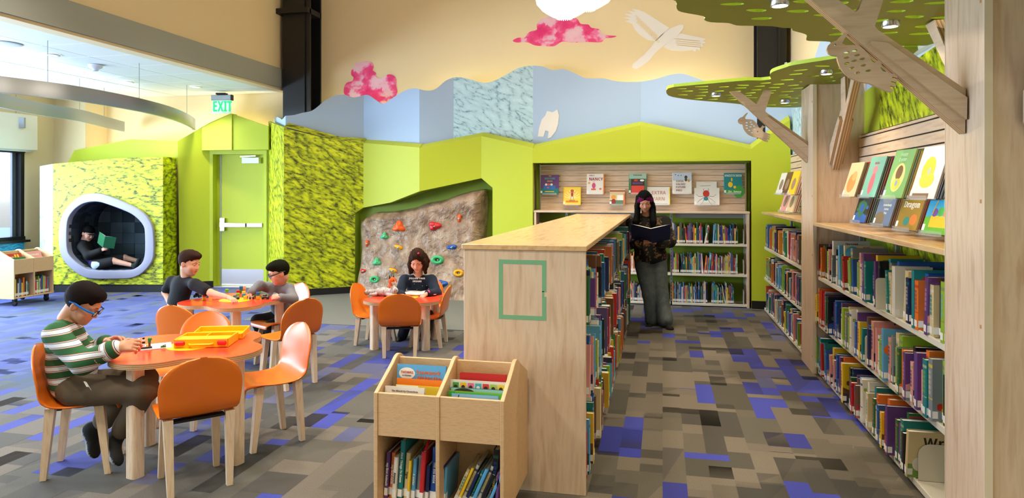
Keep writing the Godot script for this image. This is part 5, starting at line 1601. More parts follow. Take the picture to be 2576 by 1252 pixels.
# jacket art: a coloured wrap with a ground, a sun or blob and some spots, made of plain shapes
func make_art() -> void:
	var r := RandomNumberGenerator.new()
	r.seed = 77
	for k in TONES.size():
		var im := Image.create(160, 96, false, Image.FORMAT_RGB8)
		var bg: Color = TONES[k][1]
		im.fill(bg)
		var c2: Color = TONES[(k * 5 + 3) % 16][1]
		var c3: Color = TONES[(k * 7 + 9) % 16][1]
		var c4: Color = TONES[(k * 3 + 11) % 16][1]
		var ph := r.randf() * 6.0
		var ground := 56 + r.randi() % 20
		var cx := 122 + r.randi() % 12 - 6
		var cy := 38 + r.randi() % 16
		var rad := 12 + r.randi() % 12
		var spots := []
		for i in 14: spots.append([r.randi() % 160, r.randi() % 96, 2 + r.randi() % 5, [c2, c3, c4][r.randi() % 3]])
		var style := r.randi() % 3
		for y in 96:
			for x in 160:
				if x >= 72 and x < 88:
					if y > 8 and y < 14 or y > 60 and y < 63: im.set_pixel(x, y, c3.lerp(bg, 0.3))
					elif x > 77 and x < 82 and y > 18 and y < 56 and (y / 2) % 4 != 0: im.set_pixel(x, y, c2.lerp(bg, 0.35))
					continue
				var g := ground + 6.0 * sin(x * 0.07 + ph)
				if style != 1 and y > g: im.set_pixel(x, y, c2 if y < g + 12 else c2.lerp(c4, 0.5))
				var q := Vector2(x - (cx if x >= 88 else 36), (y - cy) * (1.0 if style else 0.8)).length()
				if q < rad * (1.0 + 0.16 * sin(atan2(y - cy, x - cx) * (3 + style) + ph)): im.set_pixel(x, y, c3 if q > rad * 0.55 else c4)
		for s in spots:
			if absi(s[0] - 80) < 14: continue
			for yy in range(maxi(0, s[1] - s[2]), mini(96, s[1] + s[2])):
				for xx in range(maxi(0, s[0] - s[2]), mini(160, s[0] + s[2])):
					if Vector2(xx - s[0], yy - s[1]).length() < s[2]: im.set_pixel(xx, yy, s[3])
		im.generate_mipmaps()
		var m := mat("jacket_" + TONES[k][0], Color.WHITE, 0.28)
		m.albedo_texture = ImageTexture.create_from_image(im)
		art.append(m)
		mat("plain_" + TONES[k][0], TONES[k][1], 0.35)

# book standing on its foot: spine towards +z at z = 0, front cover towards +x
func book_meshes(h: float, d: float, t: float) -> Array:
	var b := B.new()
	var th := 0.0025
	var x := t / 2
	# front board
	b.quad(Vector3(x, 0, 0), Vector3(x, 0, -d), Vector3(x, h, -d), Vector3(x, h, 0), Vector2(0.55, 1), Vector2(1, 1), Vector2(1, 0), Vector2(0.55, 0))
	b.quad(Vector3(-x, 0, -d), Vector3(-x, 0, 0), Vector3(-x, h, 0), Vector3(-x, h, -d), Vector2(0, 1), Vector2(0.45, 1), Vector2(0.45, 0), Vector2(0, 0))
	# rounded spine
	var r := minf(0.004, t * 0.3)
	var s := [Vector3(-x, 0, 0), Vector3(-x * 0.6, 0, r), Vector3(x * 0.6, 0, r), Vector3(x, 0, 0)]
	for i in 3: b.quad(s[i], s[i + 1], s[i + 1] + Vector3(0, h, 0), s[i] + Vector3(0, h, 0), Vector2(0.46 + 0.027 * i, 1), Vector2(0.487 + 0.027 * i, 1), Vector2(0.487 + 0.027 * i, 0), Vector2(0.46 + 0.027 * i, 0))
	for y in [0.0, h]:
		for q in [[-x, -x + th], [x - th, x]]:
			if y > 0: b.quad(Vector3(q[0], y, 0), Vector3(q[1], y, 0), Vector3(q[1], y, -d), Vector3(q[0], y, -d), Vector2(0.6, 0.1), Vector2(0.6, 0.1), Vector2(0.6, 0.1), Vector2(0.6, 0.1))
			else: b.quad(Vector3(q[0], y, -d), Vector3(q[1], y, -d), Vector3(q[1], y, 0), Vector3(q[0], y, 0))
		b.quad(s[0] + Vector3(0, y, 0), s[1] + Vector3(0, y, 0), s[2] + Vector3(0, y, 0), s[3] + Vector3(0, y, 0), Vector2(0.5, 0.1), Vector2(0.5, 0.1), Vector2(0.5, 0.1), Vector2(0.5, 0.1))
	for q in [[-x, -x + th], [x - th, x]]: b.quad(Vector3(q[1], 0, -d), Vector3(q[0], 0, -d), Vector3(q[0], h, -d), Vector3(q[1], h, -d), Vector2(0.6, 0.5), Vector2(0.6, 0.5), Vector2(0.6, 0.4), Vector2(0.6, 0.4))
	var p := boxm(Vector3(t - 2 * th, h - 0.008, d - 0.006), 0.0, Vector3(0, h / 2, -d / 2 + 0.001))
	return [b.mesh(), p]

func make_book(label: String, tone: int, h: float, d: float, t: float, group: String, plain := false, sticker := true, called := "picture_book") -> Node3D:
	var o := thing(called, label, "book", Vector3.ZERO, 0.0, group)
	var m := book_meshes(h, d, t)
	obj("cover", m[0], M["plain_" + TONES[tone][0]] if plain else art[tone], o)
	obj("page_block", m[1], M.paper, o)
	if sticker:
		var b := B.new()
		var w := minf(t * 0.9, 0.03)
		b.box(Vector3(0, 0.032, 0.0042), Vector3(w, 0.034, 0.0008))
		b.box(Vector3(t / 2 + 0.0006, 0.032, -0.012), Vector3(0.0008, 0.034, 0.024))
		b.box(Vector3(-t / 2 - 0.0006, 0.032, -0.012), Vector3(0.0008, 0.034, 0.024))
		obj("spine_label", b.mesh(), M.label_white, o)
	return o

# flat print and lettering on the front cover: shapes and words in shares of the cover, from the spine side and the foot
func dress(o: Node3D, h: float, d: float, t: float, shapes: Array, words: Array) -> void:
	var b := B.new()
	var x := t / 2 + 0.0006
	for s in shapes:
		b.tint = lin(s[-1])
		match s[0]:
			"box":
				b.quad(Vector3(x, s[2] * h, -s[1] * d), Vector3(x, s[2] * h, -s[3] * d), Vector3(x, s[4] * h, -s[3] * d), Vector3(x, s[4] * h, -s[1] * d))
			"oval":
				for i in 20:
					var a0 := TAU * i / 20
					var a1 := TAU * (i + 1) / 20
					b.tri(Vector3(x, s[2] * h, -s[1] * d), Vector3(x, (s[2] + s[4] * sin(a0)) * h, -(s[1] + s[3] * cos(a0)) * d), Vector3(x, (s[2] + s[4] * sin(a1)) * h, -(s[1] + s[3] * cos(a1)) * d))
			"line":
				var p := Vector3(x, s[2] * h, -s[1] * d)
				var q := Vector3(x, s[4] * h, -s[3] * d)
				var nn: Vector3 = (q - p).cross(Vector3.RIGHT).normalized() * (s[5] * h)
				b.quad(p + nn, p - nn, q - nn, q + nn)
		x += 0.00012
	if shapes: obj("cover_print", b.mesh(), M.painted, o)
	for w in words:
		var key: String = "ink_" + (w[4] as Color).to_html(false)
		var tm := text_mesh(w[0], w[3] * h, true, w.size() > 5)
		obj("lettering", tm, mat(key, w[4], 0.5), o, Transform3D(Basis(Vector3.UP, PI / 2), Vector3(x + 0.0006, w[2] * h, -w[1] * d)))

func ordinal(n: int) -> String:
	return str(n) + ("th" if n % 100 in [11, 12, 13] else {1: "st", 2: "nd", 3: "rd"}.get(n % 10, "th"))

# a row of books, spine out, along the line from a; step along dir, spines facing out
func row(a: Vector3, dir: Vector3, length: float, turn: float, seed_: int, where: String, group: String, thick: Vector2, tall: Vector2, specials := {}, gap_end := 0.0) -> void:
	var r := RandomNumberGenerator.new()
	r.seed = seed_
	var at := 0.0
	var n := 0
	var lean := 0.0
	var last := -1
	var todo := specials.keys()
	todo.sort()
	while at < length - gap_end - thick.y:
		n += 1
		var t := r.randf_range(thick.x, thick.y)
		var h := r.randf_range(tall.x, tall.y)
		var d := r.randf_range(0.19, 0.25)
		var tone := r.randi() % 16
		if tone == last: tone = (tone + 5) % 16
		last = tone
		var sp = null
		if todo and at >= todo[0]:
			sp = specials[todo.pop_front()]
			tone = sp[0]
			h = sp[1]
			d = 0.26
			t = 0.03
		var label: String = "%s %spicture book, %s from %s" % [TONES[tone][0], "tall " if h > tall.y - 0.015 and sp == null else "", ordinal(n), where]
		if sp != null: label = "%s picture book lettered %s, %s from %s" % [TONES[tone][0], sp[2], ordinal(n), where.split(" on ")[0] if where.length() > 48 else where]
		if label.split(" ").size() > 16: label = " ".join(label.split(" ").slice(0, 16))
		var o := make_book(label, tone, h, d, t, group, sp != null or r.randf() < 0.3)
		if r.randf() < 0.1: lean = r.randf_range(-0.16, 0.16)
		elif r.randf() < 0.3: lean = 0.0
		o.position = a + dir * (at + t / 2 + absf(sin(lean)) * h * 0.5) + Vector3(0, absf(sin(lean)) * t * 0.5 + 0.001, 0)
		o.basis = Basis(Vector3.UP, turn) * Basis(Vector3(0, 0, 1), lean)
		var out := Basis(Vector3.UP, turn) * Vector3(0, 0, 1)
		o.position += out * r.randf_range(-0.03, 0.035)
		if sp != null and sp.size() > 3: dress(o, h, d, t, sp[3], sp[4])
		at += t + 0.0025 + (absf(sin(lean)) * h * 0.12)

# display copies leaning on the slatwall, front covers out
func display(place: Transform3D, n: int, tones: Array, h: float, d: float, t: float, label: String, group: String, ledge_on: Node3D, shapes := [], words := [], tilt := 0.2) -> void:
	for i in n:
		var l := label if i == 0 else "%s copy, %s behind the front one of the stack with the %s" % [TONES[tones[i % tones.size()]][0], ["first", "second", "third", "fourth", "fifth", "sixth"][i - 1], " ".join(label.split(" ").slice(0, 3))]
		var o := make_book(l, tones[i % tones.size()], h - 0.004 * (i % 3), d, t, group, i == 0 and shapes.size() > 0, i == 0, "display_book")
		o.transform = place * Transform3D(Basis(Vector3(0, 0, 1), tilt), Vector3(-(t + 0.002) / cos(tilt) * i, 0.004, 0))
		if i == 0: dress(o, h, d, t, shapes, words)
	var b := B.new()
	var deep := (t + 0.002) * n + 0.02
	b.box(Vector3(0.012 - deep / 2, -0.0015, -d / 2), Vector3(deep + 0.07, 0.003, d * 0.8))
	b.box(Vector3(0.03, 0.01, -d / 2), Vector3(0.003, 0.025, d * 0.8))
	var k := obj("clear_ledge", b.mesh(), M.acrylic, ledge_on)
	k.transform = ledge_on.transform.affine_inverse() * place

func books() -> void:
	make_art()
	var W := Color(0.95, 0.94, 0.9)
	var K := Color(0.1, 0.1, 0.13)
	var near_case: Node3D = get_node("bookcase")
	var far_case: Node3D = get_node("bookcase_001")
	var end_case: Node3D = get_node("bookcase_003")
	# ---- the shelves between the trees, spines towards the aisle ----
	var g := "picture books between the two trees"
	var right := -PI / 2
	var spot := func(z: float) -> float: return z + 6.13
	row(Vector3(1.305, 0.829, -6.13), Vector3(0, 0, 1), 2.66, right, 101, "the far end, top shelf between the trees", g, Vector2(0.024, 0.05), Vector2(0.215, 0.31), {
		spot.call(-5.75): [8, 0.325, "The Lamb", [], [["The Lamb", 0.5, 0.93, 0.06, Color(0.3, 0.2, 0.45)]]],
		spot.call(-5.4): [9, 0.315, "THE PIRATE JAM", [["oval", 0.2, 0.82, 0.2, 0.16, Color(0.3, 0.68, 0.85)], ["box", 0, 0, 1, 0.25, Color(0.85, 0.7, 0.4)]], [["THE", 0.55, 0.93, 0.08, Color(0.72, 0.12, 0.12)], ["PIRATE", 0.6, 0.82, 0.13, Color(0.72, 0.12, 0.12)], ["JAM", 0.5, 0.68, 0.12, Color(0.72, 0.12, 0.12)]]],
		spot.call(-5.0): [6, 0.3, "A Mil", [["oval", 0.3, 0.45, 0.22, 0.25, Color(0.75, 0.35, 0.33)], ["oval", 0.75, 0.1, 0.25, 0.2, W]], [["A Mil", 0.3, 0.85, 0.11, K, 1]]],
		spot.call(-4.6): [7, 0.28, "DE ST", [["box", 0, 0, 1, 0.3, Color(0.7, 0.2, 0.2)], ["oval", 0.35, 0.42, 0.13, 0.2, Color(0.12, 0.25, 0.2)], ["oval", 0.65, 0.4, 0.1, 0.17, Color(0.15, 0.4, 0.25)]], [["DE", 0.55, 0.84, 0.17, W, 1], ["ST", 0.6, 0.68, 0.13, W, 1]]],
		spot.call(-4.32): [15, 0.31, "", [], []],
		spot.call(-3.95): [0, 0.3, "R", [["oval", 0.5, 0.4, 0.35, 0.25, Color(0.9, 0.75, 0.4)]], [["R", 0.22, 0.8, 0.24, Color(0.76, 0.12, 0.12)]]],
		spot.call(-3.82): [2, 0.285, "BEAN", [["box", 0, 0.86, 1, 1, W]], [["BEAN", 0.5, 0.74, 0.12, Color(0.85, 0.7, 0.3)]]],
		spot.call(-3.7): [12, 0.28, "EVER", [["box", 0.1, 0.1, 0.95, 0.85, Color(0.72, 0.15, 0.12)], ["oval", 0.6, 0.4, 0.22, 0.2, Color(0.2, 0.6, 0.6)]], [["EVER", 0.5, 0.7, 0.14, W], ["R", 0.3, 0.28, 0.14, W]]]})
	row(Vector3(1.275, 0.439, -6.18), Vector3(0, 0, 1), 2.7, right, 102, "the far end, middle shelf between the trees", g, Vector2(0.024, 0.05), Vector2(0.215, 0.31), {
		spot.call(-5.95): [5, 0.27, "ABD", [], [["ABD", 0.5, 0.85, 0.15, Color(0.1, 0.35, 0.45)]]],
		spot.call(-5.8): [12, 0.25, "THE ON T", [["oval", 0.6, 0.2, 0.3, 0.18, Color(0.2, 0.4, 0.75)]], [["THE", 0.5, 0.75, 0.12, W], ["ON T", 0.5, 0.6, 0.12, W]]],
		spot.call(-5.0): [8, 0.3, "More Than", [["oval", 0.5, 0.4, 0.3, 0.25, Color(0.85, 0.68, 0.58)]], [["More Than", 0.45, 0.88, 0.12, Color(0.55, 0.12, 0.3), 1]]],
		spot.call(-4.35): [2, 0.3, "MONSTER", [["oval", 0.2, 0.6, 0.2, 0.12, Color(0.9, 0.45, 0.15)]], [["MONSTER", 0.5, 0.84, 0.13, Color(0.85, 0.6, 0.1)]]],
		spot.call(-4.28): [14, 0.27, "DINO-THANK", [["box", 0, 0.0, 1, 0.4, Color(0.3, 0.35, 0.4)]], [["DINO-TH", 0.42, 0.88, 0.12, Color(0.55, 0.1, 0.12)]]]})
	row(Vector3(1.275, 0.048, -6.18), Vector3(0, 0, 1), 2.7, right, 103, "the far end, bottom shelf between the trees", g, Vector2(0.024, 0.05), Vector2(0.2, 0.29), {
		spot.call(-5.55): [0, 0.27, "Bear", [["oval", 0.4, 0.35, 0.3, 0.25, Color(0.35, 0.5, 0.4)]], [["Bear", 0.35, 0.85, 0.15, Color(0.65, 0.12, 0.12)]]],
		spot.call(-4.9): [10, 0.25, "Bear", [], [["Bear S", 0.45, 0.88, 0.13, Color(0.9, 0.6, 0.15)]]],
		spot.call(-4.7): [8, 0.28, "BLUE", [["box", 0, 0, 1, 0.8, Color(0.45, 0.62, 0.75)]], [["BLUE", 0.5, 0.9, 0.09, Color(0.1, 0.25, 0.5)]]],
		spot.call(-4.05): [13, 0.29, "REGIN", [["box", 0, 0.6, 1, 0.95, Color(0.65, 0.25, 0.28)]], [["REGIN", 0.5, 0.77, 0.15, Color(0.45, 0.12, 0.15)]]],
		spot.call(-3.96): [9, 0.25, "Wr", [["box", 0, 0, 1, 0.3, Color(0.5, 0.65, 0.3)], ["oval", 0.2, 0.3, 0.12, 0.15, W]], [["Wr", 0.45, 0.78, 0.28, K]]]}, 0.42)
	obj("bookend", bookend_mesh(), M.shelf_metal, near_case, T(Vector3(-0.06, 0.047, 0.9), PI / 2 + PI))
	for q in [[0.83, 0.32], [0.44, 0.1]]: obj("bookend", bookend_mesh(), M.shelf_metal, near_case, T(Vector3(-0.1, q[0], q[1]), PI / 2))
	# ---- the free-standing case, aisle side, near end ----
	var gi := "picture books at the near end of the free-standing case"
	var rows := ["top", "middle", "bottom"]
	for k in 3:
		row(Vector3(-0.4, [0.838, 0.448, 0.053][k], -3.5), Vector3(0, 0, -1), 0.95, PI / 2, 111 + k, "the near end, %s shelf of the free-standing case" % rows[k], gi, Vector2(0.022, 0.045), Vector2(0.21, 0.32))
	# ---- far too many small spines to take one by one: the end case, the far bay, the rest of the free-standing case ----
	rest_of_books()
	# ---- display copies at the end of the aisle ----
	var ge := "books displayed at the end of the aisle"
	var ez := -9.7
	var put := func(u0: Vector3, wide: float) -> Transform3D: return Transform3D(Basis(Vector3.UP, -PI / 2), Vector3(u0.x, u0.y, ez + 0.03))
	var Y := Color(0.95, 0.8, 0.2)
	display(put.call(Vector3(-1.713, 1.494, -9.67), 0), 2, [7, 0], 0.28, 0.26, 0.01, "purple and teal book of bedtime with a blue bed on its cover", ge, end_case, [["box", 0, 0, 1, 0.3, Color(0.08, 0.5, 0.47)], ["box", 0.16, 0.24, 0.82, 0.45, Color(0.15, 0.45, 0.8)], ["oval", 0.3, 0.5, 0.07, 0.06, W], ["oval", 0.45, 0.5, 0.07, 0.06, Color(0.85, 0.4, 0.35)], ["oval", 0.6, 0.5, 0.07, 0.06, W], ["oval", 0.74, 0.5, 0.07, 0.06, Color(0.4, 0.3, 0.3)], ["oval", 0.4, 0.34, 0.06, 0.035, Color(0.9, 0.3, 0.4)], ["line", 0.24, 0.14, 0.76, 0.14, 0.018, Y]], [["THE", 0.5, 0.94, 0.08, Y], ["BEDTIME", 0.5, 0.81, 0.13, Color(0.3, 0.72, 0.72)], ["BOOK", 0.5, 0.67, 0.1, Y]], 0.14)
	var rays := [["box", 0.04, 0.04, 0.96, 0.96, Color(0.98, 0.85, 0.3)]]
	for k in 9: rays.append(["line", 0.5, 0.35, 0.5 + 0.44 * cos(PI * k / 8), 0.45 + 0.42 * sin(PI * k / 8), 0.012, Color(1, 0.97, 0.8)])
	rays.append_array([["oval", 0.5, 0.78, 0.09, 0.08, Color(0.78, 0.32, 0.18)], ["oval", 0.5, 0.58, 0.07, 0.12, Color(0.7, 0.25, 0.2)], ["line", 0.35, 0.68, 0.65, 0.68, 0.01, Color(0.7, 0.3, 0.2)], ["line", 0.45, 0.48, 0.42, 0.32, 0.012, Color(0.6, 0.25, 0.2)], ["line", 0.55, 0.48, 0.58, 0.32, 0.012, Color(0.6, 0.25, 0.2)], ["box", 0.15, 0.14, 0.85, 0.24, Color(0.93, 0.5, 0.15)]])
	display(put.call(Vector3(-1.385, 1.341, -9.67), 0), 3, [11, 6, 6], 0.26, 0.25, 0.01, "yellow book with sun rays and a red figure on its cover", ge, end_case, rays, [["WILD", 0.5, 0.24, 0.12, Color(0.4, 0.35, 0.35)]], 0.14)
	display(put.call(Vector3(-1.05, 1.495, -9.67), 0), 2, [8, 4], 0.29, 0.245, 0.01, "white book with an orange edge and large red title letters", ge, end_case, [["box", 0.94, 0, 1, 1, Color(0.93, 0.5, 0.2)], ["oval", 0.4, 0.42, 0.11, 0.14, Color(0.82, 0.3, 0.5)], ["oval", 0.4, 0.6, 0.06, 0.05, Color(0.9, 0.75, 0.6)], ["box", 0.25, 0.2, 0.52, 0.28, Color(0.85, 0.4, 0.2)], ["oval", 0.78, 0.26, 0.07, 0.05, Color(0.85, 0.45, 0.3)], ["oval", 0.13, 0.55, 0.07, 0.05, Color(0.95, 0.65, 0.2)]], [["FANCY", 0.28, 0.92, 0.08, Color(0.5, 0.12, 0.25)], ["NANCY", 0.52, 0.74, 0.2, Color(0.6, 0.12, 0.22)]], 0.14)
	display(put.call(Vector3(-0.726, 1.344, -9.67), 0), 2, [9, 15], 0.225, 0.21, 0.01, "small book with a cream house and an orange picture on its cover", ge, end_case, [["box", 0, 0.84, 1, 0.92, Color(0.6, 0.15, 0.2)], ["box", 0, 0, 1, 0.3, Color(0.35, 0.5, 0.4)], ["oval", 0.25, 0.48, 0.16, 0.14, Color(0.87, 0.6, 0.25)], ["oval", 0.25, 0.22, 0.15, 0.16, Color(0.55, 0.15, 0.15)], ["box", 0.48, 0.3, 0.9, 0.62, W], ["box", 0.9, 0, 1, 0.7, Color(0.9, 0.45, 0.25)]], [], 0.14)
	display(put.call(Vector3(-0.461, 1.501, -9.67), 0), 2, [13, 0], 0.285, 0.24, 0.01, "dark green and red book of space tales, partly behind the woman's head", ge, end_case, [["box", 0, 0.75, 1, 1, Color(0.6, 0.75, 0.68)], ["box", 0.12, 0, 0.9, 0.72, Color(0.2, 0.08, 0.08)], ["box", 0.14, 0, 0.88, 0.4, Color(0.85, 0.25, 0.2)], ["oval", 0.75, 0.66, 0.12, 0.05, W], ["oval", 0.4, 0.66, 0.12, 0.05, Color(0.8, 0.15, 0.15)]], [["STAR WARS", 0.5, 0.92, 0.08, K], ["READING", 0.5, 0.52, 0.11, Color(0.35, 0.3, 0.65)]], 0.14)
	display(put.call(Vector3(-0.21, 1.347, -9.67), 0), 2, [8, 11], 0.25, 0.31, 0.012, "white book with thin coloured title letters and a yellow edge", ge, end_case, [["box", 0.96, 0, 1, 1, Color(0.95, 0.85, 0.2)], ["box", 0.06, 0.08, 0.9, 0.09, Color(0.6, 0.6, 0.6)]], [["EXTRA", 0.5, 0.68, 0.26, Color(0.78, 0.55, 0.5)], ["YARN", 0.5, 0.34, 0.26, Color(0.75, 0.58, 0.5)]], 0.14)
	display(put.call(Vector3(0.134, 1.502, -9.67), 0), 1, [8], 0.295, 0.255, 0.012, "pale blue and white book with a bunting and four lines of title", ge, end_case, [["box", 0, 0.62, 1, 1, Color(0.72, 0.78, 0.85)], ["oval", 0.7, 0.78, 0.08, 0.08, Color(0.25, 0.18, 0.15)], ["oval", 0.7, 0.66, 0.07, 0.08, Color(0.2, 0.3, 0.25)], ["oval", 0.15, 0.9, 0.03, 0.025, Color(0.7, 0.2, 0.2)], ["oval", 0.3, 0.86, 0.03, 0.025, Color(0.2, 0.4, 0.5)], ["oval", 0.45, 0.86, 0.03, 0.025, Color(0.3, 0.5, 0.3)], ["oval", 0.85, 0.62, 0.07, 0.07, Color(0.75, 0.6, 0.25)]], [["SOFIA", 0.38, 0.59, 0.12, Color(0.38, 0.22, 0.26)], ["VALDEZ", 0.42, 0.45, 0.12, Color(0.38, 0.22, 0.26)], ["FUTURE", 0.43, 0.31, 0.12, Color(0.38, 0.22, 0.26)], ["PREZ", 0.34, 0.16, 0.12, Color(0.55, 0.18, 0.25)]], 0.14)
	var sp := []
	for s in [-1, 1]:
		for e in [[0.07, 0.68, 0.1, 0.95], [0.1, 0.52, 0.3, 0.5], [0.08, 0.45, 0.26, 0.28], [0.06, 0.4, 0.14, 0.14]]:
			sp.append(["line", 0.47 + s * e[0], e[1], 0.47 + s * e[2], e[3], 0.009, Color(0.25, 0.2, 0.2)])
			sp.append(["line", 0.47 + s * e[2], e[3], 0.47 + s * (e[2] + (0.1 if e[1] < 0.6 else -0.02)), e[3] + (0.13 if e[1] > 0.5 and e[1] < 0.6 else -0.14 if e[1] < 0.5 else 0.0), 0.007, Color(0.25, 0.2, 0.2)])
	sp.append_array([["oval", 0.47, 0.66, 0.13, 0.2, Color(0.72, 0.2, 0.15)], ["oval", 0.46, 0.37, 0.09, 0.11, Color(0.15, 0.5, 0.55)]])
	display(put.call(Vector3(0.425, 1.349, -9.67), 0), 1, [8], 0.235, 0.33, 0.008, "white book with a red and blue spider on its cover", ge, end_case, sp, [], 0.14)
	display(Transform3D(Basis(Vector3.UP, -PI / 2), Vector3(0.453, 1.371, -9.695)), 1, [8], 0.3, 0.27, 0.008, "white book standing behind the spider book", ge, end_case, [["line", 0.2, 0.8, 0.7, 0.82, 0.008, Color(0.4, 0.4, 0.4)], ["line", 0.4, 0.96, 0.8, 0.94, 0.006, Color(0.8, 0.75, 0.2)]], [], 0.14)
	display(put.call(Vector3(0.817, 1.502, -9.67), 0), 1, [0], 0.285, 0.235, 0.012, "dark green book with a yellow shape and white title lettering", ge, end_case, [["box", 0, 0, 1, 0.2, Color(0.25, 0.6, 0.25)], ["oval", 0.8, 0.1, 0.3, 0.3, Color(0.25, 0.6, 0.25)], ["oval", 0.34, 0.44, 0.13, 0.13, Color(0.93, 0.76, 0.1)], ["oval", 0.42, 0.68, 0.04, 0.09, Color(0.93, 0.76, 0.1)], ["oval", 0.58, 0.32, 0.07, 0.07, Color(0.93, 0.76, 0.1)]], [["SNEETCHES", 0.5, 0.87, 0.13, W, 1], ["Dr. Seuss", 0.58, 0.1, 0.13, W, 1]], 0.14)
	# ---- display stacks between the trees and beyond ----
	var gd := "books displayed on the slatwall between the trees"
	var lean_at := func(x: float, y: float, z: float) -> Transform3D: return Transform3D(Basis(Vector3.UP, PI + 0.16), Vector3(x, y, z))
	display(lean_at.call(1.36, 1.495, -5.72), 6, [9, 10, 4, 5, 7, 1], 0.27, 0.22, 0.012, "cream display book with an orange creature, far end of upper row", gd, near_case, [["oval", 0.45, 0.4, 0.3, 0.28, Color(0.85, 0.55, 0.3)], ["oval", 0.55, 0.6, 0.18, 0.14, Color(0.9, 0.65, 0.4)]], [], 0.3)
	display(lean_at.call(1.36, 1.495, -5.22), 6, [0, 13, 5, 7, 6, 8], 0.29, 0.22, 0.012, "mint display book with a pink figure, second in upper row", gd, near_case, [["box", 0, 0, 1, 1, Color(0.5, 0.75, 0.66)], ["oval", 0.5, 0.35, 0.16, 0.28, Color(0.88, 0.45, 0.5)], ["oval", 0.5, 0.68, 0.16, 0.1, Color(0.9, 0.55, 0.58)]], [["Ballet", 0.5, 0.84, 0.08, Color(0.75, 0.4, 0.5), 1]], 0.3)
	display(lean_at.call(1.36, 1.495, -4.72), 6, [3, 0, 11, 13, 7, 5], 0.31, 0.24, 0.012, "light green display book with an oval picture, third in upper row", gd, near_case, [["box", 0, 0, 1, 1, Color(0.5, 0.72, 0.42)], ["oval", 0.5, 0.42, 0.3, 0.3, Color(0.93, 0.88, 0.55)], ["oval", 0.5, 0.52, 0.16, 0.15, Color(0.5, 0.35, 0.2)], ["oval", 0.5, 0.28, 0.2, 0.12, Color(0.85, 0.85, 0.3)], ["oval", 0.5, 0.3, 0.06, 0.06, Color(0.6, 0.7, 0.8)]], [["Happy", 0.5, 0.9, 0.09, Color(0.8, 0.95, 0.75)], ["Easter", 0.5, 0.79, 0.1, Color(0.8, 0.95, 0.75)]], 0.3)
	display(lean_at.call(1.36, 1.495, -4.24), 6, [8, 12, 14, 12, 5, 5], 0.3, 0.25, 0.012, "white display book with a yellow animal, near end of upper row", gd, near_case, [["oval", 0.45, 0.55, 0.25, 0.25, Color(0.85, 0.8, 0.2)], ["oval", 0.5, 0.35, 0.28, 0.15, Color(0.9, 0.82, 0.25)], ["box", 0, 0, 0.75, 0.1, Color(0.5, 0.38, 0.25)], ["oval", 0.5, 0.52, 0.07, 0.07, Color(0.7, 0.75, 0.65)]], [], 0.3)
	display(lean_at.call(1.38, 1.31, -5.5), 5, [12, 1, 0, 0, 14], 0.22, 0.2, 0.012, "black display book at the far end of the lower row", gd, near_case, [], [], 0.3)
	display(lean_at.call(1.38, 1.31, -5.0), 5, [14, 10, 9, 7, 15], 0.27, 0.22, 0.012, "grey-blue display book with white words, second in lower row", gd, near_case, [["box", 0, 0, 1, 1, Color(0.42, 0.5, 0.62)], ["oval", 0.3, 0.15, 0.3, 0.2, Color(0.5, 0.42, 0.3)], ["oval", 0.5, 0.75, 0.35, 0.2, Color(0.5, 0.55, 0.6)]], [["Somebody", 0.58, 0.52, 0.08, W], ["Loves", 0.58, 0.42, 0.08, W], ["You", 0.58, 0.32, 0.08, W]], 0.3)
	display(lean_at.call(1.38, 1.31, -4.55), 5, [9, 5, 2, 15, 1], 0.28, 0.24, 0.012, "mustard display book lettered Dragon in white, third in lower row", gd, near_case, [["box", 0, 0, 1, 1, Color(0.58, 0.46, 0.08)], ["oval", 0.45, 0.18, 0.14, 0.1, Color(0.15, 0.5, 0.45)], ["oval", 0.75, 0.22, 0.16, 0.12, Color(0.8, 0.45, 0.15)]], [["How", 0.3, 0.88, 0.1, W], ["Catch a", 0.5, 0.72, 0.1, W], ["Dragon", 0.5, 0.54, 0.17, W, 1]], 0.3)
	display(lean_at.call(1.38, 1.31, -4.12), 5, [3, 13, 11, 5, 5], 0.29, 0.27, 0.012, "bright blue and green display book with a yellow basket, lower row", gd, near_case, [["box", 0, 0.3, 1, 1, Color(0.25, 0.68, 0.85)], ["box", 0, 0, 1, 0.32, Color(0.4, 0.7, 0.15)], ["box", 0.2, 0.12, 0.8, 0.34, Color(0.95, 0.75, 0.1)], ["oval", 0.3, 0.4, 0.1, 0.08, Color(0.45, 0.3, 0.6)], ["oval", 0.5, 0.42, 0.1, 0.09, Color(0.3, 0.7, 0.3)], ["oval", 0.7, 0.4, 0.1, 0.08, Color(0.93, 0.5, 0.2)], ["line", 0.22, 0.36, 0.3, 0.66, 0.012, Color(0.9, 0.7, 0.1)], ["line", 0.78, 0.36, 0.7, 0.66, 0.012, Color(0.9, 0.7, 0.1)], ["line", 0.3, 0.66, 0.7, 0.66, 0.012, Color(0.9, 0.7, 0.1)]], [["Pete the Cat", 0.52, 0.86, 0.13, Color(0.3, 0.15, 0.4)]], 0.3)
	var gf := "books displayed beyond the far tree"
	for q in [[1.5, -8.95, 8, "white", "far end of the upper row"], [1.5, -8.55, 10, "brown", "middle of the upper row"], [1.5, -8.15, 11, "yellow", "near end of the upper row"], [1.3, -8.65, 6, "pink", "far end of the lower row"], [1.3, -8.25, 9, "cream", "near end of the lower row"]]:
		display(lean_at.call(1.37, q[0], q[1]), 3, [q[2], 5, 1], 0.27, 0.22, 0.018, "%s display book beyond the far tree, %s" % [q[3], q[4]], gf, far_case, [["oval", 0.5, 0.45, 0.25, 0.25, Color(0.6, 0.5, 0.4)]], [], 0.3)
	kiosk_books()

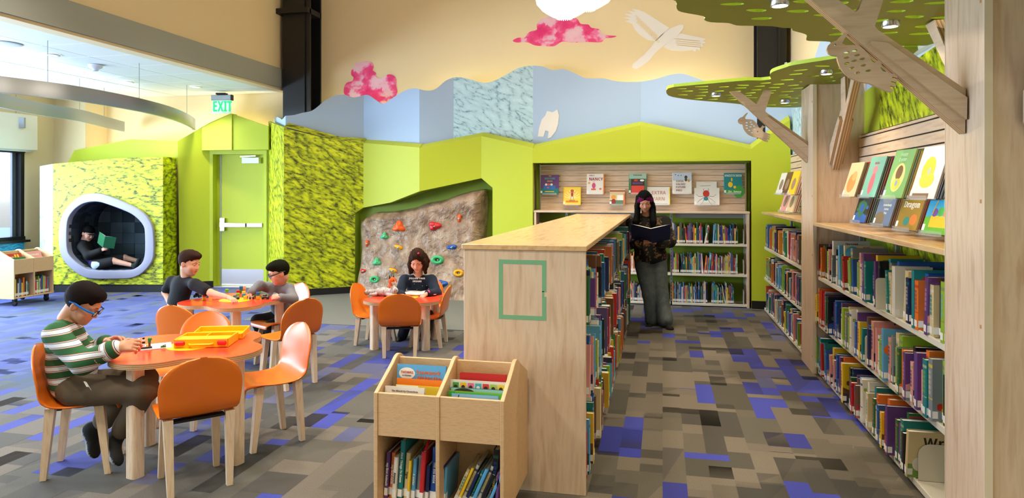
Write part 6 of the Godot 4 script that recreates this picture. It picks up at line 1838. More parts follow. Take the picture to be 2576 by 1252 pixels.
# many small books joined as one object
func rest_of_books() -> void:
	var b := B.new()
	var r := RandomNumberGenerator.new()
	r.seed = 31
	var add := func(xf: Transform3D, h: float, d: float, t: float):
		var c: Color = TONES[r.randi() % 16][1]
		var base := lin(c.lerp(Color(r.randf(), r.randf(), r.randf()), 0.15))
		b.tint = base
		b.box(Vector3(0, h / 2, -d / 2), Vector3(t, h, d), 0.0012, xf)
		b.tint = lin(TONES[r.randi() % 16][1].lerp(c, 0.3))
		var y := r.randf_range(0.45, 0.8) * h
		b.box(Vector3(0, y, -0.001), Vector3(t * 0.72, h * r.randf_range(0.08, 0.3), 0.004), 0.0, xf)
		b.tint = lin(Color(0.9, 0.9, 0.88))
		b.box(Vector3(0, 0.028, -0.001), Vector3(t * 0.92, 0.03, 0.0044), 0.0, xf)
		b.box(Vector3(0, h - 0.001, -d / 2 - 0.004), Vector3(maxf(0.001, t - 0.005), 0.0034, d - 0.006), 0.0, xf)
	var line := func(a: Vector3, dir: Vector3, length: float, turn: float, thick: Vector2, tall: Vector2, out: float):
		var at := 0.0
		var lean := 0.0
		while at < length - thick.y:
			var t := r.randf_range(thick.x, thick.y)
			var h := r.randf_range(tall.x, tall.y)
			if r.randf() < 0.09: lean = r.randf_range(-0.2, 0.2)
			elif r.randf() < 0.2: lean = 0.0
			var o := a + dir * (at + t / 2 + absf(sin(lean)) * h * 0.4) + Vector3(0, absf(sin(lean)) * t * 0.5 + 0.001, 0)
			var basis := Basis(Vector3.UP, turn) * Basis(Vector3(0, 0, 1), lean)
			add.call(Transform3D(basis, o + Basis(Vector3.UP, turn) * Vector3(0, 0, r.randf_range(-out, out))), h, r.randf_range(0.18, 0.23), t)
			at += t + 0.002
			if r.randf() < 0.02: at += 0.05
	for y in [0.838, 0.438, 0.043]:
		line.call(Vector3(0.13, y, -9.49), Vector3(1, 0, 0), 0.86 - (0.06 if y < 0.1 else 0.0), 0.0, Vector2(0.009, 0.02), Vector2(0.2, 0.28), 0.006)
		line.call(Vector3(-1.7, y, -9.49), Vector3(1, 0, 0), 1.75, 0.0, Vector2(0.009, 0.02), Vector2(0.19, 0.27), 0.006)
		line.call(Vector3(1.295, y, -9.24), Vector3(0, 0, 1), 2.52, -PI / 2, Vector2(0.02, 0.04), Vector2(0.2, 0.3), 0.025)
		line.call(Vector3(-0.4, y + 0.008, -4.47), Vector3(0, 0, -1), 3.8, PI / 2, Vector2(0.02, 0.045), Vector2(0.2, 0.31), 0.04)
		line.call(Vector3(-1.005, y + 0.008, -8.2), Vector3(0, 0, 1), 4.6, -PI / 2, Vector2(0.02, 0.045), Vector2(0.2, 0.31), 0.02)
	var o := obj("shelved_books", b.mesh(), M.painted)
	tag(o, "small packed spines on the end bookcase, the far bay and the free-standing case", "books", "", "stuff")

func kiosk_books() -> void:
	var W := Color(0.95, 0.94, 0.9)
	var g := "board books in the near kiosk"
	var facing := func(x: float, y: float, z: float, roll := 0.0) -> Transform3D: return Transform3D(Basis(Vector3.UP, -PI / 2) * Basis(Vector3(1, 0, 0), roll), Vector3(x, y, z))
	# left bin, back to front
	var list := [
		[-1.24, 0.462, -3.06, 2, 0.25, 0.24, 0.02, "sky-blue board book with an orange three-line title, back of the left bin", [["box", 0, 0, 1, 0.35, Color(0.35, 0.6, 0.75)], ["box", 0, 0.3, 1, 0.42, Color(0.3, 0.6, 0.35)], ["oval", 0.2, 0.84, 0.17, 0.11, W], ["oval", 0.62, 0.5, 0.2, 0.05, W]], [["THOMAS", 0.2, 0.86, 0.062, Color(0.75, 0.15, 0.15)], ["& FRIENDS", 0.2, 0.8, 0.035, Color(0.2, 0.25, 0.5)], ["Teamwork", 0.64, 0.87, 0.095, Color(0.92, 0.4, 0.08)], ["Makes the", 0.66, 0.77, 0.095, Color(0.92, 0.4, 0.08)], ["Steam Work", 0.65, 0.66, 0.095, Color(0.92, 0.4, 0.08)]]],
		[-1.225, 0.462, -3.02, 4, 0.195, 0.225, 0.016, "orange board book in the left bin of the near kiosk", [["box", 0, 0, 1, 1, Color(0.93, 0.5, 0.1)]], []],
		[-1.215, 0.462, -2.985, 11, 0.175, 0.215, 0.014, "yellow and white board book in the left bin of the near kiosk", [["box", 0, 0, 0.5, 1, W], ["box", 0.5, 0, 1, 1, Color(0.85, 0.75, 0.2)]], []],
		[-1.255, 0.458, -2.95, 8, 0.18, 0.19, 0.014, "white board book with two thin lines of title, front of left bin", [], [["The Mixed-Up Chameleon", 0.5, 0.9, 0.055, Color(0.35, 0.33, 0.35), 1], ["by Eric Carle", 0.55, 0.82, 0.055, Color(0.35, 0.33, 0.35), 1]]],
		[-0.93, 0.462, -3.07, 5, 0.225, 0.22, 0.018, "red board book at the back of the right bin", [["oval", 0.65, 0.7, 0.4, 0.16, Color(0.93, 0.75, 0.5)]], []],
		[-0.966, 0.462, -3.035, 8, 0.2, 0.264, 0.016, "white board book with a row of coloured animal squares", [], []],
		[-0.955, 0.46, -3.005, 0, 0.175, 0.25, 0.014, "pale teal board book in the right bin of the near kiosk", [["box", 0, 0, 1, 1, Color(0.6, 0.82, 0.8)], ["oval", 0.25, 0.9, 0.2, 0.1, Color(0.25, 0.22, 0.2)]], []],
		[-0.955, 0.458, -2.975, 3, 0.17, 0.25, 0.014, "bright green board book in the right bin of the near kiosk", [["box", 0, 0, 1, 1, Color(0.4, 0.78, 0.2)], ["box", 0, 0, 0.12, 1, Color(0.25, 0.68, 0.2)]], [["Eric Carle", 0.62, 0.88, 0.07, Color(0.2, 0.45, 0.15)]]],
		[-0.93, 0.456, -2.945, 2, 0.17, 0.215, 0.014, "light blue board book with a pink title, front of the right bin", [["box", 0, 0, 1, 1, Color(0.55, 0.75, 0.9)], ["line", 0.05, 0.5, 0.15, 0.98, 0.012, Color(0.1, 0.12, 0.2)], ["line", 0.1, 0.7, 0.22, 0.9, 0.008, Color(0.1, 0.12, 0.2)]], [["llama llama", 0.54, 0.84, 0.13, Color(0.8, 0.2, 0.35), 1]]]]
	for q in list:
		var o := make_book(q[7], q[3], q[4], q[5], q[6], g, true, false, "board_book")
		o.transform = facing.call(q[0], q[1], q[2]) * Transform3D(Basis(Vector3(0, 0, 1), 0.12), Vector3.ZERO)
		var shapes: Array = q[8]
		if q[7].contains("animal squares"):
			var cols := [Color(0.3, 0.65, 0.25), Color(0.95, 0.75, 0.15), Color(0.93, 0.45, 0.6), Color(0.3, 0.7, 0.8), Color(0.85, 0.25, 0.2), Color(0.65, 0.78, 0.3), Color(0.95, 0.8, 0.15)]
			for k in 7:
				for j in 3:
					var x0 := 0.04 + 0.137 * k
					var y0 := 0.77 - 0.3 * j
					shapes.append(["box", x0, y0, x0 + 0.11, y0 + 0.18, cols[(k + 2 * j) % 7]])
					shapes.append(["oval", x0 + 0.055, y0 + 0.08, 0.034, 0.045, Color(0.25, 0.18, 0.15) if k != 3 else W])
		dress(o, q[4], q[5], q[6], shapes, q[9])
	# spines on the lower shelves of the near kiosk
	var x := -1.262
	var n := 0
	for q in [[7, 0.017, 0.215, "my first Animals"], [4, 0.018, 0.21, "my first Farm"], [8, 0.02, 0.2, "Anyone"], [0, 0.022, 0.275, "First Things To Know"], [9, 0.021, 0.215, "Tigre"], [11, 0.012, 0.19, ""], [2, 0.018, 0.195, "A antler"], [14, 0.018, 0.21, ""], [5, 0.02, 0.235, ""], [1, 0.017, 0.17, ""], [15, 0.03, 0.25, "THE BIG BOOK"], [7, 0.03, 0.18, ""], [2, 0.012, 0.17, ""]]:
		n += 1
		var t: float = q[1]
		var o := make_book("%s book, %s from the left on the lower left shelf of near kiosk" % [TONES[q[0]][0], ordinal(n)], q[0], q[2], 0.19, t, "spines in the near kiosk", true, true, "board_book")
		o.transform = Transform3D(Basis(Vector3(0, 0, 1), -0.07), Vector3(x + t / 2, 0.1195, -2.95 - 0.012 * (n % 3)))
		if q[3]: obj("lettering", text_mesh(q[3], minf(t * 0.8, 0.014)), M.label_white if q[0] != 8 and q[0] != 9 else M.black_plastic, o, Transform3D(Basis(Vector3(0, 0, 1), -PI / 2), Vector3(0, q[2] * 0.62 - 0.02, 0.0052)))
		if q[0] == 5:
			var b := B.new()
			b.tube([Vector3(0, 0.235, -0.02), Vector3(0, 0.262, -0.06), Vector3(0, 0.262, -0.11), Vector3(0, 0.235, -0.15)], 0.006, 0.006, 8)
			obj("carry_handle", b.mesh(), M.case_red, o)
		x += t + 0.0035
	x = -0.935
	n = 0
	for q in [[9, 0.016], [11, 0.012], [8, 0.014], [1, 0.012], [0, 0.013], [2, 0.016], [8, 0.015], [12, 0.018], [14, 0.012], [2, 0.014], [12, 0.026], [7, 0.014]]:
		n += 1
		var t: float = q[1]
		var h := 0.17 + 0.012 * (n % 4) + (0.06 if n == 11 else 0.0)
		var o := make_book("%s book, %s from the left on the lower right shelf of near kiosk" % [TONES[q[0]][0], ordinal(n)], q[0], h, 0.18, t, "spines in the near kiosk", n % 2 == 0, true, "board_book")
		var lean := -0.42 if n < 11 else -0.08
		o.transform = Transform3D(Basis(Vector3(0, 0, 1), lean), Vector3(x + t / 2, 0.1195 + absf(sin(lean)) * t / 2, -2.95 - 0.015 * (n % 2)))
		if n == 11: obj("lettering", text_mesh("ALPHABET", 0.015), mat("ink_yellow", Color(0.9, 0.8, 0.3), 0.5), o, Transform3D(Basis(Vector3(0, 0, 1), -PI / 2), Vector3(0, 0.12, 0.0052)))
		x += t / cos(lean) + 0.002
	# the far kiosk
	var gk := "books in the far kiosk"
	var at := func(side: float, y: float, deep: float) -> Vector3: return Vector3(-8.43 - deep, y, -7.745 - side)
	for q in [[-0.25, 0.46, 0.1, 5, 0.25, 0.22, "red picture book in the near bin of the far kiosk", "Dogs"], [0.03, 0.462, 0.1, 6, 0.26, 0.24, "pink picture book lettered Animals in the far kiosk", "Animals"]]:
		var o := make_book(q[6], q[3], q[4], q[5], 0.018, gk, true, false)
		o.transform = Transform3D(Basis(Vector3.UP, 0.0), at.call(q[0] + 0.0, q[1], q[2])) * Transform3D(Basis(Vector3(0, 0, 1), 0.42), Vector3.ZERO)
		var shapes := [["oval", 0.6, 0.4, 0.14, 0.16, Color(0.9, 0.6, 0.25)], ["oval", 0.25, 0.3, 0.1, 0.08, Color(0.3, 0.5, 0.7)], ["oval", 0.85, 0.3, 0.08, 0.06, Color(0.5, 0.7, 0.3)], ["oval", 0.2, 0.12, 0.14, 0.07, Color(0.9, 0.7, 0.2)]] if q[3] == 6 else [["box", 0.5, 0.45, 0.62, 0.95, Color(0.95, 0.75, 0.2)], ["box", 0.68, 0.45, 0.8, 0.95, Color(0.95, 0.75, 0.2)], ["oval", 0.8, 0.2, 0.15, 0.1, Color(0.2, 0.2, 0.2)]]
		dress(o, q[4], q[5], 0.018, shapes, [[q[7], 0.5 if q[3] == 6 else 0.25, 0.8, 0.15, W]])
		var p := make_book("green picture book leaning %s in the far kiosk" % ("in front of the red one" if q[3] == 5 else "behind the pink one"), 13, 0.2 if q[3] == 5 else 0.27, 0.22, 0.016, gk, q[3] == 5, false)
		p.transform = Transform3D(Basis(Vector3.UP, 0.0), at.call(q[0], 0.458, 0.055 if q[3] == 5 else 0.14)) * Transform3D(Basis(Vector3(0, 0, 1), 0.42), Vector3.ZERO)
	var r := RandomNumberGenerator.new()
	r.seed = 8
	for half in 2:
		var s := -0.28 if half == 0 else 0.02
		var k := 0
		while s < (-0.045 if half == 0 else 0.255):
			k += 1
			var t := r.randf_range(0.014, 0.024)
			var tone := r.randi() % 16
			var o := make_book("%s book, %s from %s on the far kiosk's lower shelf" % [TONES[tone][0], ordinal(k), "the near end" if half == 0 else "the divider"], tone, r.randf_range(0.17, 0.25), 0.18, t, gk, r.randf() < 0.5, true)
			o.transform = Transform3D(Basis(Vector3.UP, PI / 2), at.call(s + t / 2, 0.12, 0.055))
			s += t + 0.002
	# a blue poster panel under the window sill
	var pb := thing("poster_board", "blue water-patterned board standing on the floor under the window sill", "board", Vector3(-9.9, 0.37, -8.3))
	var bm := mat("water_print", Color.WHITE, 0.5)
	bm.albedo_texture = noise_tex(71, 0.02, [[0.0, Color(0.05, 0.3, 0.5)], [0.5, Color(0.1, 0.5, 0.7)], [0.8, Color(0.2, 0.65, 0.8)], [1.0, Color(0.6, 0.88, 0.92)]], 256, FastNoiseLite.FRACTAL_RIDGED, 3)
	bm.uv1_triplanar = true
	bm.uv1_scale = Vector3(2, 6, 1)
	obj("printed_face", boxm(Vector3(0.012, 0.72, 1.2), 0.002), bm, pb, T(Vector3(0.012, 0, 0)))
	obj("backing", boxm(Vector3(0.012, 0.73, 1.21), 0.002), M.white_plastic, pb)

# ================= toys on the tables =================
func on_table(a: Vector3, b: Vector3) -> Transform3D:
	var x := (b - a).normalized()
	return Transform3D(Basis(x, Vector3.UP, x.cross(Vector3.UP)), a)

func tray(w: float, d: float, h: float, wall: float) -> ArrayMesh:
	var b := B.new()
	b.box(Vector3(w / 2, 0.002, -d / 2), Vector3(w, 0.004, d), 0.001)
	for q in [[w / 2, -wall / 2, w, wall], [w / 2, -d + wall / 2, w, wall], [wall / 2, -d / 2, wall, d], [w - wall / 2, -d / 2, wall, d]]: b.box(Vector3(q[0], h / 2, q[1]), Vector3(q[2], h, q[3]), 0.003)
	return b.mesh()

func toys() -> void:
	var Y := 0.635
	# yellow carry case, open
	var a := Vector3(-2.752, 0.635, -3.421)
	var b2 := Vector3(-2.464, 0.635, -3.516)
	var f := on_table(a, b2)
	var w := a.distance_to(b2)
	var t := thing("toy_case", "open yellow plastic toy case with red latches on the near table", "toy case")
	t.transform = Transform3D(f.basis, a + Vector3(0, 0.002, 0))
	obj("tray", tray(w, 0.2, 0.05, 0.008), M.case_yellow, t)
	obj("inner_lid", boxm(Vector3(w * 0.94, 0.006, 0.1), 0.002), M.case_yellow, t, T(Vector3(w / 2, 0.043, -0.058)))
	obj("divider", boxm(Vector3(0.005, 0.045, 0.19), 0.001), M.case_yellow, t, T(Vector3(w * 0.48, 0.024, -0.1)))
	obj("divider", boxm(Vector3(w * 0.96, 0.04, 0.005), 0.001), M.case_yellow, t, T(Vector3(w / 2, 0.022, -0.112)))
	for x in [0.035, w - 0.035]: obj("latch", boxm(Vector3(0.055, 0.026, 0.02), 0.007), M.case_red, t, T(Vector3(x, 0.026, 0.004), 0.15 if x < 0.1 else -0.15))
	var k := B.new()
	k.tube([Vector3(w * 0.28, 0.02, 0), Vector3(w * 0.32, 0.02, 0.022), Vector3(w * 0.68, 0.02, 0.022), Vector3(w * 0.72, 0.02, 0)], 0.007, 0.007, 8)
	obj("handle", k.mesh(), M.case_yellow, t)
	var lid := obj("lid", tray(w, 0.17, 0.035, 0.007), M.case_yellow, t, Transform3D(Basis(Vector3.RIGHT, 0.09), Vector3(0.02, 0.002, -0.212)))
	obj("lid_ridge", boxm(Vector3(w * 0.7, 0.008, 0.1), 0.003), M.case_yellow, lid, T(Vector3(w / 2, 0.006, -0.085)))
	for q in [[0.1, 0.055, -0.15, Color(0.1, 0.11, 0.2), "navy brick bar lying in the yellow case"], [w - 0.03, 0.04, -0.15, Color(0.25, 0.25, 0.3), "dark grey brick at the right end of the yellow case"], [w * 0.62, 0.045, -0.165, Color(0.75, 0.15, 0.12), "red brick in the back of the yellow case"]]:
		var o := thing("toy_brick", q[4], "toy brick", t.transform * Vector3(q[0], 0.0165, q[2]), f.basis.get_euler().y + 0.3, "loose bricks in the case")
		brick(o, Vector3.ZERO, Vector2(0.05, 0.014), 0.014, q[3], 3)
	# white stud plate with a small brick build on it
	var p0 := Vector3(-2.965, 0.635, -3.265)
	var p1 := Vector3(-2.773, 0.635, -3.437)
	var fb := on_table(p0, p1)
	var pl := thing("base_plate", "white studded building plate in front of the boy in stripes", "toy")
	pl.transform = Transform3D(fb.basis, p0 + Vector3(0, 0.0005, 0))
	var pw := p0.distance_to(p1)
	obj("plate", boxm(Vector3(pw, 0.0035, 0.15), 0.0006), M.white_plastic, pl, T(Vector3(pw / 2, 0.0018, -0.075)))
	k = B.new()
	for i in int(pw / 0.008):
		for j in 18: k.lathe([Vector2(0.0024, 0.0035), Vector2(0.0024, 0.0053), Vector2(0.0, 0.0053)], 6, T(Vector3(0.004 + i * 0.008, 0, -0.004 - j * 0.008)))
	obj("studs", k.mesh(), M.white_plastic, pl).set_meta("kind", "stuff")
	var bd := thing("brick_build", "small brick figures in white, black, navy and green on the white plate", "toy", Vector3(-2.889, 0.641, -3.364), fb.basis.get_euler().y)
	for q in [[0, 0, 0, 0.062, 0.016, 0.0096, Color(0.09, 0.11, 0.2), 4], [-0.012, 0.0096, 0, 0.016, 0.016, 0.02, Color(0.93, 0.93, 0.92), 2], [-0.012, 0.0296, 0, 0.016, 0.012, 0.012, Color(0.12, 0.12, 0.13), 0], [-0.012, 0.0416, 0, 0.017, 0.014, 0.012, Color(0.93, 0.92, 0.9), 0], [-0.012, 0.0536, 0, 0.012, 0.012, 0.01, Color(0.06, 0.06, 0.06), 0], [0.018, 0.0096, 0, 0.012, 0.014, 0.022, Color(0.4, 0.26, 0.16), 0], [0.018, 0.0316, 0, 0.016, 0.016, 0.014, Color(0.05, 0.5, 0.25), 0], [0.02, 0.0456, 0, 0.022, 0.016, 0.012, Color(0.05, 0.55, 0.28), 2], [-0.034, 0, 0, 0.012, 0.014, 0.05, Color(0.93, 0.93, 0.92), 0], [-0.034, 0.05, 0, 0.01, 0.012, 0.01, Color(0.95, 0.94, 0.9), 0], [-0.052, 0, 0.004, 0.024, 0.014, 0.01, Color(0.08, 0.5, 0.24), 3], [0.006, 0.0096, 0, 0.01, 0.014, 0.012, Color(0.9, 0.75, 0.1), 0]]:
		brick(bd, Vector3(q[0], q[1], q[2]), Vector2(q[3], q[4]), q[5], q[6], q[7])
	var bush := thing("brick_build", "tiny green brick bush with a red dot on the white plate", "toy", Vector3(-2.813, 0.641, -3.412), fb.basis.get_euler().y)
	for i in 3: brick(bush, Vector3(0.009 * (i - 1), 0, 0), Vector2(0.01, 0.01), 0.008 + 0.004 * (i % 2), Color(0.06, 0.5, 0.22), 1)
	brick(bush, Vector3(0.009, 0.009, 0), Vector2(0.006, 0.006), 0.007, Color(0.8, 0.15, 0.1), 0)
	# wooden blocks on the middle table
	var R := Color(0.75, 0.08, 0.1)
	var L := Color(0.5, 0.72, 0.1)
	var U := Color(0.05, 0.42, 0.7)
	var O := Color(0.95, 0.7, 0.12)
	var N := Color(0.9, 0.73, 0.62)
	var list := [[Vector3(-3.828, 0.61, -5.134), [["yellow", O], ["red", R]], "at the left end of the block table"], [Vector3(-3.901, 0.61, -5.263), [["blue", U]], "behind the red and yellow pair"], [Vector3(-3.773, 0.61, -5.19), [["pale pink", N]], "left one of the pale pair by the yellow disc"], [Vector3(-3.758, 0.61, -5.216), [["pale cream", Color(0.9, 0.8, 0.7)]], "right one of the pale pair by the yellow disc"], [Vector3(-3.919, 0.61, -5.573), [["lime", L]], "behind the boy's forearm"], [Vector3(-3.774, 0.61, -5.53), [["red", R]], "left of the tall back stack"], [Vector3(-3.669, 0.61, -5.373), [["lime", L]], "in front of the red block at the back"], [Vector3(-3.769, 0.61, -5.568), [["green", Color(0.3, 0.55, 0.15)], ["blue", U]], "in the tall back stack"], [Vector3(-3.757, 0.61, -5.596), [["orange", Color(0.93, 0.55, 0.15)], ["pale wooden", N]], "beside the tall back stack"], [Vector3(-3.681, 0.61, -5.477), [["light yellow", Color(0.93, 0.83, 0.3)]], "in front of the orange block"], [Vector3(-3.597, 0.61, -5.354), [["blue", Color(0.1, 0.5, 0.72)]], "on the edge of the yellow disc"], [Vector3(-3.512, 0.61, -5.248), [["golden yellow", O]], "frontmost on the yellow disc"], [Vector3(-3.618, 0.61, -5.552), [["green", Color(0.45, 0.72, 0.35)], ["amber", Color(0.93, 0.62, 0.12)]], "behind the grey boy's right hand"], [Vector3(-3.583, 0.61, -5.572), [["bright green", L]], "right of the amber block"], [Vector3(-3.519, 0.61, -5.406), [["mint", Color(0.5, 0.75, 0.5)]], "left of the blue and yellow pair"], [Vector3(-3.411, 0.61, -5.281), [["yellow", O], ["blue", U]], "in front of the boy in grey"]]
	for q in list:
		var y := 0.0
		for s in q[1]:
			var tm := "upper " if y > 0 else "lower " if q[1].size() > 1 else ""
			var o := thing("toy_block", "%s%s wooden block %s" % [tm, s[0], q[2]], "toy block", q[0] + Vector3(0, y + 0.0005, 0), 0.3 + 0.13 * fposmod(q[0].x * 37.0, 3.0), "wooden blocks on the middle table")
			obj("cube", boxm(Vector3(0.03, 0.03, 0.03), 0.0025, Vector3(0, 0.015, 0)), mat("block_" + s[1].to_html(false), s[1], 0.4), o)
			y += 0.0306
	# little vehicles and figures
	for q in [[Vector3(-3.979, 0.61, -5.246), Color(0.04, 0.04, 0.05), "black toy van at the left end of the block table", 0.2], [Vector3(-3.589, 0.61, -5.22), Color(0.38, 0.42, 0.47), "grey toy car under the hand of the boy in black", 0.9], [Vector3(-3.475, 0.61, -5.267), Color(0.4, 0.38, 0.38), "grey toy car under the right hand of the boy in glasses", -0.5], [Vector3(-3.348, 0.61, -5.295), Color(0.22, 0.16, 0.1), "brown toy truck beside the boy in glasses", 0.3]]:
		var o := thing("toy_vehicle", q[2], "toy vehicle", q[0] + Vector3(0, 0.0005, 0), q[3], "little vehicles on the middle table")
		var m := mat("toy_" + q[1].to_html(false), q[1], 0.35)
		obj("chassis", boxm(Vector3(0.062, 0.018, 0.03), 0.004, Vector3(0, 0.017, 0)), m, o)
		obj("cabin", boxm(Vector3(0.032, 0.016, 0.026), 0.005, Vector3(-0.004, 0.034, 0)), m, o)
		for x in [-0.02, 0.02]:
			for z in [-0.015, 0.015]:
				k = B.new()
				k.lathe([Vector2(0.0, -0.004), Vector2(0.0095, -0.004), Vector2(0.0095, 0.004), Vector2(0.0, 0.004)], 14, T(Vector3(x, 0.01, z), 0.0, PI / 2))
				obj("wheel", k.mesh(), M.black_plastic, o)
	# fox, cat and book on the low table
	var fx := thing("plush_fox", "small orange plush fox with a white chest sitting on the low table", "soft toy")
	var c := Vector3(-2.716, 0.477, -6.562)
	var s := Solid.new()
	var d := Vector3(0.8, 0, 0.35).normalized()
	s.ell(c + Vector3(0, 0.045, 0), Vector3(0.045, 0.05, 0.04), Basis.IDENTITY, 0.02).ell(c + Vector3(0, 0.1, 0) + d * 0.008, Vector3(0.033, 0.04, 0.03), Basis.IDENTITY, 0.03).ell(c + Vector3(0, 0.15, 0) + d * 0.018, Vector3(0.042, 0.036, 0.038), frame(d, Vector3.UP), 0.02)
	s.cap(c + Vector3(0, 0.142, 0) + d * 0.04, c + Vector3(0, 0.14, 0) + d * 0.072, 0.02, 0.008, 0.015)
	for e in [-1.0, 1.0]: s.cap(c + Vector3(0, 0.06, 0) + d * 0.03 + d.cross(Vector3.UP) * e * 0.026, c + Vector3(0, 0.014, 0) + d * 0.05 + d.cross(Vector3.UP) * e * 0.028, 0.016, 0.015, 0.01)
	s.cap(c + Vector3(0, 0.03, 0) - d * 0.04, c + Vector3(0, 0.022, 0) - d * 0.1, 0.02, 0.026, 0.01)
	var og := lin(Color(0.78, 0.33, 0.06))
	var wh := lin(Color(0.9, 0.87, 0.82))
	obj("body", solid_mesh([[s, 0.006]], func(p: Vector3) -> Color:
		var l := p - c
		return wh if l.dot(d) > 0.036 and l.y < 0.142 and l.y > 0.05 or l.dot(d) < -0.095 else og), M.cloth, fx)
	for e in [-1.0, 1.0]:
		k = B.new()
		var q: Vector3 = c + Vector3(0, 0.172, 0) + d * 0.006 + d.cross(Vector3.UP) * e * 0.026
		k.tube([q, q + Vector3(0, 0.018, 0), q + Vector3(0, 0.038, 0) + d.cross(Vector3.UP) * e * 0.006], 0.015, 0.002, 8, 0.6)
		obj("ear", k.mesh(), mat("fox_ear", Color(0.1, 0.07, 0.06), 0.9), fx)
		k = B.new()
		k.ball(c + Vector3(0, 0.158, 0) + d * 0.052 + d.cross(Vector3.UP) * e * 0.018, Vector3(0.005, 0.005, 0.005), 8)
		obj("eye", k.mesh(), M.black_plastic, fx)
	k = B.new()
	k.ball(c + Vector3(0, 0.142, 0) + d * 0.08, Vector3(0.006, 0.005, 0.006), 8)
	obj("nose", k.mesh(), M.black_plastic, fx)
	var ct := thing("plush_cat", "grey and white striped plush cat lying on the low table", "soft toy")
	c = Vector3(-2.767, 0.477, -6.496)
	d = Vector3(0.97, 0, 0.12).normalized()
	var sd := d.cross(Vector3.UP)
	s = Solid.new()
	s.ell(c + Vector3(0, 0.045, 0), Vector3(0.05, 0.043, 0.095), frame(d, Vector3.UP), 0.02).ell(c + Vector3(0, 0.058, 0) + d * 0.115, Vector3(0.042, 0.04, 0.045), frame(d, Vector3.UP), 0.02)
	s.cap(c + Vector3(0, 0.035, 0) - d * 0.08, c + Vector3(0, 0.026, 0) - d * 0.2, 0.03, 0.027, 0.02)
	for e in [-1.0, 1.0]:
		s.cap(c + Vector3(0, 0.02, 0) + d * 0.06 + sd * e * 0.04, c + Vector3(0, 0.016, 0) + d * 0.15 + sd * e * 0.05, 0.017, 0.016, 0.01)
		s.cap(c + Vector3(0, 0.02, 0) - d * 0.07 + sd * e * 0.045, c + Vector3(0, 0.016, 0) - d * 0.12 + sd * e * 0.06, 0.018, 0.016, 0.01)
		s.cap(c + Vector3(0, 0.088, 0) + d * 0.105 + sd * e * 0.026, c + Vector3(0, 0.108, 0) + d * 0.1 + sd * e * 0.03, 0.013, 0.004, 0.006)
	var nz := FastNoiseLite.new()
	nz.frequency = 0.2
	var g1 := lin(Color(0.74, 0.71, 0.7))
	var g2 := lin(Color(0.4, 0.36, 0.36))
	obj("body", solid_mesh([[s, 0.006]], func(p: Vector3) -> Color: return g1.lerp(g2, clampf(2.0 * nz.get_noise_3d(p.x * 260, p.y * 60, p.z * 120), 0.0, 0.9))), M.cloth, ct)
	for e in [-1.0, 1.0]:
		k = B.new()
		k.ball(c + Vector3(0, 0.066, 0) + d * 0.157 + sd * e * 0.018, Vector3(0.004, 0.004, 0.004), 8)
		obj("eye", k.mesh(), M.black_plastic, ct)
	open_book("open red picture book the girl is reading on the low table", Transform3D(Basis(Vector3.UP, 0.16), Vector3(-2.462, 0.483, -6.688)), 0.2, 0.26, M.case_red, 0.05)

func brick(o: Node3D, at: Vector3, s: Vector2, h: float, col: Color, studs: int) -> void:
	var b := B.new()
	b.box(at + Vector3(0, h / 2, 0), Vector3(s.x, h, s.y), 0.0008)
	for i in studs: b.lathe([Vector2(0.0026, h), Vector2(0.0026, h + 0.002), Vector2(0, h + 0.002)], 8, T(at + Vector3((i + 0.5) / studs * s.x - s.x / 2, 0, 0)))
	obj("brick", b.mesh(), mat("brick_" + col.to_html(false), col, 0.3), o)

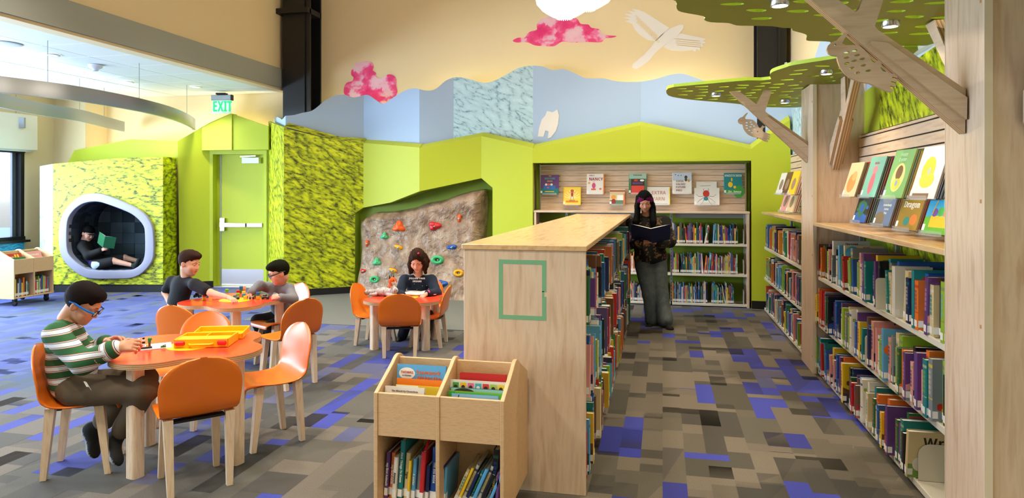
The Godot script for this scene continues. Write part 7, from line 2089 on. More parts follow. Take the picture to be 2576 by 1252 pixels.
# ================= people =================
# A solid made of smoothly joined shapes. Each shape: [kind, centre or end, end or radii, r0, r1, blend, basis]
class Solid:
	var parts := []
	func cap(a: Vector3, b: Vector3, ra: float, rb: float, k := 0.02) -> Solid:
		parts.append(["cap", a, b, ra, rb, k, Basis.IDENTITY])
		return self
	func ell(c: Vector3, r: Vector3, bs := Basis.IDENTITY, k := 0.02, op := "ell") -> Solid:
		parts.append([op, c, r, 0.0, 0.0, k, bs])
		return self
	func cut(c: Vector3, r: Vector3, bs := Basis.IDENTITY, k := 0.006) -> Solid:
		return ell(c, r, bs, k, "sub")
	# keep what lies behind the plane
	func slice(p: Vector3, n: Vector3) -> Solid:
		parts.append(["plane", p, n.normalized(), 0.0, 0.0, 0.0, Basis.IDENTITY])
		return self
	func mesh_into(h: float, v: PackedVector3Array, n: PackedVector3Array, ix: PackedInt32Array) -> Array:
		var lo := Vector3(1e9, 1e9, 1e9)
		var hi := -lo
		var boxes := []
		for p in parts:
			var a: Vector3 = p[1]
			var l: Vector3
			var u: Vector3
			if p[0] == "cap":
				var r := maxf(p[3], p[4])
				var b: Vector3 = p[2]
				l = a.min(b) - Vector3(r, r, r)
				u = a.max(b) + Vector3(r, r, r)
			elif p[0] == "plane":
				boxes.append(null)
				continue
			else:
				var bs: Basis = p[6]
				var r: Vector3 = p[2]
				var e := (bs.x * r.x).abs() + (bs.y * r.y).abs() + (bs.z * r.z).abs()
				l = a - e
				u = a + e
			if p[0] != "sub":
				lo = lo.min(l)
				hi = hi.max(u)
			var g: float = maxf(p[5] * 0.6, 0.0) + 2.2 * h
			boxes.append([l - Vector3(g, g, g), u + Vector3(g, g, g)])
		lo -= Vector3(3, 3, 3) * h
		hi += Vector3(3, 3, 3) * h
		var nx := int(ceil((hi.x - lo.x) / h)) + 1
		var ny := int(ceil((hi.y - lo.y) / h)) + 1
		var nz := int(ceil((hi.z - lo.z) / h)) + 1
		var f := PackedFloat32Array()
		f.resize(nx * ny * nz)
		f.fill(1.0)
		for q in parts.size():
			var p: Array = parts[q]
			var kind: String = p[0]
			var a: Vector3 = p[1]
			var k: float = maxf(p[5], 1e-5)
			var i0 := 0
			var i1 := nx - 1
			var j0 := 0
			var j1 := ny - 1
			var k0 := 0
			var k1 := nz - 1
			if boxes[q] != null:
				var l: Vector3 = (boxes[q][0] - lo) / h
				var u: Vector3 = (boxes[q][1] - lo) / h
				i0 = clampi(int(l.x), 0, nx - 1)
				i1 = clampi(int(u.x) + 1, 0, nx - 1)
				j0 = clampi(int(l.y), 0, ny - 1)
				j1 = clampi(int(u.y) + 1, 0, ny - 1)
				k0 = clampi(int(l.z), 0, nz - 1)
				k1 = clampi(int(u.z) + 1, 0, nz - 1)
			var b: Vector3 = p[2]
			var ba := b - a
			var inv := 1.0 / maxf(ba.length_squared(), 1e-9)
			var ra: float = p[3]
			var dr: float = p[4] - p[3]
			var bi: Basis = (p[6] as Basis).transposed()
			var ir := Vector3(1.0 / maxf(b.x, 1e-6), 1.0 / maxf(b.y, 1e-6), 1.0 / maxf(b.z, 1e-6)) if kind == "ell" or kind == "sub" else Vector3.ONE
			for kz in range(k0, k1 + 1):
				for jy in range(j0, j1 + 1):
					var at := (kz * ny + jy) * nx
					var pos := lo + Vector3(i0 * h, jy * h, kz * h)
					for xi in range(i0, i1 + 1):
						var d: float
						if kind == "cap":
							var pa := pos - a
							var t := clampf(pa.dot(ba) * inv, 0.0, 1.0)
							d = (pa - ba * t).length() - ra - dr * t
						elif kind == "plane":
							d = (pos - a).dot(b)
						else:
							var lp := bi * (pos - a)
							var q0 := (lp * ir).length()
							var q1 := (lp * ir * ir).length()
							d = q0 * (q0 - 1.0) / q1 if q1 > 1e-6 else -1.0
						var e := f[at + xi]
						if kind == "plane":
							if d > e: f[at + xi] = d
						elif kind == "sub":
							var m := maxf(k - absf(-d - e), 0.0) / k
							f[at + xi] = maxf(e, -d) + m * m * k * 0.25
						else:
							var m := maxf(k - absf(d - e), 0.0) / k
							f[at + xi] = minf(e, d) - m * m * k * 0.25
						pos.x += h
		# surface nets
		var where := {}
		var first := v.size()
		var off := [0, 1, nx, nx + 1, nx * ny, nx * ny + 1, nx * ny + nx, nx * ny + nx + 1]
		var cells := PackedInt32Array()
		var lim := h * 2.0
		for kz in nz - 1:
			for jy in ny - 1:
				var row := (kz * ny + jy) * nx
				for xi in nx - 1:
					var c := row + xi
					var f0 := f[c]
					if f0 > lim or f0 < -lim: continue
					var m := 0
					for o in 8:
						if f[c + off[o]] < 0.0: m |= 1 << o
					if m == 0 or m == 255: continue
					var s := Vector3.ZERO
					var cnt := 0
					for e in [[0, 1], [2, 3], [4, 5], [6, 7], [0, 2], [1, 3], [4, 6], [5, 7], [0, 4], [1, 5], [2, 6], [3, 7]]:
						var x: int = e[0]
						var y: int = e[1]
						if (m >> x & 1) == (m >> y & 1): continue
						var fx := f[c + off[x]]
						var fy := f[c + off[y]]
						var t := fx / (fx - fy)
						s += Vector3(x & 1, x >> 1 & 1, x >> 2).lerp(Vector3(y & 1, y >> 1 & 1, y >> 2), t)
						cnt += 1
					where[c] = v.size()
					cells.append(c)
					v.append(lo + (Vector3(xi, jy, kz) + s / cnt) * h)
					n.append(Vector3.ZERO)
		for c in cells:
			for ax in 3:
				var st: int = [1, nx, nx * ny][ax]
				var in0 := f[c] < 0.0
				if in0 == (f[c + st] < 0.0): continue
				var d1: int = [nx, nx * ny, 1][ax]
				var d2: int = [nx * ny, 1, nx][ax]
				if not (where.has(c - d1) and where.has(c - d2) and where.has(c - d1 - d2)): continue
				var q: Array = [where[c], where[c - d1], where[c - d1 - d2], where[c - d2]]
				if not in0: q.reverse()
				# q runs counter-clockwise seen from outside
				var fn := (v[q[2]] - v[q[0]]).cross(v[q[3]] - v[q[1]])
				for i in q: n[i] += fn
				ix.append_array([q[0], q[2], q[1], q[0], q[3], q[2]])
		for i in range(first, v.size()): n[i] = n[i].normalized()
		return [v, n, ix]

func solid_mesh(list: Array, colour: Callable, move = null) -> ArrayMesh:
	var v := PackedVector3Array()
	var n := PackedVector3Array()
	var ix := PackedInt32Array()
	for e in list:
		var got: Array = e[0].mesh_into(e[1], v, n, ix)
		v = got[0]
		n = got[1]
		ix = got[2]
	if move != null:
		for i in v.size(): v[i] = move.call(v[i], n[i])
	var c := PackedColorArray()
	c.resize(v.size())
	for i in v.size(): c[i] = colour.call(v[i])
	var uv := PackedVector2Array()
	uv.resize(v.size())
	var s := []
	s.resize(Mesh.ARRAY_MAX)
	s[Mesh.ARRAY_VERTEX] = v
	s[Mesh.ARRAY_NORMAL] = n
	s[Mesh.ARRAY_TEX_UV] = uv
	s[Mesh.ARRAY_COLOR] = c
	s[Mesh.ARRAY_INDEX] = ix
	var m := ArrayMesh.new()
	m.add_surface_from_arrays(Mesh.PRIMITIVE_TRIANGLES, s)
	return m

func frame(fwd: Vector3, up: Vector3) -> Basis:
	var z := fwd.normalized()
	var x := up.cross(z).normalized()
	return Basis(x, z.cross(x), z)

func flat(c: Color) -> Callable:
	var l := lin(c)
	return func(_p: Vector3) -> Color: return l

# a hand: palm, four fingers and a thumb; dir runs to the fingertips, back is the back of the hand, side points to the thumb
func hand(w: Vector3, dir: Vector3, back: Vector3, side: Vector3, s: float, curl: Array, thumb := 0.5) -> Solid:
	var o := Solid.new()
	dir = dir.normalized()
	side = (side - dir * side.dot(dir)).normalized()
	back = (back - dir * back.dot(dir) - side * back.dot(side)).normalized()
	o.cap(w - dir * 0.012 * s, w + dir * 0.03 * s, 0.023 * s, 0.024 * s, 0.01)
	var offs := [0.028, 0.0095, -0.0095, -0.027]
	var lens := [0.068, 0.077, 0.072, 0.056]
	for i in 4:
		var base: Vector3 = w + dir * (0.086 - 0.004 * absf(i - 1.0)) * s + side * offs[i] * s
		o.cap(w + dir * 0.018 * s + side * offs[i] * 0.55 * s, base, 0.0145 * s, 0.0115 * s, 0.012 * s)
		var p := base
		var a := 0.0
		for k in 3:
			a += curl[k] * (1.0 + 0.06 * i)
			var d := dir * cos(a) - back * sin(a) + side * (0.07 * (1.5 - i)) * (1.0 if k == 0 else 0.3)
			var q: Vector3 = p + d.normalized() * lens[i] * [0.45, 0.31, 0.26][k] * s
			o.cap(p, q, (0.0098 - 0.0012 * k) * s, (0.0088 - 0.0012 * k) * s, 0.003)
			p = q
	var tb := w + dir * 0.022 * s + side * 0.024 * s - back * 0.006 * s
	var t1 := tb + (dir * 0.75 + side * 0.62 - back * thumb * 0.5).normalized() * 0.042 * s
	var t2 := t1 + (dir * 0.95 + side * 0.1 - back * thumb).normalized() * 0.03 * s
	o.cap(w + dir * 0.01 * s, tb, 0.014 * s, 0.014 * s, 0.01 * s)
	o.cap(tb, t1, 0.0135 * s, 0.0105 * s, 0.006 * s)
	o.cap(t1, t2, 0.0105 * s, 0.0085 * s, 0.003)
	return o

# head and neck in the head's own frame: z forward, y up, x to the person's left
func head_solid(c: Vector3, b: Basis, s: float, fem := false) -> Solid:
	var o := Solid.new()
	var P := func(x: float, y: float, z: float) -> Vector3: return c + b * (Vector3(x, y, z) * s)
	o.ell(P.call(0, 0.034, -0.014), Vector3(0.073, 0.08, 0.09) * s, b, 0.03 * s)
	o.ell(P.call(0, -0.022, 0.022), Vector3(0.06, 0.07, 0.062) * s, b, 0.03 * s)
	o.ell(P.call(0, -0.066, 0.036), Vector3(0.04, 0.036, 0.042) * s, b, 0.03 * s)
	o.ell(P.call(0, -0.09, 0.058), Vector3(0.02, 0.015, 0.017) * s, b, 0.018 * s)
	for e in [-1.0, 1.0]:
		o.ell(P.call(e * 0.036, -0.03, 0.05), Vector3(0.026, 0.026, 0.024) * s, b, 0.02 * s)
		o.cap(P.call(e * 0.012, 0.026, 0.074), P.call(e * 0.045, 0.022, 0.062), 0.009 * s, 0.008 * s, 0.014 * s)
		o.cut(P.call(e * 0.031, 0.004, 0.089), Vector3(0.017, 0.011, 0.013) * s, b, 0.014 * s)
		# ear: a rim round a hollow
		o.ell(P.call(e * 0.073, -0.006, -0.012), Vector3(0.008, 0.031, 0.019) * s, b * Basis(Vector3.UP, e * -0.35), 0.006 * s)
		o.cut(P.call(e * 0.083, -0.003, -0.006), Vector3(0.006, 0.019, 0.01) * s, b, 0.004 * s)
	o.cap(P.call(0, 0.012, 0.078), P.call(0, -0.028, 0.093), 0.0075 * s, 0.0095 * s, 0.012 * s)
	for e in [-1.0, 1.0]: o.ell(P.call(e * 0.011, -0.032, 0.085), Vector3(0.0085, 0.0075, 0.009) * s, b, 0.007 * s)
	o.cap(P.call(-0.016, -0.0575, 0.072), P.call(0.016, -0.0575, 0.072), 0.0062 * s, 0.0062 * s, 0.005 * s)
	o.cap(P.call(-0.013, -0.068, 0.071), P.call(0.013, -0.068, 0.071), 0.0068 * s, 0.0068 * s, 0.005 * s)
	o.ell(P.call(0, -0.0625, 0.083), Vector3(0.026, 0.0016, 0.008) * s, b, 0.003 * s, "sub")
	return o

# eyes that look down behind lowered lids, brows, all in the head's frame
func face_parts(t: Node3D, c: Vector3, b: Basis, s: float, skin: Color, brow: Color, open: float) -> void:
	for e in [-1.0, 1.0]:
		var at := c + b * (Vector3(e * 0.031, 0.003, 0.0655) * s)
		var m := B.new()
		m.sheet(20, 14, func(a: float, k: float) -> Vector3: return Vector3(sin(PI * (1 - k)) * cos(TAU * a), cos(PI * (1 - k)), -sin(PI * (1 - k)) * sin(TAU * a)) * 0.0138 * s)
		m.c.resize(m.v.size())
		for i in m.v.size():
			var p := m.v[i] / (0.0138 * s)
			var col := Color(0.9, 0.88, 0.86)
			var g := Vector2(p.x, p.y + 0.28)
			if g.length() < 0.5 and p.z > 0: col = Color(0.16, 0.09, 0.05) if g.length() > 0.22 else Color(0.02, 0.02, 0.02)
			var lid := 0.36 * open - 0.12 - 0.1 * p.x * p.x
			if p.y > lid: col = skin if p.y > lid + 0.16 else Color(0.05, 0.035, 0.03)
			if p.y < -0.62: col = skin
			m.c[i] = lin(col)
		obj("eye", m.mesh(), M.skin, t, Transform3D(b, at))
		m = B.new()
		var path := []
		for k in 6: path.append(Vector3(e * (0.012 + 0.0075 * k), 0.0235 + 0.004 * sin(k * 0.6), 0.0855 - 0.0022 * k - 0.0006 * k * k) * s)
		m.tube(path, 0.0028 * s, 0.0018 * s, 6, 0.7)
		obj("eyebrow", m.mesh(), mat("brow_" + brow.to_html(false), brow, 0.8), t, Transform3D(b, c))

func shoe(ankle: Vector3, toe: Vector3, sole_n: Vector3, s: float) -> Solid:
	var d := (toe - ankle)
	sole_n = sole_n.normalized()
	d = (d - sole_n * d.dot(sole_n)).normalized()
	var b := frame(d, -sole_n)
	var heel := ankle + sole_n * 0.055 * s - d * 0.03 * s
	var o := Solid.new()
	o.ell(heel + d * 0.03 * s - sole_n * 0.012 * s, Vector3(0.036, 0.044, 0.05) * s, b, 0.02)
	o.cap(heel + d * 0.05 * s - sole_n * 0.008 * s, heel + d * 0.15 * s + sole_n * 0.008 * s, 0.038 * s, 0.032 * s, 0.03)
	o.cap(ankle - sole_n * 0.02 * s, heel + d * 0.03 * s, 0.036 * s, 0.036 * s, 0.02)
	o.ell(heel + d * 0.155 * s + sole_n * 0.006 * s, Vector3(0.042, 0.028, 0.045) * s, b, 0.02)
	o.slice(heel + sole_n * 0.034 * s, sole_n)
	return o

const SKIN := Color(0.82, 0.6, 0.47)

# j: joints in the room. c: {skin, top, legs, sleeve, shoe, sole, hair} and sizes. Returns the person node with body, top, trousers, shoes and hair.
func person(label: String, j: Dictionary, c: Dictionary) -> Node3D:
	var t := thing("person", label, "person")
	var s: float = c.size
	var hs: float = c.head
	var hb := frame(j.look, j.get("crown", Vector3.UP))
	var skin: Color = c.skin
	var u: Vector3 = (j.neck - j.pelvis).normalized()
	var side: Vector3 = (j.sl - j.sr).normalized()
	var tb := frame(side.cross(u), u)
	var chest: Vector3 = j.chest
	var belly: Vector3 = j.get("belly", (j.chest + j.pelvis) / 2)
	var fat: float = c.get("girth", 1.0)
	var torso := func(o: Solid, g: float, k: float) -> Solid:
		o.ell(chest, Vector3(0.155 * fat, 0.15, 0.1 * fat) * s + Vector3(g, g, g), tb, k)
		o.ell(belly, Vector3(0.145 * fat, 0.14, 0.1 * float(c.get("belly_depth", fat))) * s + Vector3(g, g, g), tb, k)
		o.ell(j.pelvis, Vector3(0.155 * fat, 0.11, 0.11 * fat) * s + Vector3(g, g, g), tb, k)
		for q in [j.sl, j.sr]: o.cap(j.neck.lerp(q, 0.25) - u * 0.03 * s, q, 0.05 * s + g, 0.05 * s + g, 0.05 * s)
		return o
	var arm := func(o: Solid, g: float, from: float, to: float, k: float) -> Solid:
		for q in [[j.sl, j.el, j.wl], [j.sr, j.er, j.wr]]:
			if from < 1.0: o.cap(q[0], q[0].lerp(q[1], minf(to, 1.0)), 0.049 * s + g, lerpf(0.049, 0.041, minf(to, 1.0)) * s + g, k)
			if to > 1.0: o.cap(q[1], q[1].lerp(q[2], to - 1.0), 0.041 * s + g, lerpf(0.041, 0.029, to - 1.0) * s + g, k)
		return o
	var leg := func(o: Solid, g: float, to: float, k: float, shrink := 0.0) -> Solid:
		for q in [[j.hl, j.kl, j.al], [j.hr, j.kr, j.ar]]:
			o.cap(q[0], q[0].lerp(q[1], minf(to, 1.0)), 0.086 * s * fat + g, lerpf(0.086 * fat, 0.062, minf(to, 1.0)) * s + g, k)
			if to > 1.0: o.cap(q[1], q[1].lerp(q[2], to - 1.0), 0.06 * s + g, lerpf(0.06, 0.038, to - 1.0) * s + g + shrink, k)
		return o
	# the body: one skin, with finer grids for head and hands
	var body := Solid.new()
	torso.call(body, -0.012, 0.05 * s)
	arm.call(body, 0.0, 0.0, 2.0, 0.02)
	leg.call(body, 0.0, 2.0, 0.03)
	var nape: Vector3 = j.head + hb * (Vector3(0, -0.055, -0.03) * hs)
	body.cap(j.neck - u * 0.04 * s, nape, 0.052 * s, 0.047 * hs, 0.03)
	var hd := head_solid(j.head, hb, hs)
	hd.cap(nape + (j.neck - nape) * 0.8, nape, 0.05 * hs, 0.047 * hs, 0.02)
	var list := [[body, c.get("cell", 0.014)], [hd, c.get("fine", 0.0045)]]
	for q in [["wl", "hand_l", 1], ["wr", "hand_r", -1]]:
		if j.has(q[1]):
			var h: Array = j[q[1]]
			list.append([hand(j[q[0]], h[0], h[1], h[2], h[3], h[4], h[5] if h.size() > 5 else 0.5), c.get("hand_cell", 0.004)])
	var lip := lin(skin.lerp(Color(0.72, 0.33, 0.32), 0.55))
	var base := lin(skin)
	var flush := lin(skin.lerp(Color(0.88, 0.5, 0.45), 0.1))
	var hc: Vector3 = j.head
	obj("body", solid_mesh(list, func(p: Vector3) -> Color:
		var l := hb.transposed() * (p - hc) / hs
		if l.z > 0.06 and absf(l.x) < 0.024 - absf(l.y + 0.063) * 0.9 and l.y > -0.076 and l.y < -0.051: return lip
		if l.z > 0.02 and l.z < 0.12 and l.y < -0.01 and l.y > -0.05 and absf(l.x) < 0.07: return base.lerp(flush, clampf(1.0 - absf(l.y + 0.03) / 0.025, 0.0, 1.0))
		if absf(l.x) > 0.066 and absf(l.y) < 0.05 and absf(l.z) < 0.04: return base.lerp(flush, 0.8)
		return base), M.skin, t)
	face_parts(t, j.head, hb, hs, skin, c.hair.darkened(0.2), c.get("open", 0.5))
	# top
	var top := Solid.new()
	torso.call(top, 0.006, 0.06 * s)
	var sl: float = c.get("sleeve", 1.93)
	arm.call(top, 0.011 + c.get("loose", 0.0), 0.0, sl, 0.035 * s)
	if c.has("hem"): top.slice(j.pelvis - u * float(c.hem) * s, -u)
	top.cut(j.neck + (nape - j.neck) * 0.75, Vector3(0.068, 0.075, 0.068) * s * c.get("collar", 1.0), tb, 0.012)
	var wob := FastNoiseLite.new()
	wob.seed = 12
	wob.frequency = 0.09
	var crease := func(p: Vector3, n: Vector3) -> Vector3: return p + n * 0.0045 * wob.get_noise_3d(p.x * 100 + p.y * 60, p.y * 100 - p.z * 40, p.z * 100)
	if c.has("stripes"): obj("striped_top", striped(top, c.get("cloth_cell", 0.01), j, u, s, crease), M.stripes, t)
	else: obj(c.get("top_name", "top"), solid_mesh([[top, c.get("cloth_cell", 0.011)]], c.top if c.top is Callable else flat(c.top), crease), M.cloth, t)
	# trousers or shorts
	var low := Solid.new()
	low.ell(j.pelvis, Vector3(0.155 * fat, 0.11, 0.108 * fat) * s + Vector3(0.004, 0.004, 0.004), tb, 0.04)
	leg.call(low, 0.012, c.get("leg_to", 1.93), 0.03, c.get("flare", 0.012))
	obj("trousers" if c.get("leg_to", 1.93) > 1.3 else "shorts", solid_mesh([[low, c.get("cloth_cell", 0.011)]], c.legs if c.legs is Callable else flat(c.legs), crease), M.cloth, t)
	# shoes
	for q in [["al", "tl"], ["ar", "tr"]]:
		var n: Vector3 = j.get("sole", Vector3.DOWN)
		if j.has("sole_" + q[1]): n = j["sole_" + q[1]]
		var a: Vector3 = j[q[0]]
		var up_c := lin(c.shoe)
		var so_c := lin(c.sole)
		var sp := shoe(a, j[q[1]], n, c.get("foot", s))
		var foot: float = c.get("foot", s)
		var mid: Vector3 = a + n.normalized() * 0.075 * foot
		obj("shoe", solid_mesh([[sp, c.get("shoe_cell", 0.007)]], func(p: Vector3) -> Color: return so_c if (p - mid).dot(n.normalized()) > -0.006 * foot else up_c), M.cloth, t)
	return t

# stripes run across the trunk and across each sleeve: every triangle takes its coordinate from the bone it lies on
func striped(o: Solid, h: float, j: Dictionary, u: Vector3, s: float, move: Callable) -> ArrayMesh:
	var got := o.mesh_into(h, PackedVector3Array(), PackedVector3Array(), PackedInt32Array())
	var v: PackedVector3Array = got[0]
	var n: PackedVector3Array = got[1]
	var ix: PackedInt32Array = got[2]
	for i in v.size(): v[i] = move.call(v[i], n[i])
	var bones := [[j.sr, j.er, 0.0], [j.er, j.wr, j.sr.distance_to(j.er)], [j.sl, j.el, 0.0], [j.el, j.wl, j.sl.distance_to(j.el)]]
	var b := B.new()
	for t in range(0, ix.size(), 3):
		var m := (v[ix[t]] + v[ix[t + 1]] + v[ix[t + 2]]) / 3.0
		var best := -1
		var bd := 0.062 * s
		for k in 4:
			var a: Vector3 = bones[k][0]
			var ab: Vector3 = bones[k][1] - a
			var q := clampf((m - a).dot(ab) / ab.length_squared(), 0.0, 1.0)
			var d := (m - a - ab * q).length() + (0.012 if k % 2 == 0 and q < 0.15 else 0.0)
			if d < bd:
				bd = d
				best = k
		var w := b.v.size()
		for e in 3:
			var p := v[ix[t + e]]
			var y := 0.0
			if best < 0: y = (p - j.pelvis).dot(u)
			else:
				var k := best & 2
				var ys := [0.0, 0.0]
				var ds := [0.0, 0.0]
				for m2 in 2:
					var a: Vector3 = bones[k + m2][0]
					var ab: Vector3 = bones[k + m2][1] - a
					ys[m2] = (p - a).dot(ab.normalized()) + bones[k + m2][2] + 0.02
					ds[m2] = (p - a - ab * clampf((p - a).dot(ab) / ab.length_squared(), 0.0, 1.0)).length()
				y = lerpf(ys[0], ys[1], smoothstep(-0.03, 0.03, ds[0] - ds[1]))
			b.pt(p, n[ix[t + e]], Vector2(0.5, y / 0.068))
			b.ix.append(w + e)
	return b.mesh()

func stripes_material() -> void:
	var im := Image.create(4, 128, false, Image.FORMAT_RGB8)
	for y in 128:
		var c := Color(0.14, 0.36, 0.2)
		if y >= 66: c = Color(0.86, 0.88, 0.9)
		if y >= 62 and y < 66 or y >= 124: c = Color(0.85, 0.4, 0.22)
		if y >= 72 and y < 77 or y >= 114 and y < 119: c = Color(0.08, 0.1, 0.22)
		for x in 4: im.set_pixel(x, y, c)
	var m := mat("stripes", Color.WHITE, 0.85)
	m.albedo_texture = ImageTexture.create_from_image(im)

func hair_shell(c: Vector3, b: Basis, s: float, thick: float) -> Solid:
	var o := Solid.new()
	o.ell(c + b * (Vector3(0, 0.036, -0.016) * s), Vector3(0.075, 0.082, 0.092) * s + Vector3(1, 1.4, 1) * thick, b, 0.01)
	# forehead, face and neck stay free
	o.cut(c + b * (Vector3(0, -0.028, 0.085) * s), Vector3(0.069, 0.098, 0.08) * s, b, 0.01)
	for e in [-1.0, 1.0]: o.cut(c + b * (Vector3(e * 0.07, -0.02, 0.05) * s), Vector3(0.03, 0.065, 0.045) * s, b, 0.01)
	o.cut(c + b * (Vector3(0, -0.1, 0.03) * s), Vector3(0.15, 0.085, 0.1) * s, b, 0.01)
	o.cut(c + b * (Vector3(0, -0.12, -0.06) * s), Vector3(0.15, 0.07, 0.1) * s, b, 0.01)
	for e in [-1.0, 1.0]: o.cut(c + b * (Vector3(e * 0.085, -0.015, -0.008) * s), Vector3(0.022, 0.034, 0.025) * s, b, 0.006)
	return o

func add_hair(t: Node3D, o: Solid, cell: float, c: Vector3, b: Basis, s: float, col: Callable, rough := 0.004, called := "hair") -> void:
	var nz := FastNoiseLite.new()
	nz.seed = 6
	nz.frequency = 0.05
	obj(called, solid_mesh([[o, cell]], col, func(p: Vector3, n: Vector3) -> Vector3:
		var l := b.transposed() * (p - c) / s * 1000.0
		return p + n * rough * nz.get_noise_3d(l.x * 1.6, l.y * 0.35, l.z * 0.5)), M.hair, t)

func glasses(t: Node3D, c: Vector3, b: Basis, s: float, m: Material, arms: Material, wide := 1.0) -> void:
	var g := Node3D.new()
	g.name = "glasses"
	t.add_child(g, true)
	for e in [-1.0, 1.0]:
		var path := []
		for k in 17:
			var a := TAU * k / 16
			path.append(Vector3(e * 0.032 + 0.023 * wide * signf(cos(a)) * pow(absf(cos(a)), 0.6), 0.0 + 0.017 * signf(sin(a)) * pow(absf(sin(a)), 0.6), 0.0965 - 0.004 * absf(cos(a) * e + 0.3)) * s)
		var f := B.new()
		f.tube(path, 0.0026 * s, 0.0026 * s, 6)
		obj("rim", f.mesh(), m, g, Transform3D(b, c))
		f = B.new()
		var o := PackedVector2Array()
		for k in 16: o.append(Vector2(path[k].x, path[k].y))
		f.extrude(o, 0.094 * s, 0.0945 * s)
		obj("lens", f.mesh(), M.glass, g, Transform3D(b, c))
		f = B.new()
		f.tube([Vector3(e * 0.058, 0.008, 0.093) * s, Vector3(e * 0.075, 0.009, 0.06) * s, Vector3(e * 0.081, 0.012, 0.01) * s, Vector3(e * 0.079, 0.014, -0.02) * s, Vector3(e * 0.074, 0.004, -0.048) * s], 0.0042 * s, 0.0034 * s, 8, 1.5)
		obj("temple", f.mesh(), arms, g, Transform3D(b, c))
	var br := B.new()
	br.tube([Vector3(-0.01, 0.004, 0.0955) * s, Vector3(0, 0.007, 0.1) * s, Vector3(0.01, 0.004, 0.0955) * s], 0.0024 * s, 0.0024 * s, 6)
	obj("bridge", br.mesh(), m, g, Transform3D(b, c))

func people() -> void:
	stripes_material()
	boy_in_stripes()
	boy_in_black()
	boy_in_grey()
	girl_reading()
	woman_reading()
	boy_in_nook()

func boy_in_stripes() -> void:
	var j := {
		"pelvis": Vector3(-3.201, 0.467, -3.185), "belly": Vector3(-3.209, 0.573, -3.183), "chest": Vector3(-3.244, 0.706, -3.175), "neck": Vector3(-3.244, 0.821, -3.175), "head": Vector3(-3.149, 0.914, -3.196), "look": Vector3(0.78, -0.55, -0.3), "crown": Vector3(0.45, 0.85, -0.1),
		"sr": Vector3(-3.178, 0.77, -3.047), "er": Vector3(-2.987, 0.636, -3.027), "wr": Vector3(-2.831, 0.711, -3.082), "sl": Vector3(-3.35, 0.721, -3.295), "el": Vector3(-3.248, 0.587, -3.359), "wl": Vector3(-3.071, 0.688, -3.275),
		"hr": Vector3(-3.104, 0.457, -3.114), "kr": Vector3(-2.723, 0.475, -3.168), "ar": Vector3(-2.95, 0.188, -3.24), "tr": Vector3(-2.901, 0.069, -3.169), "hl": Vector3(-3.241, 0.425, -3.279), "kl": Vector3(-2.856, 0.481, -3.322), "al": Vector3(-3.152, 0.198, -3.298), "tl": Vector3(-3.068, 0.066, -3.255),
		"sole_tr": Vector3(-0.75, -0.6, 0.35), "sole_tl": Vector3(-0.85, -0.5, 0.3),
		"hand_r": [Vector3(0.9, 0.12, -0.45), Vector3(0.1, 0.75, 0.65), Vector3(0.45, 0.5, -0.6), 0.92, [0.5, 0.75, 0.5]], "hand_l": [Vector3(0.85, 0.3, -0.1), Vector3(0.0, 0.8, -0.6), Vector3(0.3, 0.4, 0.8), 0.9, [0.3, 0.5, 0.4]]}
	var hb := frame(j.look, j.crown)
	var c := {"size": 0.83, "head": 0.98, "girth": 1.12, "skin": Color(0.78, 0.56, 0.43), "top": Color.WHITE, "stripes": true, "legs": Color(0.36, 0.31, 0.23), "shoe": Color(0.09, 0.1, 0.11), "sole": Color(0.62, 0.64, 0.66), "hair": Color(0.09, 0.065, 0.05), "sleeve": 1.9, "hem": 0.1, "cell": 0.012, "cloth_cell": 0.0095, "fine": 0.0036, "hand_cell": 0.0034, "foot": 0.95, "loose": 0.013, "belly_depth": 1.45, "leg_to": 1.86, "flare": 0.012}
	var t := person("boy in a green and white striped shirt and blue-armed glasses building on a white plate", j, c)
	var o := hair_shell(j.head, hb, 0.98, 0.007)
	o.ell(j.head + hb * Vector3(0, 0.085, 0.02), Vector3(0.055, 0.03, 0.062), hb, 0.03)
	var up_c := lin(Color(0.085, 0.06, 0.05))
	var lo_c := lin(Color(0.2, 0.15, 0.12))
	add_hair(t, o, 0.0042, j.head, hb, 0.98, func(p: Vector3) -> Color: return up_c.lerp(lo_c, clampf((0.02 - (hb.transposed() * (p - j.head)).y) / 0.06, 0.0, 1.0)), 0.005)
	glasses(t, j.head, hb, 0.98, M.black_plastic, mat("glasses_blue", Color(0.02, 0.45, 0.85), 0.3))
	# white shirt tail hanging out
	var b := B.new()
	b.sheet(6, 4, func(a: float, k: float) -> Vector3: return Vector3(-2.962, 0.545, -3.012).lerp(Vector3(-2.946, 0.516, -3.016), k) + Vector3(0.03 * a, 0.004 * sin(a * 9.0) - 0.02 * a, 0.006 * cos(a * 7.0)))
	obj("shirt_tail", b.mesh(), M.white_plastic, t)

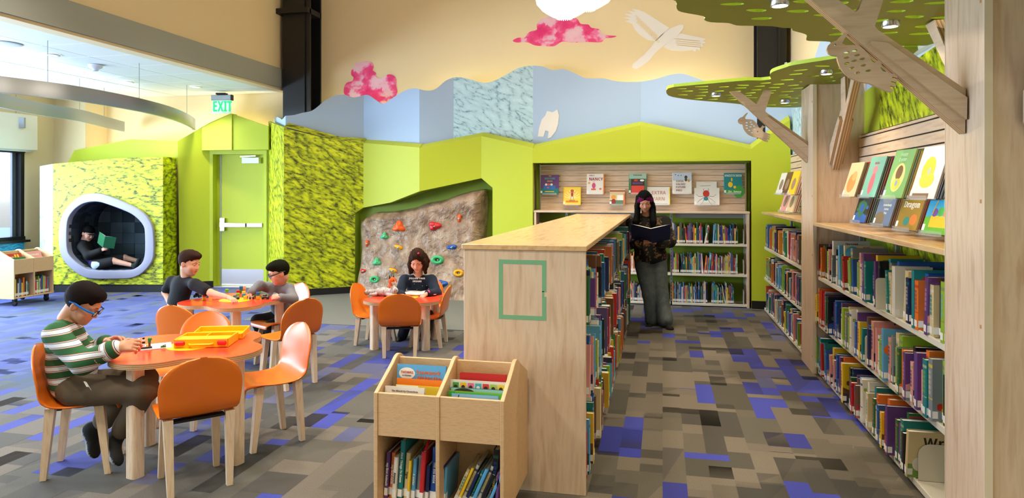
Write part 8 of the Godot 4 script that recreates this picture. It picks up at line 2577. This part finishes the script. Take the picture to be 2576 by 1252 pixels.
func boy_in_black() -> void:
	var j := {
		"pelvis": Vector3(-4.111, 0.462, -5.186), "belly": Vector3(-4.125, 0.58, -5.183), "chest": Vector3(-4.098, 0.698, -5.189), "neck": Vector3(-4.051, 0.788, -5.199), "head": Vector3(-4.013, 0.915, -5.187), "look": Vector3(0.95, -0.2, -0.02),
		"sr": Vector3(-3.909, 0.741, -5.118), "er": Vector3(-3.738, 0.682, -5.094), "wr": Vector3(-3.543, 0.657, -5.055), "sl": Vector3(-4.225, 0.744, -5.232), "el": Vector3(-4.283, 0.649, -5.219), "wl": Vector3(-4.199, 0.566, -5.166),
		"hr": Vector3(-4.043, 0.444, -5.15), "kr": Vector3(-3.989, 0.29, -5.11), "ar": Vector3(-4.112, 0.09, -5.237), "tr": Vector3(-3.98, 0.068, -5.184), "hl": Vector3(-4.208, 0.416, -5.267), "kl": Vector3(-4.166, 0.251, -5.225), "al": Vector3(-4.299, 0.068, -5.318), "tl": Vector3(-4.222, 0.03, -5.315),
		"hand_r": [Vector3(0.9, -0.3, 0.15), Vector3(0.2, 0.9, 0.3), Vector3(0.2, 0.1, -0.95), 0.72, [0.45, 0.6, 0.4]], "hand_l": [Vector3(0.5, -0.6, 0.3), Vector3(-0.6, 0.2, 0.5), Vector3(0.3, -0.3, 0.8), 0.7, [0.3, 0.4, 0.3]]}
	var hb := frame(j.look, Vector3.UP)
	var c := {"size": 0.7, "head": 0.93, "skin": Color(0.87, 0.66, 0.54), "top": Color(0.035, 0.04, 0.055), "legs": Color(0.3, 0.3, 0.29), "shoe": Color(0.45, 0.45, 0.43), "sole": Color(0.8, 0.8, 0.78), "hair": Color(0.17, 0.11, 0.075), "sleeve": 0.72, "loose": 0.006, "hem": 0.12, "top_name": "black_t_shirt", "foot": 0.72, "cell": 0.014}
	var t := person("small boy in a black T-shirt leaning over the block table, seen from behind", j, c)
	var o := hair_shell(j.head, hb, 0.93, 0.006)
	o.ell(j.head + hb * Vector3(0, 0.08, 0.03), Vector3(0.055, 0.032, 0.062), hb, 0.025)
	var a1 := lin(Color(0.2, 0.13, 0.09))
	var a2 := lin(Color(0.3, 0.22, 0.17))
	add_hair(t, o, 0.005, j.head, hb, 0.93, func(p: Vector3) -> Color: return a1.lerp(a2, clampf((0.02 - (hb.transposed() * (p - j.head)).y) / 0.06, 0.0, 1.0)), 0.006)

func boy_in_grey() -> void:
	var j := {
		"pelvis": Vector3(-3.34, 0.426, -5.561), "belly": Vector3(-3.343, 0.515, -5.54), "chest": Vector3(-3.341, 0.627, -5.509), "neck": Vector3(-3.33, 0.715, -5.491), "head": Vector3(-3.307, 0.821, -5.435), "look": Vector3(-0.62, -0.28, 0.6),
		"sr": Vector3(-3.468, 0.678, -5.522), "er": Vector3(-3.475, 0.709, -5.398), "wr": Vector3(-3.48, 0.664, -5.274), "sl": Vector3(-3.234, 0.677, -5.482), "el": Vector3(-3.144, 0.601, -5.399), "wl": Vector3(-3.191, 0.638, -5.256),
		"hr": Vector3(-3.382, 0.397, -5.551), "kr": Vector3(-3.535, 0.385, -5.467), "ar": Vector3(-3.508, 0.099, -5.575), "tr": Vector3(-3.48, 0.073, -5.479), "hl": Vector3(-3.278, 0.385, -5.523), "kl": Vector3(-3.357, 0.352, -5.383), "al": Vector3(-3.394, 0.111, -5.518), "tl": Vector3(-3.347, 0.083, -5.406),
		"hand_r": [Vector3(-0.2, -0.9, 0.25), Vector3(-0.5, 0.2, 0.5), Vector3(0.7, 0.1, 0.6), 0.68, [0.35, 0.5, 0.3]], "hand_l": [Vector3(-0.95, 0.0, 0.1), Vector3(0.1, 0.7, 0.6), Vector3(-0.1, 0.7, -0.5), 0.68, [0.6, 0.8, 0.5]]}
	var hb := frame(j.look, Vector3.UP)
	var c := {"size": 0.68, "head": 0.9, "skin": Color(0.86, 0.63, 0.52), "top": Color(0.47, 0.47, 0.49), "legs": Color(0.05, 0.06, 0.08), "shoe": Color(0.09, 0.09, 0.1), "sole": Color(0.85, 0.84, 0.8), "hair": Color(0.07, 0.05, 0.04), "sleeve": 1.88, "loose": 0.003, "hem": 0.1, "top_name": "grey_shirt", "foot": 0.72}
	var t := person("small boy in a grey long-sleeved shirt and glasses playing at the block table", j, c)
	var o := hair_shell(j.head, hb, 0.9, 0.007)
	o.ell(j.head + hb * Vector3(0, 0.074, 0.03), Vector3(0.056, 0.034, 0.06), hb, 0.025)
	add_hair(t, o, 0.005, j.head, hb, 0.9, flat(Color(0.075, 0.055, 0.045)), 0.005)
	glasses(t, j.head, hb, 0.9, mat("glasses_olive", Color(0.2, 0.22, 0.16), 0.4), M.glasses_olive)
	# a round light-blue badge printed on the chest
	var b := B.new()
	b.lathe([Vector2(0.0, 0.003), Vector2(0.018, 0.002), Vector2(0.024, 0.0)], 20)
	obj("chest_print", b.mesh(), mat("badge_blue", Color(0.55, 0.75, 0.82), 0.7), t, Transform3D(Basis(Vector3.RIGHT, PI / 2), Vector3(-3.327, 0.628, -5.41)))

func girl_reading() -> void:
	var j := {
		"pelvis": Vector3(-2.545, 0.226, -6.914), "belly": Vector3(-2.542, 0.378, -6.894), "chest": Vector3(-2.532, 0.524, -6.855), "neck": Vector3(-2.518, 0.651, -6.817), "head": Vector3(-2.498, 0.818, -6.74), "look": Vector3(0.12, -0.52, 0.85),
		"sr": Vector3(-2.658, 0.609, -6.787), "er": Vector3(-2.658, 0.485, -6.633), "wr": Vector3(-2.555, 0.493, -6.461), "sl": Vector3(-2.386, 0.606, -6.867), "el": Vector3(-2.281, 0.485, -6.716), "wl": Vector3(-2.327, 0.507, -6.552),
		"hr": Vector3(-2.602, 0.193, -6.85), "kr": Vector3(-2.526, 0.269, -6.56), "ar": Vector3(-2.645, 0.031, -6.687), "tr": Vector3(-2.648, 0.007, -6.564), "hl": Vector3(-2.453, 0.193, -6.883), "kl": Vector3(-2.346, 0.264, -6.63), "al": Vector3(-2.436, 0.02, -6.784), "tl": Vector3(-2.383, -0.001, -6.663),
		"hand_r": [Vector3(0.5, -0.1, 0.6), Vector3(0.1, 0.95, 0.2), Vector3(0.7, 0.1, -0.4), 0.78, [0.2, 0.3, 0.2]], "hand_l": [Vector3(-0.55, -0.45, 0.55), Vector3(-0.1, 0.6, 0.7), Vector3(-0.8, 0.1, -0.4), 0.8, [0.3, 0.4, 0.3]]}
	var hb := frame(j.look, Vector3.UP)
	var navy := lin(Color(0.045, 0.09, 0.2))
	var c := {"size": 0.74, "head": 0.97, "skin": Color(0.84, 0.61, 0.5), "top": Color(0.04, 0.085, 0.19), "legs": Color(0.06, 0.08, 0.14), "shoe": Color(0.05, 0.05, 0.06), "sole": Color(0.07, 0.07, 0.07), "hair": Color(0.13, 0.085, 0.06), "sleeve": 1.85, "loose": 0.008, "top_name": "navy_sweatshirt", "foot": 0.85, "open": 0.25}
	var t := person("girl with long wavy brown hair and a navy sweatshirt reading at the low table", j, c)
	var o := Solid.new()
	var h: Vector3 = j.head
	var P := func(x: float, y: float, z: float) -> Vector3: return h + hb * (Vector3(x, y, z) * 0.97)
	o.ell(P.call(0, 0.036, -0.018), Vector3(0.083, 0.092, 0.098), hb, 0.01)
	o.cut(P.call(0, -0.028, 0.095), Vector3(0.058, 0.098, 0.062), hb, 0.012)
	o.cut(P.call(0, -0.14, 0.06), Vector3(0.07, 0.1, 0.07), hb, 0.012)
	for e in [-1.0, 1.0]:
		for k in 5:
			var x: float = e * (0.076 + 0.004 * (k % 3))
			var z := 0.03 - 0.026 * k
			o.cap(P.call(e * 0.07, 0.02, z), P.call(x + e * 0.012 * sin(k * 2.0), -0.05, z + 0.006), 0.022, 0.024, 0.012)
			o.cap(P.call(x + e * 0.012 * sin(k * 2.0), -0.05, z + 0.006), P.call(e * (0.072 + 0.012 * cos(k * 1.7)), -0.13 - 0.012 * (k % 2), z + 0.02), 0.025, 0.014, 0.01)
	var b1 := lin(Color(0.13, 0.085, 0.06))
	var b2 := lin(Color(0.26, 0.16, 0.1))
	var nz := FastNoiseLite.new()
	nz.frequency = 0.3
	add_hair(t, o, 0.0052, h, hb, 0.97, func(p: Vector3) -> Color: return b1.lerp(b2, clampf(0.5 + 1.2 * nz.get_noise_3d(p.x * 160, p.y * 25, p.z * 160), 0.0, 1.0)), 0.009)
	var tie := B.new()
	tie.ball(Vector3.ZERO, Vector3(0.011, 0.011, 0.011), 10)
	obj("hair_tie", tie.mesh(), mat("tie_pink", Color(0.88, 0.1, 0.4), 0.5), t, T(P.call(0.03, 0.118, 0.03)))
	tie = B.new()
	tie.tube([Vector3(0.021, 0, 0), Vector3(0.015, 0, 0.015), Vector3(0, 0, 0.021), Vector3(-0.015, 0, 0.015), Vector3(-0.021, 0, 0), Vector3(-0.015, 0, -0.015), Vector3(0, 0, -0.021), Vector3(0.015, 0, -0.015), Vector3(0.021, 0, 0)], 0.008, 0.008, 8)
	obj("wristband", tie.mesh(), mat("band_pink", Color(0.85, 0.2, 0.5), 0.5), t, Transform3D(frame(Vector3(0.3, 0.9, 0.3), Vector3(-0.55, -0.45, 0.55)), j.wl - (Vector3(-0.55, -0.45, 0.55) * 0.02)))
	var wr := [["FOLLOW YOUR", 0.0, 0.024], ["DREAMS", -0.03, 0.024]]
	for q in wr: obj("lettering", text_mesh(q[0], q[2], true, false, 0.002), M.print_white, t, Transform3D(Basis(Vector3.UP, deg_to_rad(10)) * Basis(Vector3.RIGHT, -0.12), Vector3(-2.502, 0.632, -6.739) + Vector3(0, q[1], 0.0)))
	var dots := B.new()
	for k in 12: dots.box(Vector3(-2.502, 0.607, -6.739) + Vector3(0.16 * sin(k * 2.4), -0.09 + 0.12 * fposmod(k * 0.37, 1.0), 0.004), Vector3(0.004, 0.004, 0.003))
	obj("star_print", dots.mesh(), M.print_white, t).set_meta("kind", "stuff")

func woman_reading() -> void:
	var j := {
		"pelvis": Vector3(-0.136, 0.767, -8.111), "belly": Vector3(-0.149, 0.906, -8.108), "chest": Vector3(-0.158, 1.091, -8.106), "neck": Vector3(-0.181, 1.258, -8.101), "head": Vector3(-0.202, 1.421, -8.025), "look": Vector3(0.1, -0.42, 0.9), "crown": Vector3(-0.08, 1, 0),
		"sr": Vector3(-0.34, 1.173, -8.097), "er": Vector3(-0.376, 0.948, -7.987), "wr": Vector3(-0.231, 0.956, -7.793), "sl": Vector3(0.014, 1.182, -8.175), "el": Vector3(0.076, 0.968, -8.066), "wl": Vector3(-0.048, 0.956, -7.834),
		"hr": Vector3(-0.203, 0.674, -8.096), "kr": Vector3(-0.148, 0.342, -8.037), "ar": Vector3(-0.112, 0.048, -8.045), "tr": Vector3(-0.18, 0.016, -7.866), "hl": Vector3(-0.063, 0.674, -8.127), "kl": Vector3(-0.013, 0.365, -8.036), "al": Vector3(0.031, 0.07, -7.913), "tl": Vector3(0.091, -0.001, -7.782),
		"hand_r": [Vector3(0.75, 0.35, 0.2), Vector3(0.2, -0.4, 0.9), Vector3(-0.3, 0.75, -0.3), 0.92, [0.35, 0.5, 0.4]], "hand_l": [Vector3(-0.75, 0.35, 0.2), Vector3(-0.2, -0.4, 0.9), Vector3(0.3, 0.75, -0.3), 0.92, [0.35, 0.5, 0.4]]}
	var hb := frame(j.look, j.crown)
	var nz := FastNoiseLite.new()
	nz.frequency = 0.045
	nz.seed = 5
	nz.domain_warp_enabled = true
	var k1 := lin(Color(0.03, 0.028, 0.03))
	var k2 := lin(Color(0.5, 0.38, 0.25))
	var d1 := lin(Color(0.26, 0.32, 0.36))
	var d2 := lin(Color(0.4, 0.44, 0.45))
	var c := {"size": 1.06, "head": 1.02, "girth": 1.16, "skin": Color(0.74, 0.52, 0.42), "top": func(p: Vector3) -> Color: return k2 if nz.get_noise_3d(p.x * 130, p.y * 90, p.z * 130) > 0.22 else k1, "legs": func(p: Vector3) -> Color: return d1.lerp(d2, clampf(0.5 + nz.get_noise_3d(p.x * 60, p.y * 40, p.z * 60), 0, 1)), "shoe": Color(0.035, 0.035, 0.04), "sole": Color(0.9, 0.89, 0.86), "hair": Color(0.05, 0.04, 0.04), "sleeve": 1.9, "loose": 0.018, "hem": 0.06, "top_name": "tie_dyed_sweater", "foot": 0.98, "leg_to": 1.95, "flare": 0.034, "cell": 0.018, "cloth_cell": 0.013, "collar": 0.85, "open": 0.3}
	var t := person("woman with long black hair with purple streaks reading while leaning by the shelves", j, c)
	var o := Solid.new()
	var h: Vector3 = j.head
	var P := func(x: float, y: float, z: float) -> Vector3: return h + hb * (Vector3(x, y, z) * 1.02)
	o.ell(P.call(0, 0.036, -0.016), Vector3(0.084, 0.095, 0.101), hb, 0.01)
	o.cut(P.call(0, -0.035, 0.1), Vector3(0.06, 0.1, 0.06), hb, 0.012)
	for e in [-1.0, 1.0]:
		for k in 5:
			var z := 0.035 - 0.03 * k
			o.cap(P.call(e * 0.07, 0.03, z), P.call(e * 0.085, -0.08, z + 0.01), 0.021, 0.028, 0.015)
			o.cap(P.call(e * 0.085, -0.08, z + 0.01), h + Vector3(e * (0.1 - 0.006 * k), -0.23, 0.1 - 0.05 * k), 0.03, 0.034, 0.015)
			o.cap(h + Vector3(e * (0.1 - 0.006 * k), -0.23, 0.1 - 0.05 * k), h + Vector3(e * (0.115 - 0.01 * k), -0.36 - 0.02 * (k % 2), 0.11 - 0.05 * k), 0.032, 0.012, 0.015)
	var dark := lin(Color(0.04, 0.032, 0.034))
	var purple := lin(Color(0.36, 0.06, 0.27))
	add_hair(t, o, 0.0065, h, hb, 1.02, func(p: Vector3) -> Color:
		var l := hb.transposed() * (p - h)
		return purple if l.z > 0.035 and l.y > 0.02 and l.y < 0.078 and absf(l.x) > 0.012 + 0.25 * maxf(0.0, l.y - 0.05) else dark, 0.006)
	# the book in her hands
	open_book("open dark picture book in the standing woman's hands", Transform3D(Basis(Vector3.UP, 0.02) * Basis(Vector3.RIGHT, -0.78), Vector3(-0.129, 1.043, -7.703)), 0.225, 0.25, M.plain_navy, 0.32)

# an open book: two boards in a shallow V, page blocks that swell towards the spine; z runs up the page
func open_book(label: String, at: Transform3D, w: float, h: float, cover: Material, v: float) -> void:
	var t := thing("open_book", label, "book")
	t.transform = at
	for e in [-1.0, 1.0]:
		var b := B.new()
		b.box(Vector3(e * w / 2, -0.0015, 0), Vector3(w, 0.003, h), 0.001)
		obj("cover", b.mesh(), cover, t, Transform3D(Basis(Vector3(0, 0, 1), e * v), Vector3.ZERO))
		b = B.new()
		b.sheet(10, 2, func(a: float, k: float) -> Vector3: return Vector3(e * a * (w - 0.008), 0.001 + 0.014 * pow(sin(PI * minf(1.0, a * 0.86 + 0.14)), 0.6) * (1.0 - 0.55 * a), (k - 0.5) * (h - 0.01)), e < 0)
		b.sheet(10, 1, func(a: float, k: float) -> Vector3: return Vector3(e * a * (w - 0.008), k * (0.001 + 0.014 * pow(sin(PI * minf(1.0, a * 0.86 + 0.14)), 0.6) * (1.0 - 0.55 * a)), (h - 0.01) / 2), e > 0)
		b.sheet(10, 1, func(a: float, k: float) -> Vector3: return Vector3(e * a * (w - 0.008), k * (0.001 + 0.014 * pow(sin(PI * minf(1.0, a * 0.86 + 0.14)), 0.6) * (1.0 - 0.55 * a)), -(h - 0.01) / 2), e < 0)
		obj("pages", b.mesh(), M.paper, t, Transform3D(Basis(Vector3(0, 0, 1), e * v), Vector3.ZERO))

func boy_in_nook() -> void:
	var j := {
		"pelvis": Vector3(-8.578, 0.416, -8.962), "belly": Vector3(-8.703, 0.526, -8.955), "chest": Vector3(-8.78, 0.666, -8.958), "neck": Vector3(-8.813, 0.777, -8.961), "head": Vector3(-8.728, 0.884, -8.949), "look": Vector3(0.8, -0.35, 0.15), "crown": Vector3(0.1, 1, 0),
		"sr": Vector3(-8.741, 0.688, -8.844), "er": Vector3(-8.612, 0.557, -8.831), "wr": Vector3(-8.438, 0.629, -8.89), "sl": Vector3(-8.867, 0.707, -9.062), "el": Vector3(-8.757, 0.569, -9.086), "wl": Vector3(-8.518, 0.627, -9.036),
		"hr": Vector3(-8.502, 0.407, -8.897), "kr": Vector3(-8.259, 0.47, -8.93), "ar": Vector3(-7.96, 0.403, -8.996), "tr": Vector3(-7.865, 0.494, -9.017), "hl": Vector3(-8.639, 0.422, -9.071), "kl": Vector3(-8.276, 0.495, -9.172), "al": Vector3(-8.065, 0.427, -9.28), "tl": Vector3(-7.991, 0.49, -9.296), "sole": Vector3(0.9, -0.4, -0.1),
		"hand_r": [Vector3(0.8, 0.4, -0.1), Vector3(0.3, -0.2, 0.9), Vector3(0.0, 0.8, -0.3), 0.8, [0.4, 0.6, 0.4]], "hand_l": [Vector3(0.7, 0.3, 0.2), Vector3(0.5, 0.1, -0.8), Vector3(-0.2, 0.9, 0.1), 0.8, [0.4, 0.6, 0.4]]}
	var hb := frame(j.look, j.crown)
	var blk := lin(Color(0.035, 0.035, 0.045))
	var pur := lin(Color(0.13, 0.07, 0.32))
	var hip: Vector3 = j.pelvis
	var lt := lin(Color(0.72, 0.8, 0.86))
	var c := {"size": 0.82, "head": 1.0, "girth": 1.05, "skin": Color(0.8, 0.6, 0.5), "top": func(p: Vector3) -> Color: return pur if p.y < hip.y + 0.06 or p.y > hip.y + 0.36 else blk, "legs": func(p: Vector3) -> Color: return lt if p.z > hip.z + 0.13 and p.x > hip.x + 0.02 else blk, "shoe": Color(0.08, 0.09, 0.1), "sole": Color(0.07, 0.07, 0.08), "hair": Color(0.08, 0.06, 0.05), "sleeve": 1.9, "loose": 0.014, "leg_to": 0.95, "top_name": "black_hoodie", "foot": 0.85, "cell": 0.018, "cloth_cell": 0.014, "fine": 0.006, "hand_cell": 0.006, "shoe_cell": 0.009, "flare": 0.0}
	var t := person("boy in a black cap, hoodie and shorts reading inside the round nook", j, c)
	add_hair(t, hair_shell(j.head, hb, 1.0, 0.004), 0.006, j.head, hb, 1.0, flat(Color(0.08, 0.06, 0.05)))
	var o := Solid.new()
	o.ell(j.head + hb * Vector3(0, 0.04, -0.012), Vector3(0.087, 0.092, 0.102), hb, 0.01)
	o.slice(j.head + hb * Vector3(0, 0.032, 0), hb * Vector3(0, -1, 0.12))
	add_hair(t, o, 0.006, j.head, hb, 1.0, flat(Color(0.02, 0.02, 0.024)), 0.0, "cap")
	var b := B.new()
	b.sheet(14, 3, func(a: float, k: float) -> Vector3:
		var q := PI * a
		var r := lerpf(0.08, 0.15, k)
		return Vector3(cos(q) * 0.075, 0.036 - 0.012 * pow(cos(q), 2.0), sin(q) * r * 1.05 + 0.01))
	obj("cap_brim", b.mesh(), mat("cap_black", Color(0.02, 0.02, 0.024), 0.7), t, Transform3D(hb, j.head))
	open_book("green picture book held up by the boy in the nook", Transform3D(Basis(Vector3.UP, 0.3) * Basis(Vector3(0, 0, 1), -0.35) * Basis(Vector3.RIGHT, -1.25), Vector3(-8.35, 0.767, -8.858)), 0.15, 0.2, M.plain_green, 0.5)
